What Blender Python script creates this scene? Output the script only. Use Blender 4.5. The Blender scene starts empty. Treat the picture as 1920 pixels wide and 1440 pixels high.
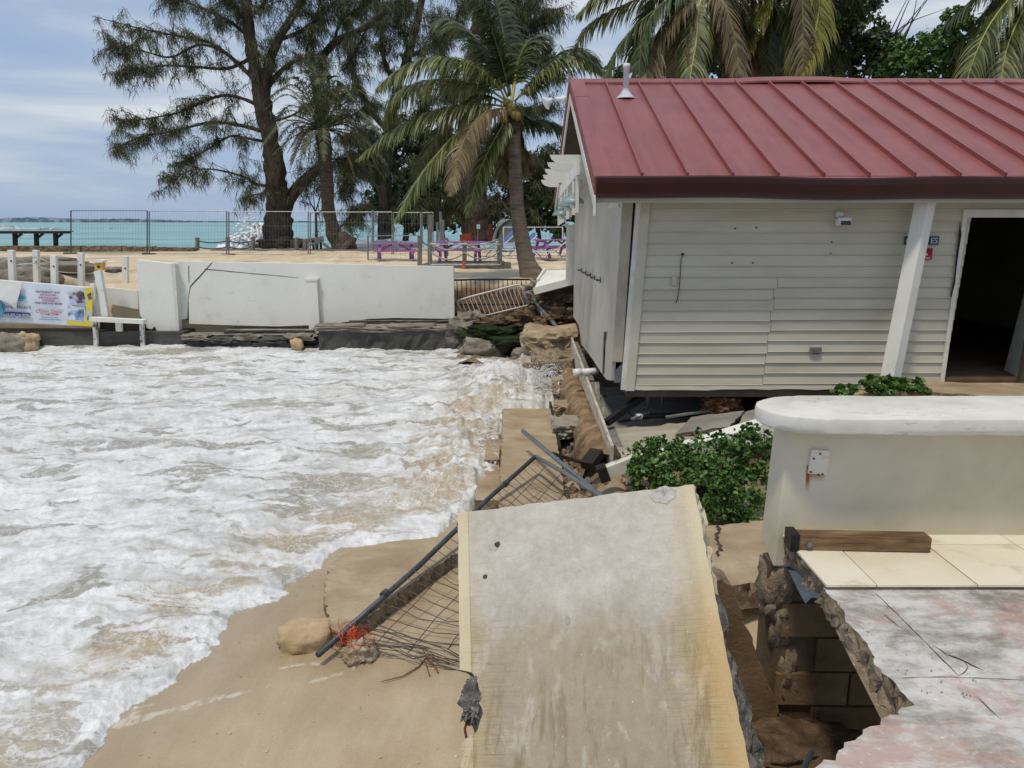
import bpy, bmesh, math, random
import numpy as np
from mathutils import Vector, Matrix, Quaternion, noise as mnoise

random.seed(7)
SC = bpy.context.scene
COL = SC.collection
R = math.radians

# ------------------------------------------------------------------ camera
EYE = 3.3            # eye height above the water
PITCH = R(11.9)
FPX = 1442.0         # focal length in photo pixels (1920 wide)
cam_d = bpy.data.cameras.new('camera')
cam_d.sensor_width = 36.0
cam_d.lens = 36.0 * FPX / 1920.0
cam_d.clip_start = 0.05
cam_d.clip_end = 20000
cam = bpy.data.objects.new('camera', cam_d)
COL.objects.link(cam)
cam.location = (0, 0, EYE)
cam.rotation_euler = (R(90) - PITCH, 0, 0)
SC.camera = cam

# ------------------------------------------------------------------ sky, sun, exposure
SUN_DIR = Vector((-0.20, -0.30, 0.93)).normalized()      # towards the sun
w = bpy.data.worlds.new('World')
SC.world = w
w.use_nodes = True
nt = w.node_tree
nt.nodes.clear()
def N(nt, t, **kw):
    n = nt.nodes.new(t)
    for k, v in kw.items():
        setattr(n, k, v)
    return n
wo = N(nt, 'ShaderNodeOutputWorld')
bg = N(nt, 'ShaderNodeBackground')
sky = N(nt, 'ShaderNodeTexSky', sky_type='NISHITA', sun_disc=False)
sky.sun_elevation = math.asin(SUN_DIR.z)
sky.sun_rotation = math.atan2(SUN_DIR.x, SUN_DIR.y)
sky.air_density = 1.0; sky.dust_density = 1.5; sky.ozone_density = 1.5
tc = N(nt, 'ShaderNodeTexCoord')
mp = N(nt, 'ShaderNodeMapping'); mp.inputs['Scale'].default_value = (1.0, 1.0, 5.5)
mp.inputs['Location'].default_value = (0.31, 0.2, 0.12)
cn = N(nt, 'ShaderNodeTexNoise'); cn.inputs['Scale'].default_value = 2.1; cn.inputs['Detail'].default_value = 8; cn.inputs['Roughness'].default_value = .56
cn.inputs['Distortion'].default_value = .35
cr = N(nt, 'ShaderNodeValToRGB')                         # thin overcast: blue-grey veil to white streaks
cr.color_ramp.elements[0].position = .30; cr.color_ramp.elements[0].color = (.32, .45, .69, 1)
cr.color_ramp.elements[1].position = .70; cr.color_ramp.elements[1].color = (.92, .93, .94, 1)
e = cr.color_ramp.elements.new(.48); e.color = (.42, .53, .72, 1)
e = cr.color_ramp.elements.new(.60); e.color = (.61, .68, .77, 1)
mx = N(nt, 'ShaderNodeMix', data_type='RGBA'); mx.inputs['Factor'].default_value = .82
sk = N(nt, 'ShaderNodeVectorMath', operation='SCALE'); sk.inputs['Scale'].default_value = .09
L = nt.links.new
L(tc.outputs['Generated'], mp.inputs['Vector']); L(mp.outputs['Vector'], cn.inputs['Vector'])
L(cn.outputs['Fac'], cr.inputs['Fac'])
L(sky.outputs['Color'], sk.inputs[0])
L(sk.outputs['Vector'], mx.inputs['A']); L(cr.outputs['Color'], mx.inputs['B'])
L(mx.outputs['Result'], bg.inputs['Color']); L(bg.outputs['Background'], wo.inputs['Surface'])
bg.inputs['Strength'].default_value = 1.0    # the sky texture itself enters at 0.09

sun_d = bpy.data.lights.new('sun', 'SUN')
sun_d.energy = 2.2
sun_d.angle = R(7)
sun_d.color = (1.0, .91, .77)
sun = bpy.data.objects.new('sun', sun_d)
COL.objects.link(sun)
sun.rotation_euler = SUN_DIR.to_track_quat('Z', 'Y').to_euler()
sun.location = SUN_DIR * 50

SC.view_settings.view_transform = 'Standard'
SC.view_settings.look = 'None'
SC.view_settings.exposure = 0.0
SC.view_settings.gamma = 1.0
SC.view_settings.use_curve_mapping = False
SC.cycles.max_bounces = 6
SC.cycles.transparent_max_bounces = 8
SC.cycles.use_denoising = True

# ------------------------------------------------------------------ helpers
def ray(px, py):
    dx = (px - 960) / FPX; dy = -(py - 720) / FPX
    return Vector((dx, math.cos(PITCH) + math.sin(PITCH) * dy, -math.sin(PITCH) + math.cos(PITCH) * dy))
EYEV = Vector((0, 0, EYE))
def at(px, py, Y):                       # the point of the vertical plane at distance Y seen at this place of the photo
    r = ray(px, py); return EYEV + r * (Y / r.y)
def gz(px, py, z):                       # the point at height z
    r = ray(px, py); return EYEV + r * ((z - EYE) / r.z)
def ax(px, py, X):
    r = ray(px, py); return EYEV + r * (X / r.x)

def lin(c):
    out = []
    for v in c[:3]:
        v = v / 255.0
        out.append(v / 12.92 if v <= .04045 else ((v + .055) / 1.055) ** 2.4)
    return tuple(out) + (1.0,)

ORG = {}
def worigin(o):
    v = Vector((0, 0, 0))
    while o is not None:
        v = v + Vector(o.location); o = o.parent
    return v
def mk(name, V, F, mat, parent=None, smooth=False, local=False, mats=None, fm=None):
    me = bpy.data.meshes.new(name)
    if parent is not None and not local:
        og = worigin(parent)
        V = [(v[0] - og.x, v[1] - og.y, v[2] - og.z) for v in V]
    me.from_pydata([tuple(v) for v in V], [], F)
    if mats:
        for m in mats: me.materials.append(m)
        if fm is not None: me.polygons.foreach_set('material_index', fm)
    else:
        me.materials.append(mat)
    if smooth:
        me.polygons.foreach_set('use_smooth', [True] * len(me.polygons))
    me.update()
    o = bpy.data.objects.new(name, me)
    COL.objects.link(o)
    o.parent = parent
    return o
def tag(o, label=None, cat=None, group=None, kind=None):
    if label: o['label'] = label
    if cat: o['category'] = cat
    if group: o['group'] = group
    if kind: o['kind'] = kind
    return o
def thing(name, label, cat, loc=(0, 0, 0), group=None, rz=0.0):
    o = bpy.data.objects.new(name, None)
    COL.objects.link(o)
    o.empty_display_size = .2
    o.location = loc; o.rotation_euler = (0, 0, rz)
    return tag(o, label, cat, group)
def dup(src, parent=None, loc=None, rz=None, label=None, scale=None):
    c = src.copy(); COL.objects.link(c); c.parent = parent
    if loc is not None: c.location = loc
    if rz is not None: c.rotation_euler = (c.rotation_euler.x, c.rotation_euler.y, rz)
    if scale is not None: c.scale = (scale, scale, scale)
    if label: c['label'] = label
    for ch in list(src.children): dup(ch, c)
    return c

class MB:
    def __init__(s): s.V = []; s.F = []
    def add(s, V, F):
        b = len(s.V); s.V += [Vector(v) for v in V]; s.F += [tuple(i + b for i in f) for f in F]; return s
    def hexa(s, p):            # p: 4 bottom (ccw from above) then 4 top
        return s.add(p, [(3, 2, 1, 0), (4, 5, 6, 7), (0, 1, 5, 4), (1, 2, 6, 5), (2, 3, 7, 6), (3, 0, 4, 7)])
    def box(s, c, d, rz=0, m=None):
        x, y, z = d[0] / 2, d[1] / 2, d[2] / 2
        P = [Vector(q) for q in [(-x, -y, -z), (x, -y, -z), (x, y, -z), (-x, y, -z), (-x, -y, z), (x, -y, z), (x, y, z), (-x, y, z)]]
        q = m if m is not None else Matrix.Rotation(rz, 3, 'Z')
        return s.hexa([q @ v + Vector(c) for v in P])
    def bb(s, x0, x1, y0, y1, z0, z1):
        return s.box(((x0 + x1) / 2, (y0 + y1) / 2, (z0 + z1) / 2), (abs(x1 - x0), abs(y1 - y0), abs(z1 - z0)))
    def prism(s, poly, off):   # polygon of 3D points extruded by off
        n = len(poly); off = Vector(off); poly = [Vector(p) for p in poly]
        V = poly + [p + off for p in poly]
        F = [tuple(range(n)), tuple(range(2 * n - 1, n - 1, -1))]
        F += [((i + 1) % n, i, n + i, n + (i + 1) % n) for i in range(n)]
        return s.add(V, F)
    def bar(s, a, b, w, h, up=(0, 0, 1)):
        a = Vector(a); b = Vector(b); d = (b - a).normalized(); up = Vector(up)
        sd = d.cross(up)
        if sd.length < 1e-4: sd = d.cross(Vector((1, 0, 0)))
        sd.normalize(); u = sd.cross(d).normalized()
        sd *= w / 2; u *= h / 2
        return s.hexa([a - sd - u, a + sd - u, b + sd - u, b - sd - u, a - sd + u, a + sd + u, b + sd + u, b - sd + u])
    def tube(s, path, r, n=6, cap=True):
        path = [Vector(p) for p in path]; k = len(path); rs = r if isinstance(r, (list, tuple)) else [r] * k
        V = []; F = []; prev = None
        for i, p in enumerate(path):
            t = (path[min(i + 1, k - 1)] - path[max(i - 1, 0)]).normalized()
            if prev is None:
                a = t.cross(Vector((0, 0, 1)))
                if a.length < .1: a = t.cross(Vector((1, 0, 0)))
            else:
                a = prev - t * prev.dot(t)
                if a.length < 1e-4: a = t.cross(Vector((1, .3, .2)))
            a.normalize(); b = t.cross(a); prev = a
            for j in range(n):
                an = 2 * math.pi * j / n
                V.append(p + (a * math.cos(an) + b * math.sin(an)) * rs[i])
        for i in range(k - 1):
            for j in range(n):
                q = (j + 1) % n
                F.append((i * n + j, i * n + q, (i + 1) * n + q, (i + 1) * n + j))
        if cap:
            F.append(tuple(range(n - 1, -1, -1))); F.append(tuple(range((k - 1) * n, k * n)))
        return s.add(V, F)
    def lathe(s, prof, c=(0, 0, 0), n=12, m=None):   # prof: (r,z)
        V = []; F = []; c = Vector(c)
        for r_, z_ in prof:
            for j in range(n):
                an = 2 * math.pi * j / n
                v = Vector((r_ * math.cos(an), r_ * math.sin(an), z_))
                V.append((m @ v if m is not None else v) + c)
        for i in range(len(prof) - 1):
            for j in range(n):
                q = (j + 1) % n
                F.append((i * n + j, i * n + q, (i + 1) * n + q, (i + 1) * n + j))
        F.append(tuple(range(n - 1, -1, -1))); F.append(tuple(range((len(prof) - 1) * n, len(prof) * n)))
        return s.add(V, F)
    def build(s, name, mat, parent=None, smooth=False, local=False, bevel=0):
        o = mk(name, s.V, s.F, mat, parent, smooth, local)
        if bevel:
            md = o.modifiers.new('b', 'BEVEL'); md.width = bevel; md.segments = 2; md.limit_method = 'ANGLE'; md.angle_limit = R(40)
        return o
def autosmooth(o, ang=35):
    me = o.data
    me.polygons.foreach_set('use_smooth', [True] * len(me.polygons))
    me.set_sharp_from_angle(angle=R(ang))
    return o

# numpy noise --------------------------------------------------------
def _hash(ix, iy, seed):
    h = (ix.astype(np.int64) * 374761393 + iy.astype(np.int64) * 668265263 + seed * 1274126177) & 0x7fffffff
    h = ((h ^ (h >> 13)) * 1103515245) & 0x7fffffff
    h = (h ^ (h >> 16)) & 0x7fffffff
    return h / float(0x7fffffff)
def vnoise(x, y, seed=0):
    x = np.asarray(x, dtype=float); y = np.asarray(y, dtype=float)
    ix = np.floor(x); iy = np.floor(y); fx = x - ix; fy = y - iy
    def g(dx, dy):
        a = _hash(ix + dx, iy + dy, seed) * 2 * np.pi
        return np.cos(a) * (fx - dx) + np.sin(a) * (fy - dy)
    u = fx ** 3 * (fx * (fx * 6 - 15) + 10); v = fy ** 3 * (fy * (fy * 6 - 15) + 10)
    a = g(0, 0) * (1 - u) + g(1, 0) * u; b = g(0, 1) * (1 - u) + g(1, 1) * u
    return (a * (1 - v) + b * v) * 1.4
def fbm(x, y, o=4, seed=0, gain=.5, lac=2.0):
    r = 0; a = 1.0; f = 1.0
    for i in range(o):
        r = r + a * vnoise(np.asarray(x) * f + 13.7 * i, np.asarray(y) * f - 7.3 * i, seed + i); a *= gain; f *= lac
    return r
def sstep(a, b, x):
    t = np.clip((x - a) / (b - a), 0, 1); return t * t * (3 - 2 * t)
def grid_mesh(name, X, Y, Z, mat, parent=None, smooth=True, attrs=None):
    r, c = X.shape
    me = bpy.data.meshes.new(name)
    V = np.stack([X, Y, Z], -1).reshape(-1, 3).astype(np.float32)
    i = np.arange(r * c).reshape(r, c)
    q = np.stack([i[:-1, :-1], i[:-1, 1:], i[1:, 1:], i[1:, :-1]], -1).reshape(-1, 4)
    me.vertices.add(len(V)); me.vertices.foreach_set('co', V.ravel())
    me.loops.add(q.size); me.loops.foreach_set('vertex_index', q.ravel().astype(np.int32))
    me.polygons.add(len(q)); me.polygons.foreach_set('loop_start', (np.arange(len(q)) * 4).astype(np.int32))
    me.update(calc_edges=True)
    if smooth: me.polygons.foreach_set('use_smooth', np.ones(len(q), dtype=bool))
    for k, a in (attrs or {}).items():
        at_ = me.attributes.new(k, 'FLOAT', 'POINT'); at_.data.foreach_set('value', a.ravel().astype(np.float32))
    me.materials.append(mat)
    o = bpy.data.objects.new(name, me); COL.objects.link(o); o.parent = parent
    return o

# materials ----------------------------------------------------------
def ramp(nt, stops, interp='LINEAR'):
    n = nt.nodes.new('ShaderNodeValToRGB'); cr = n.color_ramp; cr.interpolation = interp
    while len(cr.elements) > 1: cr.elements.remove(cr.elements[-1])
    for i, (p, c) in enumerate(stops):
        c = c if len(c) == 4 else lin(c)
        if i == 0: cr.elements[0].position = p; cr.elements[0].color = c
        else: e = cr.elements.new(p); e.color = c
    return n
def mixc(nt, fac, a, b, mode='MIX'):
    n = nt.nodes.new('ShaderNodeMix'); n.data_type = 'RGBA'; n.blend_type = mode
    for sock, v in ((n.inputs['Factor'], fac), (n.inputs['A'], a), (n.inputs['B'], b)):
        if isinstance(v, bpy.types.NodeSocket): nt.links.new(v, sock)
        elif isinstance(v, (int, float)): sock.default_value = v
        else: sock.default_value = v if len(v) == 4 else lin(v)
    return n.outputs['Result']
def math_(nt, op, a, b=None, clamp=False):
    n = nt.nodes.new('ShaderNodeMath'); n.operation = op; n.use_clamp = clamp
    for i, v in enumerate((a, b)):
        if v is None: continue
        if isinstance(v, bpy.types.NodeSocket): nt.links.new(v, n.inputs[i])
        else: n.inputs[i].default_value = v
    return n.outputs[0]
def noise_(nt, vec, scale, detail=5, rough=.55, dist=0.0, stretch=None):
    if stretch is not None:
        m = nt.nodes.new('ShaderNodeMapping'); m.inputs['Scale'].default_value = stretch
        nt.links.new(vec, m.inputs['Vector']); vec = m.outputs['Vector']
    n = nt.nodes.new('ShaderNodeTexNoise'); n.inputs['Scale'].default_value = scale; n.inputs['Detail'].default_value = detail
    n.inputs['Roughness'].default_value = rough; n.inputs['Distortion'].default_value = dist
    nt.links.new(vec, n.inputs['Vector'])
    return n.outputs['Fac']
def mstart(name, rough=.8, spec=.3, metal=0):
    m = bpy.data.materials.new(name); m.use_nodes = True
    nt = m.node_tree; b = nt.nodes['Principled BSDF']
    b.inputs['Roughness'].default_value = rough; b.inputs['Specular IOR Level'].default_value = spec; b.inputs['Metallic'].default_value = metal
    tc = nt.nodes.new('ShaderNodeTexCoord')
    return m, nt, b, tc
def bump_(nt, b, h, strength=.3, dist=.01, prev=None):
    n = nt.nodes.new('ShaderNodeBump'); n.inputs['Strength'].default_value = strength; n.inputs['Distance'].default_value = dist
    nt.links.new(h, n.inputs['Height'])
    if prev is not None: nt.links.new(prev, n.inputs['Normal'])
    nt.links.new(n.outputs['Normal'], b.inputs['Normal'])
    return n.outputs['Normal']
def pm(name, stops, scale=3.0, rough=.8, bump=.2, bscale=40, bdist=.01, spec=.3, metal=0, detail=6, stretch=None, speck=None, rnd=True, coord='Object', island=0.0, streak=False):
    """weathered surface: noise ramp + fine speckle + bump, offset per object so copies differ"""
    m, nt, b, tc = mstart(name, rough, spec, metal)
    vec = tc.outputs[coord]
    if rnd:
        oi = nt.nodes.new('ShaderNodeObjectInfo'); ad = nt.nodes.new('ShaderNodeVectorMath'); ad.operation = 'ADD'
        sc = nt.nodes.new('ShaderNodeMath'); sc.operation = 'MULTIPLY'; sc.inputs[1].default_value = 37.0
        nt.links.new(oi.outputs['Random'], sc.inputs[0]); nt.links.new(vec, ad.inputs[0]); nt.links.new(sc.outputs[0], ad.inputs[1])
        vec = ad.outputs['Vector']
    f = noise_(nt, vec, scale, detail, .6, .2, stretch)
    r = ramp(nt, stops); nt.links.new(f, r.inputs['Fac'])
    c = r.outputs['Color']
    if speck:
        sf = noise_(nt, vec, speck[0], 3, .7, 0, stretch)
        sr = ramp(nt, [(speck[1], (0, 0, 0, 1)), (speck[1] + .12, (1, 1, 1, 1))]); nt.links.new(sf, sr.inputs['Fac'])
        c = mixc(nt, math_(nt, 'MULTIPLY', sr.outputs['Color'], speck[3] if len(speck) > 3 else .6), c, speck[2])
    if streak:      # faded runs down the slope
        g_ = noise_(nt, vec, 2.2, 6, .7, .2, (4.0, .35, .35)); gr = ramp(nt, [(.40, (0, 0, 0, 1)), (.66, (1, 1, 1, 1))]); nt.links.new(g_, gr.inputs['Fac'])
        c = mixc(nt, math_(nt, 'MULTIPLY', gr.outputs['Color'], .22), c, (168, 110, 104))
        g2 = noise_(nt, vec, 1.1, 8, .72, .3); gr2 = ramp(nt, [(.56, (0, 0, 0, 1)), (.72, (1, 1, 1, 1))]); nt.links.new(g2, gr2.inputs['Fac'])
        c = mixc(nt, math_(nt, 'MULTIPLY', gr2.outputs['Color'], .2), c, (104, 56, 54))
    if island:
        ge = nt.nodes.new('ShaderNodeNewGeometry')
        hs = nt.nodes.new('ShaderNodeHueSaturation')
        v = math_(nt, 'ADD', math_(nt, 'MULTIPLY', ge.outputs['Random Per Island'], island * 2), 1 - island)
        nt.links.new(v, hs.inputs['Value']); nt.links.new(c, hs.inputs['Color']); c = hs.outputs['Color']
    nt.links.new(c, b.inputs['Base Color'])
    if bump:
        h_ = bump_(nt, b, noise_(nt, vec, bscale, 5, .65, 0, stretch), bump, bdist)
        if bump > .55: bump_(nt, b, noise_(nt, vec, bscale * 5, 3, .7), .5, bdist * .35, h_)
    return m

MT = {}
MT['white_paint'] = pm('white_paint', [(.25, (210, 207, 194)), (.45, (224, 222, 211)), (.8, (230, 228, 219))], 1.2, .7, .16, 40, .006, speck=(5, .60, (186, 180, 164), .35))
MT['white_trim'] = pm('white_trim', [(.3, (200, 196, 184)), (.6, (218, 215, 205))], 5, .5, .06, 60, .003)
MT['siding'] = pm('siding', [(.25, (177, 169, 148)), (.5, (193, 186, 167)), (.75, (203, 197, 181))], 1.6, .55, .10, 30, .004, stretch=(.5, 1, 2), speck=(26, .66, (150, 140, 118), .35))
MT['cream_panel'] = pm('cream_panel', [(.25, (158, 150, 136)), (.5, (184, 177, 163)), (.75, (198, 192, 180))], .9, .5, .06, 30, .004)
MT['roof_red'] = pm('roof_red', [(.25, (120, 65, 61)), (.5, (132, 71, 67)), (.75, (142, 81, 76))], 1.3, .42, .05, 90, .002, spec=.4, speck=(130, .60, (176, 122, 118), .45), streak=True)
MT['gutter_red'] = pm('gutter_red', [(.3, (50, 17, 17)), (.7, (64, 21, 21))], 3, .35, .03, 40, .003, spec=.5)
MT['dark_wood'] = pm('dark_wood', [(.3, (30, 24, 20)), (.7, (52, 42, 35))], 6, .75, .3, 40, .005, stretch=(1, 1, 1))
MT['grey_wood'] = pm('grey_wood', [(.25, (92, 88, 82)), (.6, (130, 126, 118)), (.85, (150, 147, 138))], 5, .85, .25, 50, .004)
MT['purple'] = pm('purple', [(.3, (150, 92, 150)), (.7, (180, 122, 176))], 5, .6, .1, 40, .003)
MT['galv'] = pm('galv', [(.3, (108, 112, 114)), (.7, (140, 143, 144))], 8, .45, .08, 60, .002, metal=.55, spec=.4)
MT['galv_dark'] = pm('galv_dark', [(.3, (64, 68, 70)), (.7, (92, 96, 98))], 8, .5, .1, 60, .002, metal=.5, spec=.4)
MT['wire'] = pm('wire', [(.3, (60, 56, 52)), (.7, (84, 78, 70))], 8, .6, 0, metal=.3)
MT['rope'] = pm('rope', [(.3, (150, 148, 140)), (.7, (186, 184, 176))], 30, .9, .2, 120, .004)
MT['dark_rope'] = pm('dark_rope', [(.3, (60, 62, 66)), (.7, (88, 90, 92))], 30, .9, .2, 120, .004)
MT['blue_sling'] = pm('blue_sling', [(.3, (52, 92, 156)), (.7, (76, 118, 180))], 8, .7, .1, 60, .003)
MT['white_plastic'] = pm('white_plastic', [(.3, (212, 212, 210)), (.7, (232, 232, 230))], 8, .4, .03, 30, .002)
MT['concrete_dark'] = pm('concrete_dark', [(.2, (50, 50, 46)), (.5, (74, 74, 69)), (.8, (100, 99, 92))], 1.6, .75, .5, 14, .03, spec=.4, speck=(30, .62, (120, 118, 110), .4), stretch=(.6, .6, 1.6))
MT['concrete'] = pm('concrete', [(.2, (120, 112, 98)), (.5, (150, 142, 127)), (.8, (176, 169, 155))], 1.8, .85, .4, 30, .012, speck=(60, .64, (110, 100, 86), .5))
MT['concrete_brown'] = pm('concrete_brown', [(.2, (128, 110, 86)), (.45, (158, 138, 110)), (.6, (172, 154, 126)), (.8, (190, 174, 148))], 2.6, .8, .45, 30, .012, speck=(55, .60, (106, 90, 70), .6), stretch=(.8, 1.2, 1))
MT['aggregate'] = pm('aggregate', [(.2, (86, 76, 64)), (.45, (128, 112, 92)), (.75, (170, 152, 126))], 9, .9, .9, 22, .03, speck=(34, .60, (196, 190, 178), .8))
MT['rock'] = pm('rock', [(.2, (150, 122, 88)), (.5, (186, 160, 124)), (.8, (206, 184, 150))], 3.5, .85, .6, 18, .02, speck=(30, .66, (120, 96, 70), .6))
MT['rock_grey'] = pm('rock_grey', [(.2, (88, 80, 70)), (.5, (132, 124, 110)), (.8, (172, 164, 148))], 3.0, .85, .7, 16, .025, speck=(24, .64, (70, 62, 52), .5))
MT['soil'] = pm('soil', [(.2, (44, 34, 26)), (.42, (86, 68, 50)), (.6, (126, 104, 80)), (.8, (158, 136, 108))], 4.5, .95, 1.0, 16, .05, speck=(22, .62, (160, 138, 110), .4))
MT['sandy_soil'] = pm('sandy_soil', [(.25, (92, 70, 48)), (.42, (128, 102, 74)), (.58, (156, 130, 98)), (.78, (178, 154, 122))], 5, .95, 1.0, 20, .04, speck=(36, .58, (84, 64, 44), .6))
MT['black_plastic'] = pm('black_plastic', [(.3, (20, 20, 21)), (.7, (34, 34, 35))], 5, .5, .05, 40, .002)
MT['orange_net'] = pm('orange_net', [(.3, (172, 62, 34)), (.7, (208, 88, 54))], 14, .6, 0)
MT['rust'] = pm('rust', [(.3, (70, 40, 26)), (.7, (118, 64, 36))], 12, .9, .3, 60, .003)
# ================================================================== the setting: sand, surf, sea, far coast
SHORE = [(-2.9, 1.2), (-2.62, 3.2)] + [tuple(gz(a, b, .08)[:2]) for a, b in
         [(160, 1440), (212, 1372), (240, 1330), (300, 1290), (352, 1248), (402, 1215), (424, 1180), (438, 1150), (520, 1120),
          (548, 1090), (592, 1062), (640, 1024), (700, 1020), (765, 1012), (820, 1000), (858, 975), (900, 945), (925, 905)]] + \
        [(-.16, 10.6), (-.14, 12.3), (.35, 12.75), (.8, 13.2), (.95, 14.2), (.6, 15.6), (.45, 16.6), (.1, 18.3), (-.3, 19.6), (-.4, 22)]
POLY = np.array(SHORE + [(-60, 22), (-60, 1.2)])
SEG = np.array(SHORE)
def shore_d(x, y):
    d = np.full(x.shape, 1e9)
    for a, b in zip(SEG[:-1], SEG[1:]):
        ab = b - a; t = np.clip(((x - a[0]) * ab[0] + (y - a[1]) * ab[1]) / (ab @ ab), 0, 1)
        d = np.minimum(d, np.hypot(x - a[0] - t * ab[0], y - a[1] - t * ab[1]))
    ins = np.zeros(x.shape, bool); n = len(POLY); j = n - 1
    for i in range(n):
        xi, yi = POLY[i]; xj, yj = POLY[j]
        ins ^= ((yi > y) != (yj > y)) & (x < (xj - xi) * (y - yi) / (yj - yi + 1e-12) + xi)
        j = i
    return np.where(ins, d, -d)
def sand_z(x, y, d):
    z = np.where(d > 0, .06 - .22 * d, .06 - .035 * np.minimum(-d, 3.0) * -1)
    z = np.maximum(z, -.9)
    z = z + .012 * fbm(x * .9, y * .9, 3, 5) + .003 * fbm(x * 5, y * 5, 2, 9) * (d < 0)
    # the ground rises behind the old sea wall and under the house
    up = sstep(.55, 1.25, x) * sstep(4.6, 6.4, y) * (1 - sstep(19.0, 21, y))
    z = z * (1 - up) + up * (.42 + .10 * fbm(x * .8, y * .8, 4, 11) + .05 * fbm(x * 3, y * 3, 3, 12) + .35 * sstep(3.0, 6.0, x))
    dirt = sstep(.95, 1.15, x) * (1 - sstep(4.3, 4.9, y))
    z = z * (1 - dirt) + dirt * (.08 + .10 * fbm(x * 1.7, y * 1.7, 4, 21) + .04 * fbm(x * 6, y * 6, 3, 22))
    return z

# sand material: wet by the water, dry farther up; soil where it was dug out
def sand_material(name, wet):
    m, nt, b, tc = mstart(name, .8, .5 if wet else .25)
    v = tc.outputs['Object']
    r = ramp(nt, [(.3, (180, 160, 128)), (.5, (196, 176, 144)), (.72, (208, 189, 158))] if wet else [(.3, (206, 184, 152)), (.5, (224, 205, 174)), (.7, (234, 219, 192))])
    nt.links.new(noise_(nt, v, .9, 6, .6, .3), r.inputs['Fac'])
    fine = ramp(nt, [(.35, (.62, .62, .62, 1)), (.62, (1, 1, 1, 1))]); nt.links.new(noise_(nt, v, 160, 2, .7), fine.inputs['Fac'])
    c = mixc(nt, .5, r.outputs['Color'], fine.outputs['Color'], 'MULTIPLY')
    drag = ramp(nt, [(.45, (.86, .84, .80, 1)), (.6, (1, 1, 1, 1))]); nt.links.new(noise_(nt, v, 1.5, 5, .6, .6, (2.6, .6, 1)), drag.inputs['Fac'])
    c = mixc(nt, .7, c, drag.outputs['Color'], 'MULTIPLY')
    a = nt.nodes.new('ShaderNodeAttribute'); a.attribute_name = 'soil'
    sr = ramp(nt, [(.25, (40, 30, 22)), (.45, (84, 62, 42)), (.65, (128, 100, 70)), (.8, (150, 122, 90))]); nt.links.new(noise_(nt, v, 2.3, 8, .66, .4), sr.inputs['Fac'])
    c = mixc(nt, a.outputs['Fac'], c, sr.outputs['Color'])
    nt.links.new(c, b.inputs['Base Color'])
    if wet:
        ra = nt.nodes.new('ShaderNodeAttribute'); ra.attribute_name = 'damp'
        mr = nt.nodes.new('ShaderNodeMapRange'); nt.links.new(ra.outputs['Fac'], mr.inputs['Value']); mr.inputs['To Min'].default_value = .8; mr.inputs['To Max'].default_value = .16
        nt.links.new(mr.outputs['Result'], b.inputs['Roughness'])
        c2 = mixc(nt, math_(nt, 'MULTIPLY', ra.outputs['Fac'], .42), c, (146, 126, 97)); nt.links.new(c2, b.inputs['Base Color'])
    if wet:
        fa = nt.nodes.new('ShaderNodeAttribute'); fa.attribute_name = 'froth'
        fn = math_(nt, 'ADD', math_(nt, 'MULTIPLY', fa.outputs['Fac'], .42), math_(nt, 'MULTIPLY', noise_(nt, v, 9, 6, .7, .6, (1.4, .8, 1)), .6))
        fm_ = nt.nodes.new('ShaderNodeMapRange'); fm_.interpolation_type = 'SMOOTHSTEP'; fm_.inputs['From Min'].default_value = .56; fm_.inputs['From Max'].default_value = .72; nt.links.new(fn, fm_.inputs['Value'])
        c3 = mixc(nt, math_(nt, 'MULTIPLY', fm_.outputs['Result'], .5), c2, (222, 216, 204)); nt.links.new(c3, b.inputs['Base Color'])
    h1 = bump_(nt, b, noise_(nt, v, 6, 5, .6, .3), .25, .05)
    h2 = bump_(nt, b, noise_(nt, v, 22, 5, .7, .8, (2.2, .8, 1)), .22, .012, h1)
    bump_(nt, b, noise_(nt, v, 140, 3, .7), .35, .006, h2)
    return m
MT['wet_sand'] = sand_material('wet_sand', True)
MT['dry_sand'] = sand_material('dry_sand', False)

xs = np.concatenate([np.arange(-9, -3.6, .2), np.arange(-3.6, 2.6, .035), np.arange(2.6, 14, .25)])
ys = np.concatenate([np.arange(1.0, 9, .035), np.arange(9, 20.6, .12)])
X, Y = np.meshgrid(xs, ys)
D = shore_d(X, Y)
Z = sand_z(X, Y, D)
soil = np.clip(sstep(.5, 1.1, X) * sstep(7.0, 8.4, Y) + sstep(.9, 1.2, X) * (1 - sstep(4.3, 4.9, Y)), 0, 1) * (.75 + .5 * fbm(X * 1.2, Y * 1.2, 3, 31))
damp = np.clip(1 - sstep(0.0, 1.5, -D + .35 * fbm(X * 1.2, Y * .8, 3, 41)), 0, 1)
damp = np.maximum(damp, .35 * (X < .5) * (Y < 8.5))
damp = np.maximum(damp, .75 * sstep(.35, .5, .5 + .4 * fbm(X * .7 + 3, Y * .9, 3, 43)) * sstep(4.2, 5.2, Y) * (X < .4))
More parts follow.
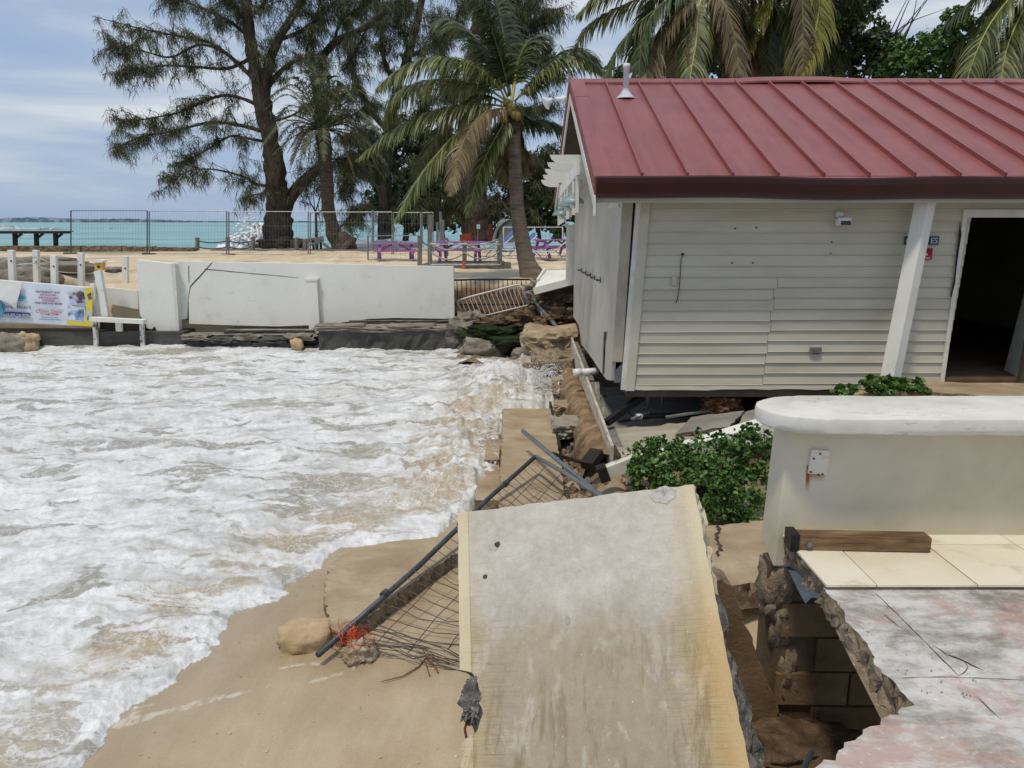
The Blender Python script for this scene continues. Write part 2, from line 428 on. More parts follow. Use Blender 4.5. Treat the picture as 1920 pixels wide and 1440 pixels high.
# two shallow dimples in the wet sand
for cx, cy, r_ in ((-2.0, 4.15, .12), (-2.1, 4.1, .1), (-.9, 4.6, .2)):
    Z -= .02 * np.exp(-((X - cx) ** 2 * .5 + (Y - cy) ** 2 * 2) / r_ ** 2)
def seg_dist(pts):
    d_ = np.full(X.shape, 1e9)
    P_ = [gz(a, b_, .08) for a, b_ in pts]
    for a, b_ in zip(P_[:-1], P_[1:]):
        ab = np.array([b_.x - a.x, b_.y - a.y]); t_ = np.clip(((X - a.x) * ab[0] + (Y - a.y) * ab[1]) / (ab @ ab), 0, 1)
        d_ = np.minimum(d_, np.hypot(X - a.x - t_ * ab[0], Y - a.y - t_ * ab[1]))
    return d_
wob = .05 * fbm(X * 2.2, Y * 2.2, 3, 47)
frothA = np.zeros(X.shape)
for pts, w_ in [([(220, 1352), (290, 1336), (350, 1325), (410, 1310), (470, 1300), (520, 1284), (580, 1272), (640, 1285), (700, 1270)], .075), ([(540, 1290), (610, 1278), (660, 1262), (690, 1225), (730, 1180), (745, 1160)], .09), ([(500, 1262), (560, 1250), (600, 1248)], .05), ([(250, 1330), (290, 1316)], .05)]:
    frothA = np.maximum(frothA, np.clip(1 - np.abs(seg_dist(pts) + wob) / w_, 0, 1))
tag(grid_mesh('beach_sand', X, Y, Z, MT['wet_sand'], attrs={'soil': np.clip(soil, 0, 1), 'damp': damp, 'froth': frothA}), kind='structure')

# ---- the white surf in the bay
def foam_material():
    m, nt, b, tc = mstart('surf_foam', .5, .3)
    v = tc.outputs['Object']
    at_ = nt.nodes.new('ShaderNodeAttribute'); at_.attribute_name = 'thin'
    thin = at_.outputs['Fac']
    wn = nt.nodes.new('ShaderNodeTexNoise'); wn.inputs['Scale'].default_value = 1.3; wn.inputs['Detail'].default_value = 4
    nt.links.new(v, wn.inputs['Vector'])
    sb = nt.nodes.new('ShaderNodeVectorMath'); sb.operation = 'SUBTRACT'; sb.inputs[1].default_value = (.5, .5, .5); nt.links.new(wn.outputs['Color'], sb.inputs[0])
    sc = nt.nodes.new('ShaderNodeVectorMath'); sc.operation = 'SCALE'; sc.inputs['Scale'].default_value = .75; nt.links.new(sb.outputs['Vector'], sc.inputs[0])
    ad = nt.nodes.new('ShaderNodeVectorMath'); ad.operation = 'ADD'; nt.links.new(v, ad.inputs[0]); nt.links.new(sc.outputs['Vector'], ad.inputs[1])
    q = ad.outputs['Vector']
    n1 = noise_(nt, q, 1.5, 6, .62, .2, (.55, 1.0, 1))
    n2 = noise_(nt, q, 5.5, 5, .64, .3, (.5, 1.0, 1))
    n = math_(nt, 'ADD', math_(nt, 'MULTIPLY', n1, .58), math_(nt, 'MULTIPLY', n2, .42))
    n = math_(nt, 'ADD', n, math_(nt, 'MULTIPLY', thin, .085))
    hole = nt.nodes.new('ShaderNodeMapRange'); hole.interpolation_type = 'SMOOTHSTEP'; hole.inputs['From Min'].default_value = .528; hole.inputs['From Max'].default_value = .592
    nt.links.new(n, hole.inputs['Value'])
    lens = nt.nodes.new('ShaderNodeMapRange'); lens.interpolation_type = 'SMOOTHSTEP'; lens.inputs['From Min'].default_value = .566; lens.inputs['From Max'].default_value = .615
    nt.links.new(math_(nt, 'ADD', noise_(nt, q, 2.1, 2, .5, .5, (.42, 1.0, 1)), math_(nt, 'MULTIPLY', thin, .03)), lens.inputs['Value'])
    def ridge(src, w):
        m1 = nt.nodes.new('ShaderNodeMapRange'); m1.interpolation_type = 'SMOOTHSTEP'; m1.inputs['From Min'].default_value = w * .25; m1.inputs['From Max'].default_value = w
        m1.inputs['To Min'].default_value = 1; m1.inputs['To Max'].default_value = 0
        nt.links.new(math_(nt, 'ABSOLUTE', math_(nt, 'SUBTRACT', src, .5)), m1.inputs['Value']); return m1.outputs['Result']
    r1s = noise_(nt, q, 6.0, 4, .62, .35, (.55, 1, 1)); r2s = noise_(nt, q, 12.0, 3, .6, .5)
    l1 = ridge(r1s, .035); l2 = math_(nt, 'MULTIPLY', ridge(r2s, .05), math_(nt, 'ADD', .35, math_(nt, 'MULTIPLY', thin, .65)), True)
    la = math_(nt, 'MAXIMUM', l1, math_(nt, 'MULTIPLY', l2, .85))
    hf = math_(nt, 'MULTIPLY', math_(nt, 'MAXIMUM', math_(nt, 'MULTIPLY', hole.outputs['Result'], .8), math_(nt, 'MULTIPLY', lens.outputs['Result'], .92)), math_(nt, 'SUBTRACT', 1.0, math_(nt, 'MULTIPLY', la, .7)), True)
    fr = ramp(nt, [(.30, (172, 171, 166)), (.42, (200, 201, 198)), (.53, (222, 223, 222)), (.66, (236, 236, 235))]); nt.links.new(noise_(nt, q, 3.6, 7, .66, .3, (.45, 1.0, 1)), fr.inputs['Fac'])
    fcol = fr.outputs['Color']
    web = math_(nt, 'MAXIMUM', ridge(noise_(nt, q, 9.5, 3, .6, .3, (.5, 1, 1)), .03), math_(nt, 'MULTIPLY', ridge(noise_(nt, q, 24, 2, .6, .2, (.7, 1, 1)), .04), .6))
    fcol = mixc(nt, math_(nt, 'MULTIPLY', web, .36), fcol, (178, 172, 158))
    # thin foam lets some of the sandy water through
    tf = nt.nodes.new('ShaderNodeMapRange'); tf.inputs['From Min'].default_value = .46; tf.inputs['From Max'].default_value = .64; nt.links.new(r1s, tf.inputs['Value'])
    fcol = mixc(nt, math_(nt, 'MULTIPLY', tf.outputs['Result'], math_(nt, 'ADD', .14, math_(nt, 'MULTIPLY', thin, .55)), True), fcol, (184, 168, 140))
    wat = mixc(nt, math_(nt, 'ADD', thin, .1, True), (160, 156, 143), (184, 162, 126))
    wat = mixc(nt, math_(nt, 'MULTIPLY', r2s, .45), wat, (132, 121, 100))
    c = mixc(nt, hf, fcol, wat)
    nt.links.new(c, b.inputs['Base Color'])
    rr = nt.nodes.new('ShaderNodeMapRange'); nt.links.new(hf, rr.inputs['Value']); rr.inputs['To Min'].default_value = .75; rr.inputs['To Max'].default_value = .2
    nt.links.new(rr.outputs['Result'], b.inputs['Roughness'])
    hh = math_(nt, 'SUBTRACT', math_(nt, 'ADD', math_(nt, 'MULTIPLY', noise_(nt, q, 8, 5, .6, .2, (.55, 1, 1)), 1.0), math_(nt, 'MULTIPLY', la, .10)), math_(nt, 'MULTIPLY', hf, .35))
    h1 = bump_(nt, b, hh, .34, .04)
    bump_(nt, b, noise_(nt, q, 42, 3, .6), .14, .012, h1)
    b.inputs['Subsurface Weight'].default_value = 0.0
    return m
MT['foam'] = foam_material()

rows = [1.6]
while rows[-1] < 20.6: rows.append(rows[-1] + max(.011, .00085 * rows[-1] ** 2))
rows = np.array(rows)
NC = 520
t = np.linspace(0, 1, NC) ** .9
X = np.zeros((len(rows), NC)); Y = np.repeat(rows[:, None], NC, 1)
for i, yy in enumerate(rows):
    x1 = 1.3 if yy > 6 else -.2
    x0 = -.80 * yy - 1.6
    X[i] = x0 + (x1 - x0) * t
D0 = shore_d(X, Y)
D = D0 + .10 * fbm(X * 1.4, Y * 1.4, 3, 3) + .055 * fbm(X * 5, Y * 5, 3, 4) + .022 * vnoise(X * 16, Y * 16, 6)
SZ = sand_z(X, Y, D0)
deep = sstep(0, 1.6, D)
near = 1 - sstep(6, 12, Y)
wall = np.exp(-((X + .55) / .85) ** 2) * sstep(7.6, 9, Y) * (1 - sstep(15.5, 17.5, Y))      # turbulent strip along the old sea wall
lip = np.sqrt(np.clip(D / .10, 0, 1))
swell = .06 * fbm(X * .3, Y * .6, 3, 50) + .032 * (1 - np.abs(vnoise(X * .9 + .4 * Y, Y * .55, 51)) * 2)
chop = .024 * (1 - 2 * np.abs(fbm(X * 1.3, Y * 1.9, 3, 53))) + .014 * (1 - 2 * np.abs(fbm(X * 5.5, Y * 4.5, 2, 55)))
bub = 0.013 * (1 - 2 * np.abs(vnoise(X * 8, Y * 8, 57))) + .010 * (1 - 2 * np.abs(vnoise(X * 23, Y * 23, 58)))
front = np.exp(-np.clip(D, 0, 9) / .55)
Zw = .02 + .05 * lip + .07 * deep + deep * swell + (.25 + .75 * deep) * lip * chop + lip * bub * (.5 + .35 * front)
Zw += front * lip * .013 * (1 - 2 * np.abs(fbm(X * 4, Y * 4, 2, 59)))
turb = .20 * np.abs(fbm(X * 2.1, Y * 1.7, 4, 61)) + .05 * fbm(X * 7, Y * 6, 3, 62)
Zw += wall * (.10 + turb)
spl = np.exp(-((X - .2) / .8) ** 2 - ((Y - 14.3) / 1.4) ** 2)
Zw += spl * (.46 + .30 * fbm(X * 1.5, Y * 1.5, 3, 64) + .06 * fbm(X * 6, Y * 6, 3, 65))
Zw = np.where(D > 0, np.maximum(Zw, SZ + .004), SZ - .05 - .4 * np.clip(-D, 0, 1))
band = np.exp(-((D - .55) / .38) ** 2)
thin = np.clip(band * (.75 + .5 * fbm(X * .8, Y * .8, 3, 68)) - .55 * np.exp(-np.clip(D, 0, 9) / .14) + wall * (.75 + .5 * fbm(X * .9, Y * .7, 3, 66)) - spl * .6 + .42 * fbm(X * .33, Y * .33, 3, 67) - .05, -.35, 1)
tag(grid_mesh('surf_water', X, Y, Zw, MT['foam'], attrs={'thin': thin}), kind='structure')

# flung spray where the wave hits the rubble
MT['spray'] = pm('spray', [(.3, (232, 233, 233)), (.7, (244, 244, 244))], 9, .4, .2, 40, .01)
_n = MT['spray'].node_tree; _t = _n.nodes.new('ShaderNodeBsdfTranslucent'); _t.inputs['Color'].default_value = (.9, .91, .92, 1); _m = _n.nodes.new('ShaderNodeMixShader'); _m.inputs[0].default_value = .45
_n.links.new(_n.nodes['Principled BSDF'].outputs[0], _m.inputs[1]); _n.links.new(_t.outputs[0], _m.inputs[2]); _n.links.new(_m.outputs[0], _n.nodes['Material Output'].inputs['Surface'])
def spray(name, label, c, sx, sy, h, n, r0, seed, up=1.0, parent=None):
    rnd = random.Random(seed); mb = MB(); SP = []
    V = []; F = []
    for i in range(n):
        a = rnd.gauss(0, .5); bq = rnd.gauss(0, .5); hh = abs(rnd.gauss(0, .45)) * h * math.exp(-(a * a + bq * bq) * .8)
        p = Vector((c[0] + a * sx, c[1] + bq * sy, c[2] + hh * up))
        r = r0 * rnd.uniform(.35, 1.3) * (1.25 - .8 * min(1, hh / h))
        if rnd.random() < .12: r *= 1.8
        q = Quaternion((rnd.gauss(0, 1), rnd.gauss(0, 1), rnd.gauss(0, 1), rnd.gauss(0, 1))).normalized(); s1 = rnd.uniform(.7, 1.6)
        k = len(V)
        for d in ((1, 0, 0), (-1, 0, 0), (0, 1, 0), (0, -1, 0), (0, 0, s1), (0, 0, -s1)): V.append(p + q @ Vector(d) * r)
        F += [(k, k + 2, k + 4), (k + 2, k + 1, k + 4), (k + 1, k + 3, k + 4), (k + 3, k, k + 4), (k + 2, k, k + 5), (k + 1, k + 2, k + 5), (k + 3, k + 1, k + 5), (k, k + 3, k + 5)]
    return tag(mk(name, V, F, MT['spray'], parent, True), label, kind='stuff')
spray('spray', None, (.55, 13.7, .42), .6, .8, .9, 700, .008, 4)
def flung(c, n, seed, sx=.5, sy=.8, v0=1.0):
    rr = random.Random(seed); mb = MB()
    for i in range(n):
        p = Vector((c[0] + rr.gauss(0, .5) * sx, c[1] + rr.gauss(0, .5) * sy, c[2] + rr.uniform(-.15, .12))); v_ = Vector((rr.gauss(.8, .7), rr.gauss(-.15, .6), rr.uniform(.6, 2.0))) * v0; r_ = rr.uniform(.004, .017); T_ = rr.uniform(.12, .32); pts = []; rs_ = []
        for k in range(6):
            t = T_ * k / 5; pts.append(p + v_ * t + Vector((rr.gauss(0, .012), rr.gauss(0, .012), -4.9 * t * t + rr.gauss(0, .008)))); rs_.append(r_ * (1 - .16 * k) * rr.uniform(.5, 1.25))
        mb.tube(pts, rs_, 5)
    return tag(mb.build('flung_water', MT['spray'], None, True), kind='stuff')
flung((.5, 13.9, .5), 110, 14, .4, .8, .7); flung((-.25, 10.9, .22), 70, 15, .3, 1.6, .5)
spray('spray', None, (-.3, 10.8, .22), .5, 1.6, .5, 350, .007, 5)

# ---- sand terrace behind the white wall, with the washed-out bank beside the house
def terrace_z(x, y):
    z = 1.68 + .05 * fbm(x * .35, y * .35, 3, 71) + .03 * fbm(x * 1.6, y * 1.6, 3, 72)
    z = z + .10 * sstep(30, 40, y)
    pit = np.exp(-((x + 12.3) / 1.7) ** 4 - ((y - 23.2) / 1.9) ** 4)                      # dug-out hole behind the posts
    z = z - 1.0 * pit
    z = z + .28 * np.exp(-((x + 9.6) / 1.3) ** 2 - ((y - 23.4) / 1.4) ** 2)                # heap of sand by the wall's end
    edge = 22.6 + .8 * vnoise(x * .9, y * 0 + 2, 73) + .25 * vnoise(x * 3, y * 3, 74)
    bank = sstep(-1.9, -1.3, x) * (1 - sstep(edge - 3.2, edge, y))
    z = z * (1 - bank) + bank * (.12 + .25 * fbm(x * 1.2, y * 1.2, 4, 75))
    drop = (1 - sstep(-1.9, -1.3, x)) * (1 - sstep(20.2, 20.45, y))
    z = z - 2.6 * drop
    return z, np.clip(bank * 4 * (1 - bank) * 1.6 + .8 * bank, 0, 1), pit
xs = np.concatenate([np.arange(-70, -16, 1.2), np.arange(-16, 4, .14), np.arange(4, 45, 1.0)])
ys = np.concatenate([np.arange(17.0, 26, .12), np.arange(26, 46.5, .4)])
X, Y = np.meshgrid(xs, ys)
Z, bk, pit = terrace_z(X, Y)
sl = np.clip(bk + .95 * pit + .35 * sstep(.25, .5, fbm(X * .5, Y * .5, 4, 77)), 0, 1)
tag(grid_mesh('sand_terrace', X, Y, Z, MT['dry_sand'], attrs={'soil': sl}), kind='structure')

# ---- open sea beyond the terrace
def sea_material():
    m, nt, b, tc = mstart('sea', .38, .35)
    v = tc.outputs['Object']
    r = ramp(nt, [(.3, (98, 144, 146)), (.5, (122, 164, 163)), (.7, (146, 184, 181))]); nt.links.new(noise_(nt, v, .03, 5, .55, .2, (.35, 1, 1)), r.inputs['Fac'])
    wc = ramp(nt, [(.665, (0, 0, 0, 1)), (.70, (1, 1, 1, 1))]); nt.links.new(noise_(nt, v, .16, 6, .62, .3, (.25, 1, 1)), wc.inputs['Fac'])
    c = mixc(nt, wc.outputs['Color'], r.outputs['Color'], (232, 238, 240)); nt.links.new(c, b.inputs['Base Color'])
    bump_(nt, b, noise_(nt, v, .7, 6, .6, .2, (.5, 1, 1)), .6, .5)
    return m
xs = np.concatenate([np.linspace(-9000, -150, 30), np.linspace(-140, 140, 141), np.linspace(150, 9000, 30)])
ys = np.concatenate([np.linspace(45.5, 140, 120), np.geomspace(145, 12000, 60)])
X, Y = np.meshgrid(xs, ys)
fade = 1 - sstep(150, 700, Y)
Z = -.05 + fade * (.45 * fbm(X * .03, Y * .085, 3, 81) + .18 * (1 - 2 * np.abs(fbm(X * .1, Y * .25, 3, 82))))
tag(grid_mesh('sea', X, Y, Z, sea_material()), kind='structure')

# long white breakers out on the sea
mb = MB()
rnd = random.Random(12)
def breaker(px0, px1, py, z0, h, seed):
    rr = random.Random(seed); n = 26
    a = gz(px0, py, z0); b_ = gz(px1, py, z0)
    pts = []; rs = []
    for i in range(n + 1):
        t_ = i / n; p = a.lerp(b_, t_)
        p.y += rr.gauss(0, h * 2); p.z = z0 + h * .2
        pts.append(p); rs.append(max(.05, h * (math.sin(math.pi * t_) ** .5) * rr.uniform(.35, 1.0)))
    mb.tube(pts, rs, 6)
for args in [(-40, 128, 431, 0, 1.3, 1), (190, 232, 429, 0, .6, 2), (700, 780, 427, 0, .9, 3), (590, 612, 434, 0, .5, 5), (660, 690, 441, 0, .35, 6), (20, 80, 441, 0, .35, 7), (-60, 30, 425, 0, 1.0, 8)]:
    breaker(*args)
tag(mb.build('breakers', MT['spray'], None, True), kind='stuff')

# burst of a wave behind the big tree and surf at the terrace's seaward edge
c = at(472, 452, 63)
def burst(name, c, n, R_, H_, seed):
    rr = random.Random(seed); V = []; F = []
    for k in range(n):
        a = rr.gauss(0, .5); h_ = abs(rr.gauss(0, .5)) * math.exp(-(a - .35) ** 2 * 1.6); p = Vector((c[0] + a * R_, c[1] + rr.gauss(0, .4), c[2] + h_ * H_)); r_ = rr.uniform(.06, .20) * (1.15 - .6 * min(1, h_))
        bm = bmesh.new(); bmesh.ops.create_icosphere(bm, subdivisions=2, radius=r_); o_ = Vector((seed, k * 1.3, 0)); b0 = len(V)
        for v in bm.verts: V.append(p + v.co * (1 + .7 * mnoise.noise(v.co / r_ * 1.8 + o_)))
        F += [tuple(v.index + b0 for v in f.verts) for f in bm.faces]; bm.free()
    return tag(mk(name, V, F, MT['white_water'], None, True), kind='stuff')
MT['white_water'] = pm('white_water', [(.3, (230, 233, 234)), (.6, (242, 243, 244))], 2, .6, .5, 5, .1)
burst('wave_crest', (c.x, c.y - 1.9, 1.3), 420, 1.6, 2.4, 5)
burst('wave_crest', (at(715, 465, 50).x, 50.5, .4), 90, 3.0, .9, 6)
burst('wave_crest', (.25, 14.1, .42), 0, .5, .5, 7) if False else None
sp = spray('wave_burst', None, (c.x, c.y, .8), 2.0, 1.0, 3.4, 5000, .028, 8)
sp['label'] = 'white burst of a breaking wave beside the big tree trunk'
c = at(690, 462, 50)
spray('wave_wash', None, (c.x, c.y, .3), 3.6, 1.4, 1.3, 6000, .05, 9)

# low far shore on the horizon
def coast_strip(pts, Yc, depth):
    V = []; F = []
    n = len(pts)
    for k, (px, py) in enumerate(pts):
        p = at(px, py, Yc)
        V += [(p.x, Yc, -1), (p.x, Yc, max(.3, p.z)), (p.x, Yc + depth, max(.3, p.z * .8)), (p.x, Yc + depth, -1)]
    for k in range(n - 1):
        for j in range(3):
            F.append((k * 4 + j, (k + 1) * 4 + j, (k + 1) * 4 + j + 1, k * 4 + j + 1))
    return V, F
MT['coast'] = pm('coast', [(.35, (96, 112, 122)), (.5, (122, 134, 142)), (.62, (168, 174, 176))], .02, .95, 0, detail=8)  # pale blue-grey: some distance haze is mixed into the base colour
rr = random.Random(3)
pts = []
px = -400
while px < 900:
    hump = 6.5 * math.exp(-((px - 40) / 120) ** 2) + 4 * math.exp(-((px - 230) / 90) ** 2) + 3.2 * math.exp(-((px - 720) / 70) ** 2) + 1.6
    pts.append((px, 416 - hump * rr.uniform(.55, 1.15))); px += rr.uniform(3, 14)
V, F = coast_strip(pts, 5200, 500)
tag(mk('far_coast', V, F, MT['coast']), kind='structure')

# ================================================================== the undermined house with the red metal roof
YF = 9.7
zb = at(1180, 722, YF).z            # bottom of the siding
zt = at(1190, 372, YF).z            # under the eave
xc = at(1174, 722, YF).x            # near corner
SH = .052                           # the frame has racked to the right
def hx(x, z): return x + SH * (z - zb)
house = thing('house', 'cream clapboard beach house with red standing seam roof hanging over the washout', 'house', (3.5, 12.5, zb))
ROOF_X0, ROOF_X1 = .965, 12.0
YE, ZE = 9.25, 3.79                 # front eave
YR, ZR = 13.4, 5.56                 # ridge
YB = 17.55
def roofz(y): return ZE + (y - YE) * (ZR - ZE) / (YR - YE) if y <= YR else ZR - (y - YR) * (ZR - ZE) / (YB - YR)
SLOPE = Vector((0, YR - YE, ZR - ZE)).normalized(); RN = Vector((0, -SLOPE.z, SLOPE.y))

# clapboards, one by one; the wall is split by a sheared joint
DX0, DX1 = at(1808, 407, YF).x, at(1808, 407, YF).x + .98   # door opening at its head
zd = at(1808, 407, YF).z
nb = 17
lap = (zt - zb) / nb
rb = random.Random(21)
def board(x0, x1, z0, z1, sag=0.0, t=.022):
    mb = MB()
    y0 = YF; y1 = YF + .006
    a0, a1 = hx(x0, z0), hx(x1, z0); b0, b1 = hx(x0, z1), hx(x1, z1)
    mb.hexa([(a0, y0 - t, z0 + sag), (a1, y0 - t, z0), (a1, y1, z0), (a0, y1, z0 + sag), (b0, y0 - .004, z1 + .012 + sag), (b1, y0 - .004, z1 + .012), (b1, y1, z1 + .012), (b0, y1, z1 + .012 + sag)])
    # rounded drip at the bottom edge
    mb.tube([(a0, y0 - t + .003, z0 + .006 + sag), ((a0 + a1) / 2, y0 - t + .002, z0 + .006 + sag / 2 + rb.gauss(0, .002)), (a1, y0 - t + .003, z0 + .006)], .008, 5)
    return mb.build('siding_board', MT['siding'], house)
xl = at(1190, 722, YF).x - .01
xd = at(1770, 712, YF).x            # sill end of the door frame
for k in range(nb):
    z0 = zb + k * lap; z1 = z0 + lap
    xe = xd - .02 if z0 < zd - .02 else 9.5
    if z0 >= zd - .02: pass
    if k < 10:
        xj = at(1428, 722, YF).x + (k * .004 if k % 2 else 0)
        board(xl, xj, z0, z1, rb.gauss(-.006, .004))
        board(xj + .004, xe, z0 + .02, z1 + .02, rb.gauss(0, .002), .025)
    else:
        board(xl, xe, z0 + .004, z1 + .004, rb.gauss(0, .003))
    if z0 < zd - .02: board(DX1 + .2, 9.5, z0, z1)
# sheathing behind the boards, interior, floor and rear walls
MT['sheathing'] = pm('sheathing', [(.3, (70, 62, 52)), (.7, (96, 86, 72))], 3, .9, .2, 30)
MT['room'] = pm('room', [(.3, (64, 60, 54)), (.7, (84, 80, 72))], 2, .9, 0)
def slantwall(name, x0, x1, z0, z1, y, th, mat):
    mb = MB(); mb.hexa([(hx(x0, z0), y, z0), (hx(x1, z0), y, z0), (hx(x1, z0), y + th, z0), (hx(x0, z0), y + th, z0), (hx(x0, z1), y, z1), (hx(x1, z1), y, z1), (hx(x1, z1), y + th, z1), (hx(x0, z1), y + th, z1)])
    return mb.build(name, mat, house)
xdl, xdr = xd, xd + 1.0
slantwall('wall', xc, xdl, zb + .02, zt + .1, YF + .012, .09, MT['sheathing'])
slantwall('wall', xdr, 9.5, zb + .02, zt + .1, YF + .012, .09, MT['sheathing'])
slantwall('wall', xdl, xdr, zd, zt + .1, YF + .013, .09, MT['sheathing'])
MB().bb(xc, 9.6, 16.9, 17.0, zb, zt + .1).build('wall', MT['siding'], house)
MB().bb(9.5, 9.6, YF + .1, 16.9, zb, zt + .1).build('wall', MT['siding'], house)
MB().bb(xc + .1, 9.5, YF + .11, 16.9, zb + .02, zb + .06).build('floor_board', pm('floor', [(.3, (96, 78, 60)), (.7, (128, 106, 84))], 3, .8, .2), house)
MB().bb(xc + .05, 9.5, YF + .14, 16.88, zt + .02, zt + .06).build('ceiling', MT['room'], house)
MB().bb(xc + .02, 9.55, YF + .02, 16.95, zb - .16, zb - .002).build('floor_slab', MT['sheathing'], house)
# skirt along the bottom edge, frayed
V = []; F = []
n = 40
for i in range(n + 1):
    x = xc + .05 + (9.4 - xc) * i / n; j = rb.uniform(-.012, .01)
    V += [(x, YF - .018, zb + .02), (x, YF - .03 + rb.uniform(-.004, .004), zb - .055 + j), (x, YF + .02, zb - .055 + j)]
for i in range(n):
    F += [(i * 3, i * 3 + 1, i * 3 + 4, i * 3 + 3), (i * 3 + 1, i * 3 + 2, i * 3 + 5, i * 3 + 4)]
mk('bottom_skirt', V, F, MT['siding'], house)

# corner: trim boards, gap, and the panelled side wall
def vstrip(name, x0, x1, y0, y1, z0, z1, mat, dx0=0, dx1=0):
    mb = MB(); mb.hexa([(hx(x0, z0) + dx0, y0, z0), (hx(x1, z0) + dx0, y0, z0), (hx(x1, z0) + dx0, y1, z0), (hx(x0, z0) + dx0, y1, z0),
                        (hx(x0, z1) + dx1, y0, z1), (hx(x1, z1) + dx1, y0, z1), (hx(x1, z1) + dx1, y1, z1), (hx(x0, z1) + dx1, y1, z1)])
    return mb.build(name, mat, house, bevel=.004)
vstrip('corner_trim', xc - .01, xc + .105, YF - .045, YF - .022, zb - .07, zt, MT['siding'])
vstrip('corner_trim', xc - .115, xc - .045, YF - .03, YF + .02, zb - .06, zt, MT['white_trim'], .05, .045)
vstrip('corner_post', xc - .05, xc + .02, YF + .02, YF + .12, zb - .06, zt, MT['sheathing'])
PX = 1.30
PANEL = [(1150, 715), (1138, 712), (1130, 703), (1110, 672), (1090, 645), (1085, 610), (1084, 420), (1087, 384), (1110, 366), (1156, 366)]
pp = [ax(a, b, PX) for a, b in PANEL]
pp[0] = Vector((PX - .02, YF + .05, zb + .05)); pp[-1] = Vector((PX + .06, YF + .05, zt)); pp[-2] = Vector((PX + .06, 11.4, zt + .55)); pp[-3] = Vector((PX + .04, 13.6, zt + .55))
mbp = MB().prism(pp, (.05, 0, 0)); mbp.build('side_panel', MT['cream_panel'], house)
vstrip('corner_board', PX - .03, PX + .10, YF + .0, YF + .045, zb + .30, zt, pm('beige_board', [(.3, (158, 146, 128)), (.7, (182, 171, 154))], 3, .7, .1), -.0, -.03)
mb = MB(); q = [ax(1129, 703, PX - .008), ax(1132, 622, PX - .008), ax(1136, 622, PX - .008), ax(1133, 640, PX - .008), ax(1132, 700, PX - .008)]
mb.prism(q, (.004, 0, 0)); mb.build('gap', MT['black_plastic'], house)
mb = MB(); a = Vector((PX + .02, YF + .02, zb + .02))
mb.prism([a, a + Vector((.13, 0, .03)), a + Vector((.13, 0, .16)), a + Vector((.09, 0, .26)), a + Vector((.0, 0, .16))], (0, -.004, 0)); mb.build('bent_flashing', MT['galv'], house)
mb = MB()
for k in range(5):
    p = ax(1125 - k * 8.5 if k else 1127, 525 - k * 4.6, PX)
    h = MB(); h.tube([p, p + Vector((-.06, 0, 0))], .016, 6); h.lathe([(.042, 0), (.042, .015)], p + Vector((-.004, 0, 0)), 8, Matrix.Rotation(R(-90), 3, 'Y'))
    h.tube([p + Vector((-.06, -.06, .0)), p + Vector((-.06, .06, 0))], .016, 6)
    h.build('tap', MT['galv_dark'], house)
# gable wall with its own boards above the panel, and a lower rear part
gx = PX + .06
for k in range(12):
    z0 = zt - .1 + k * .16
    if z0 > ZR - .45: break
    t0 = min(1, max(0, (z0 - ZE) / (ZR - ZE)))
    y0 = YE + .30 + (YR - YE) * t0; y1 = YB - .30 - (YB - YR) * t0
    if z0 < ZE - .2: y0, y1 = YF + .2, 17.0
    mb = MB(); mb.hexa([(gx - .014, y0, z0), (gx + .02, y0, z0), (gx + .02, y1, z0), (gx - .014, y1, z0), (gx, y0 + .38, z0 + .165), (gx + .02, y0 + .38, z0 + .165), (gx + .02, y1 - .38, z0 + .165), (gx, y1 - .38, z0 + .165)])
    mb.build('gable_board', MT['siding'], house)
MB().bb(gx + .0, gx + .04, 14.9, 17.0, zb, zt).build('wall', MT['siding'], house)

MB().prism([(gx + .025, YF + .12, zt - .12), (gx + .025, YF + .12, roofz(YF + .12) - .1), (gx + .025, YR, ZR - .11), (gx + .025, 17.0, roofz(17.0) - .1), (gx + .025, 17.0, zt - .12)], (.03, 0, 0)).build('gable_wall', MT['siding'], house)
# roof: pans, seams, caps
roof = MB().prism([(ROOF_X0 + .05, YE + .05, ZE - .06), (ROOF_X0 + .05, YR, ZR - .06), (ROOF_X0 + .05, YB - .05, ZE - .06), (ROOF_X0 + .05, YB - .05, ZE - .02), (ROOF_X0 + .05, YR, ZR - .02), (ROOF_X0 + .05, YE + .05, ZE - .02)], (ROOF_X1 - ROOF_X0, 0, 0)).build('roof', MT['sheathing'], house)
seams = [1.52 + .53 * k for k in range(20)]
edges = [ROOF_X0 + .12] + seams
for i, x0 in enumerate(edges[:-1]):
    x1 = edges[i + 1]
    V = []; F = []; ns = 8
    for j in range(ns + 1):
        t = j / ns; p = Vector((0, YE - .02, ZE)).lerp(Vector((0, YR - .06, roofz(YR - .06))), t)
        for u in (0, .3, .7, 1):
            dz = .004 * math.sin(9 * t + i * 2) * (1 if u in (.3, .7) else 0) + rb.gauss(0, .0012)
            V.append((x0 + (x1 - x0) * u, p.y, p.z + dz))
    for j in range(ns):
        for u in range(3): a = j * 4 + u; F.append((a, a + 1, a + 5, a + 4))
    mk('roof_pan', V, F, MT['roof_red'], roof, True)
for x in seams:
    jit = rb.gauss(0, .006)
    mb = MB(); a = Vector((x, YE + .03, roofz(YE + .03))); b = Vector((x + jit, YR - .10, roofz(YR - .10)))
    mb.hexa([a + Vector((-.012, 0, 0)), a + Vector((.012, 0, 0)), b + Vector((.012, 0, 0)), b + Vector((-.012, 0, 0)),
             a + Vector((-.010, -.015, .06)), a + Vector((.010, -.015, .06)), b + Vector((.010, 0, .06)), b + Vector((-.010, 0, .06))])
    mb.build('seam', MT['roof_red'], roof)
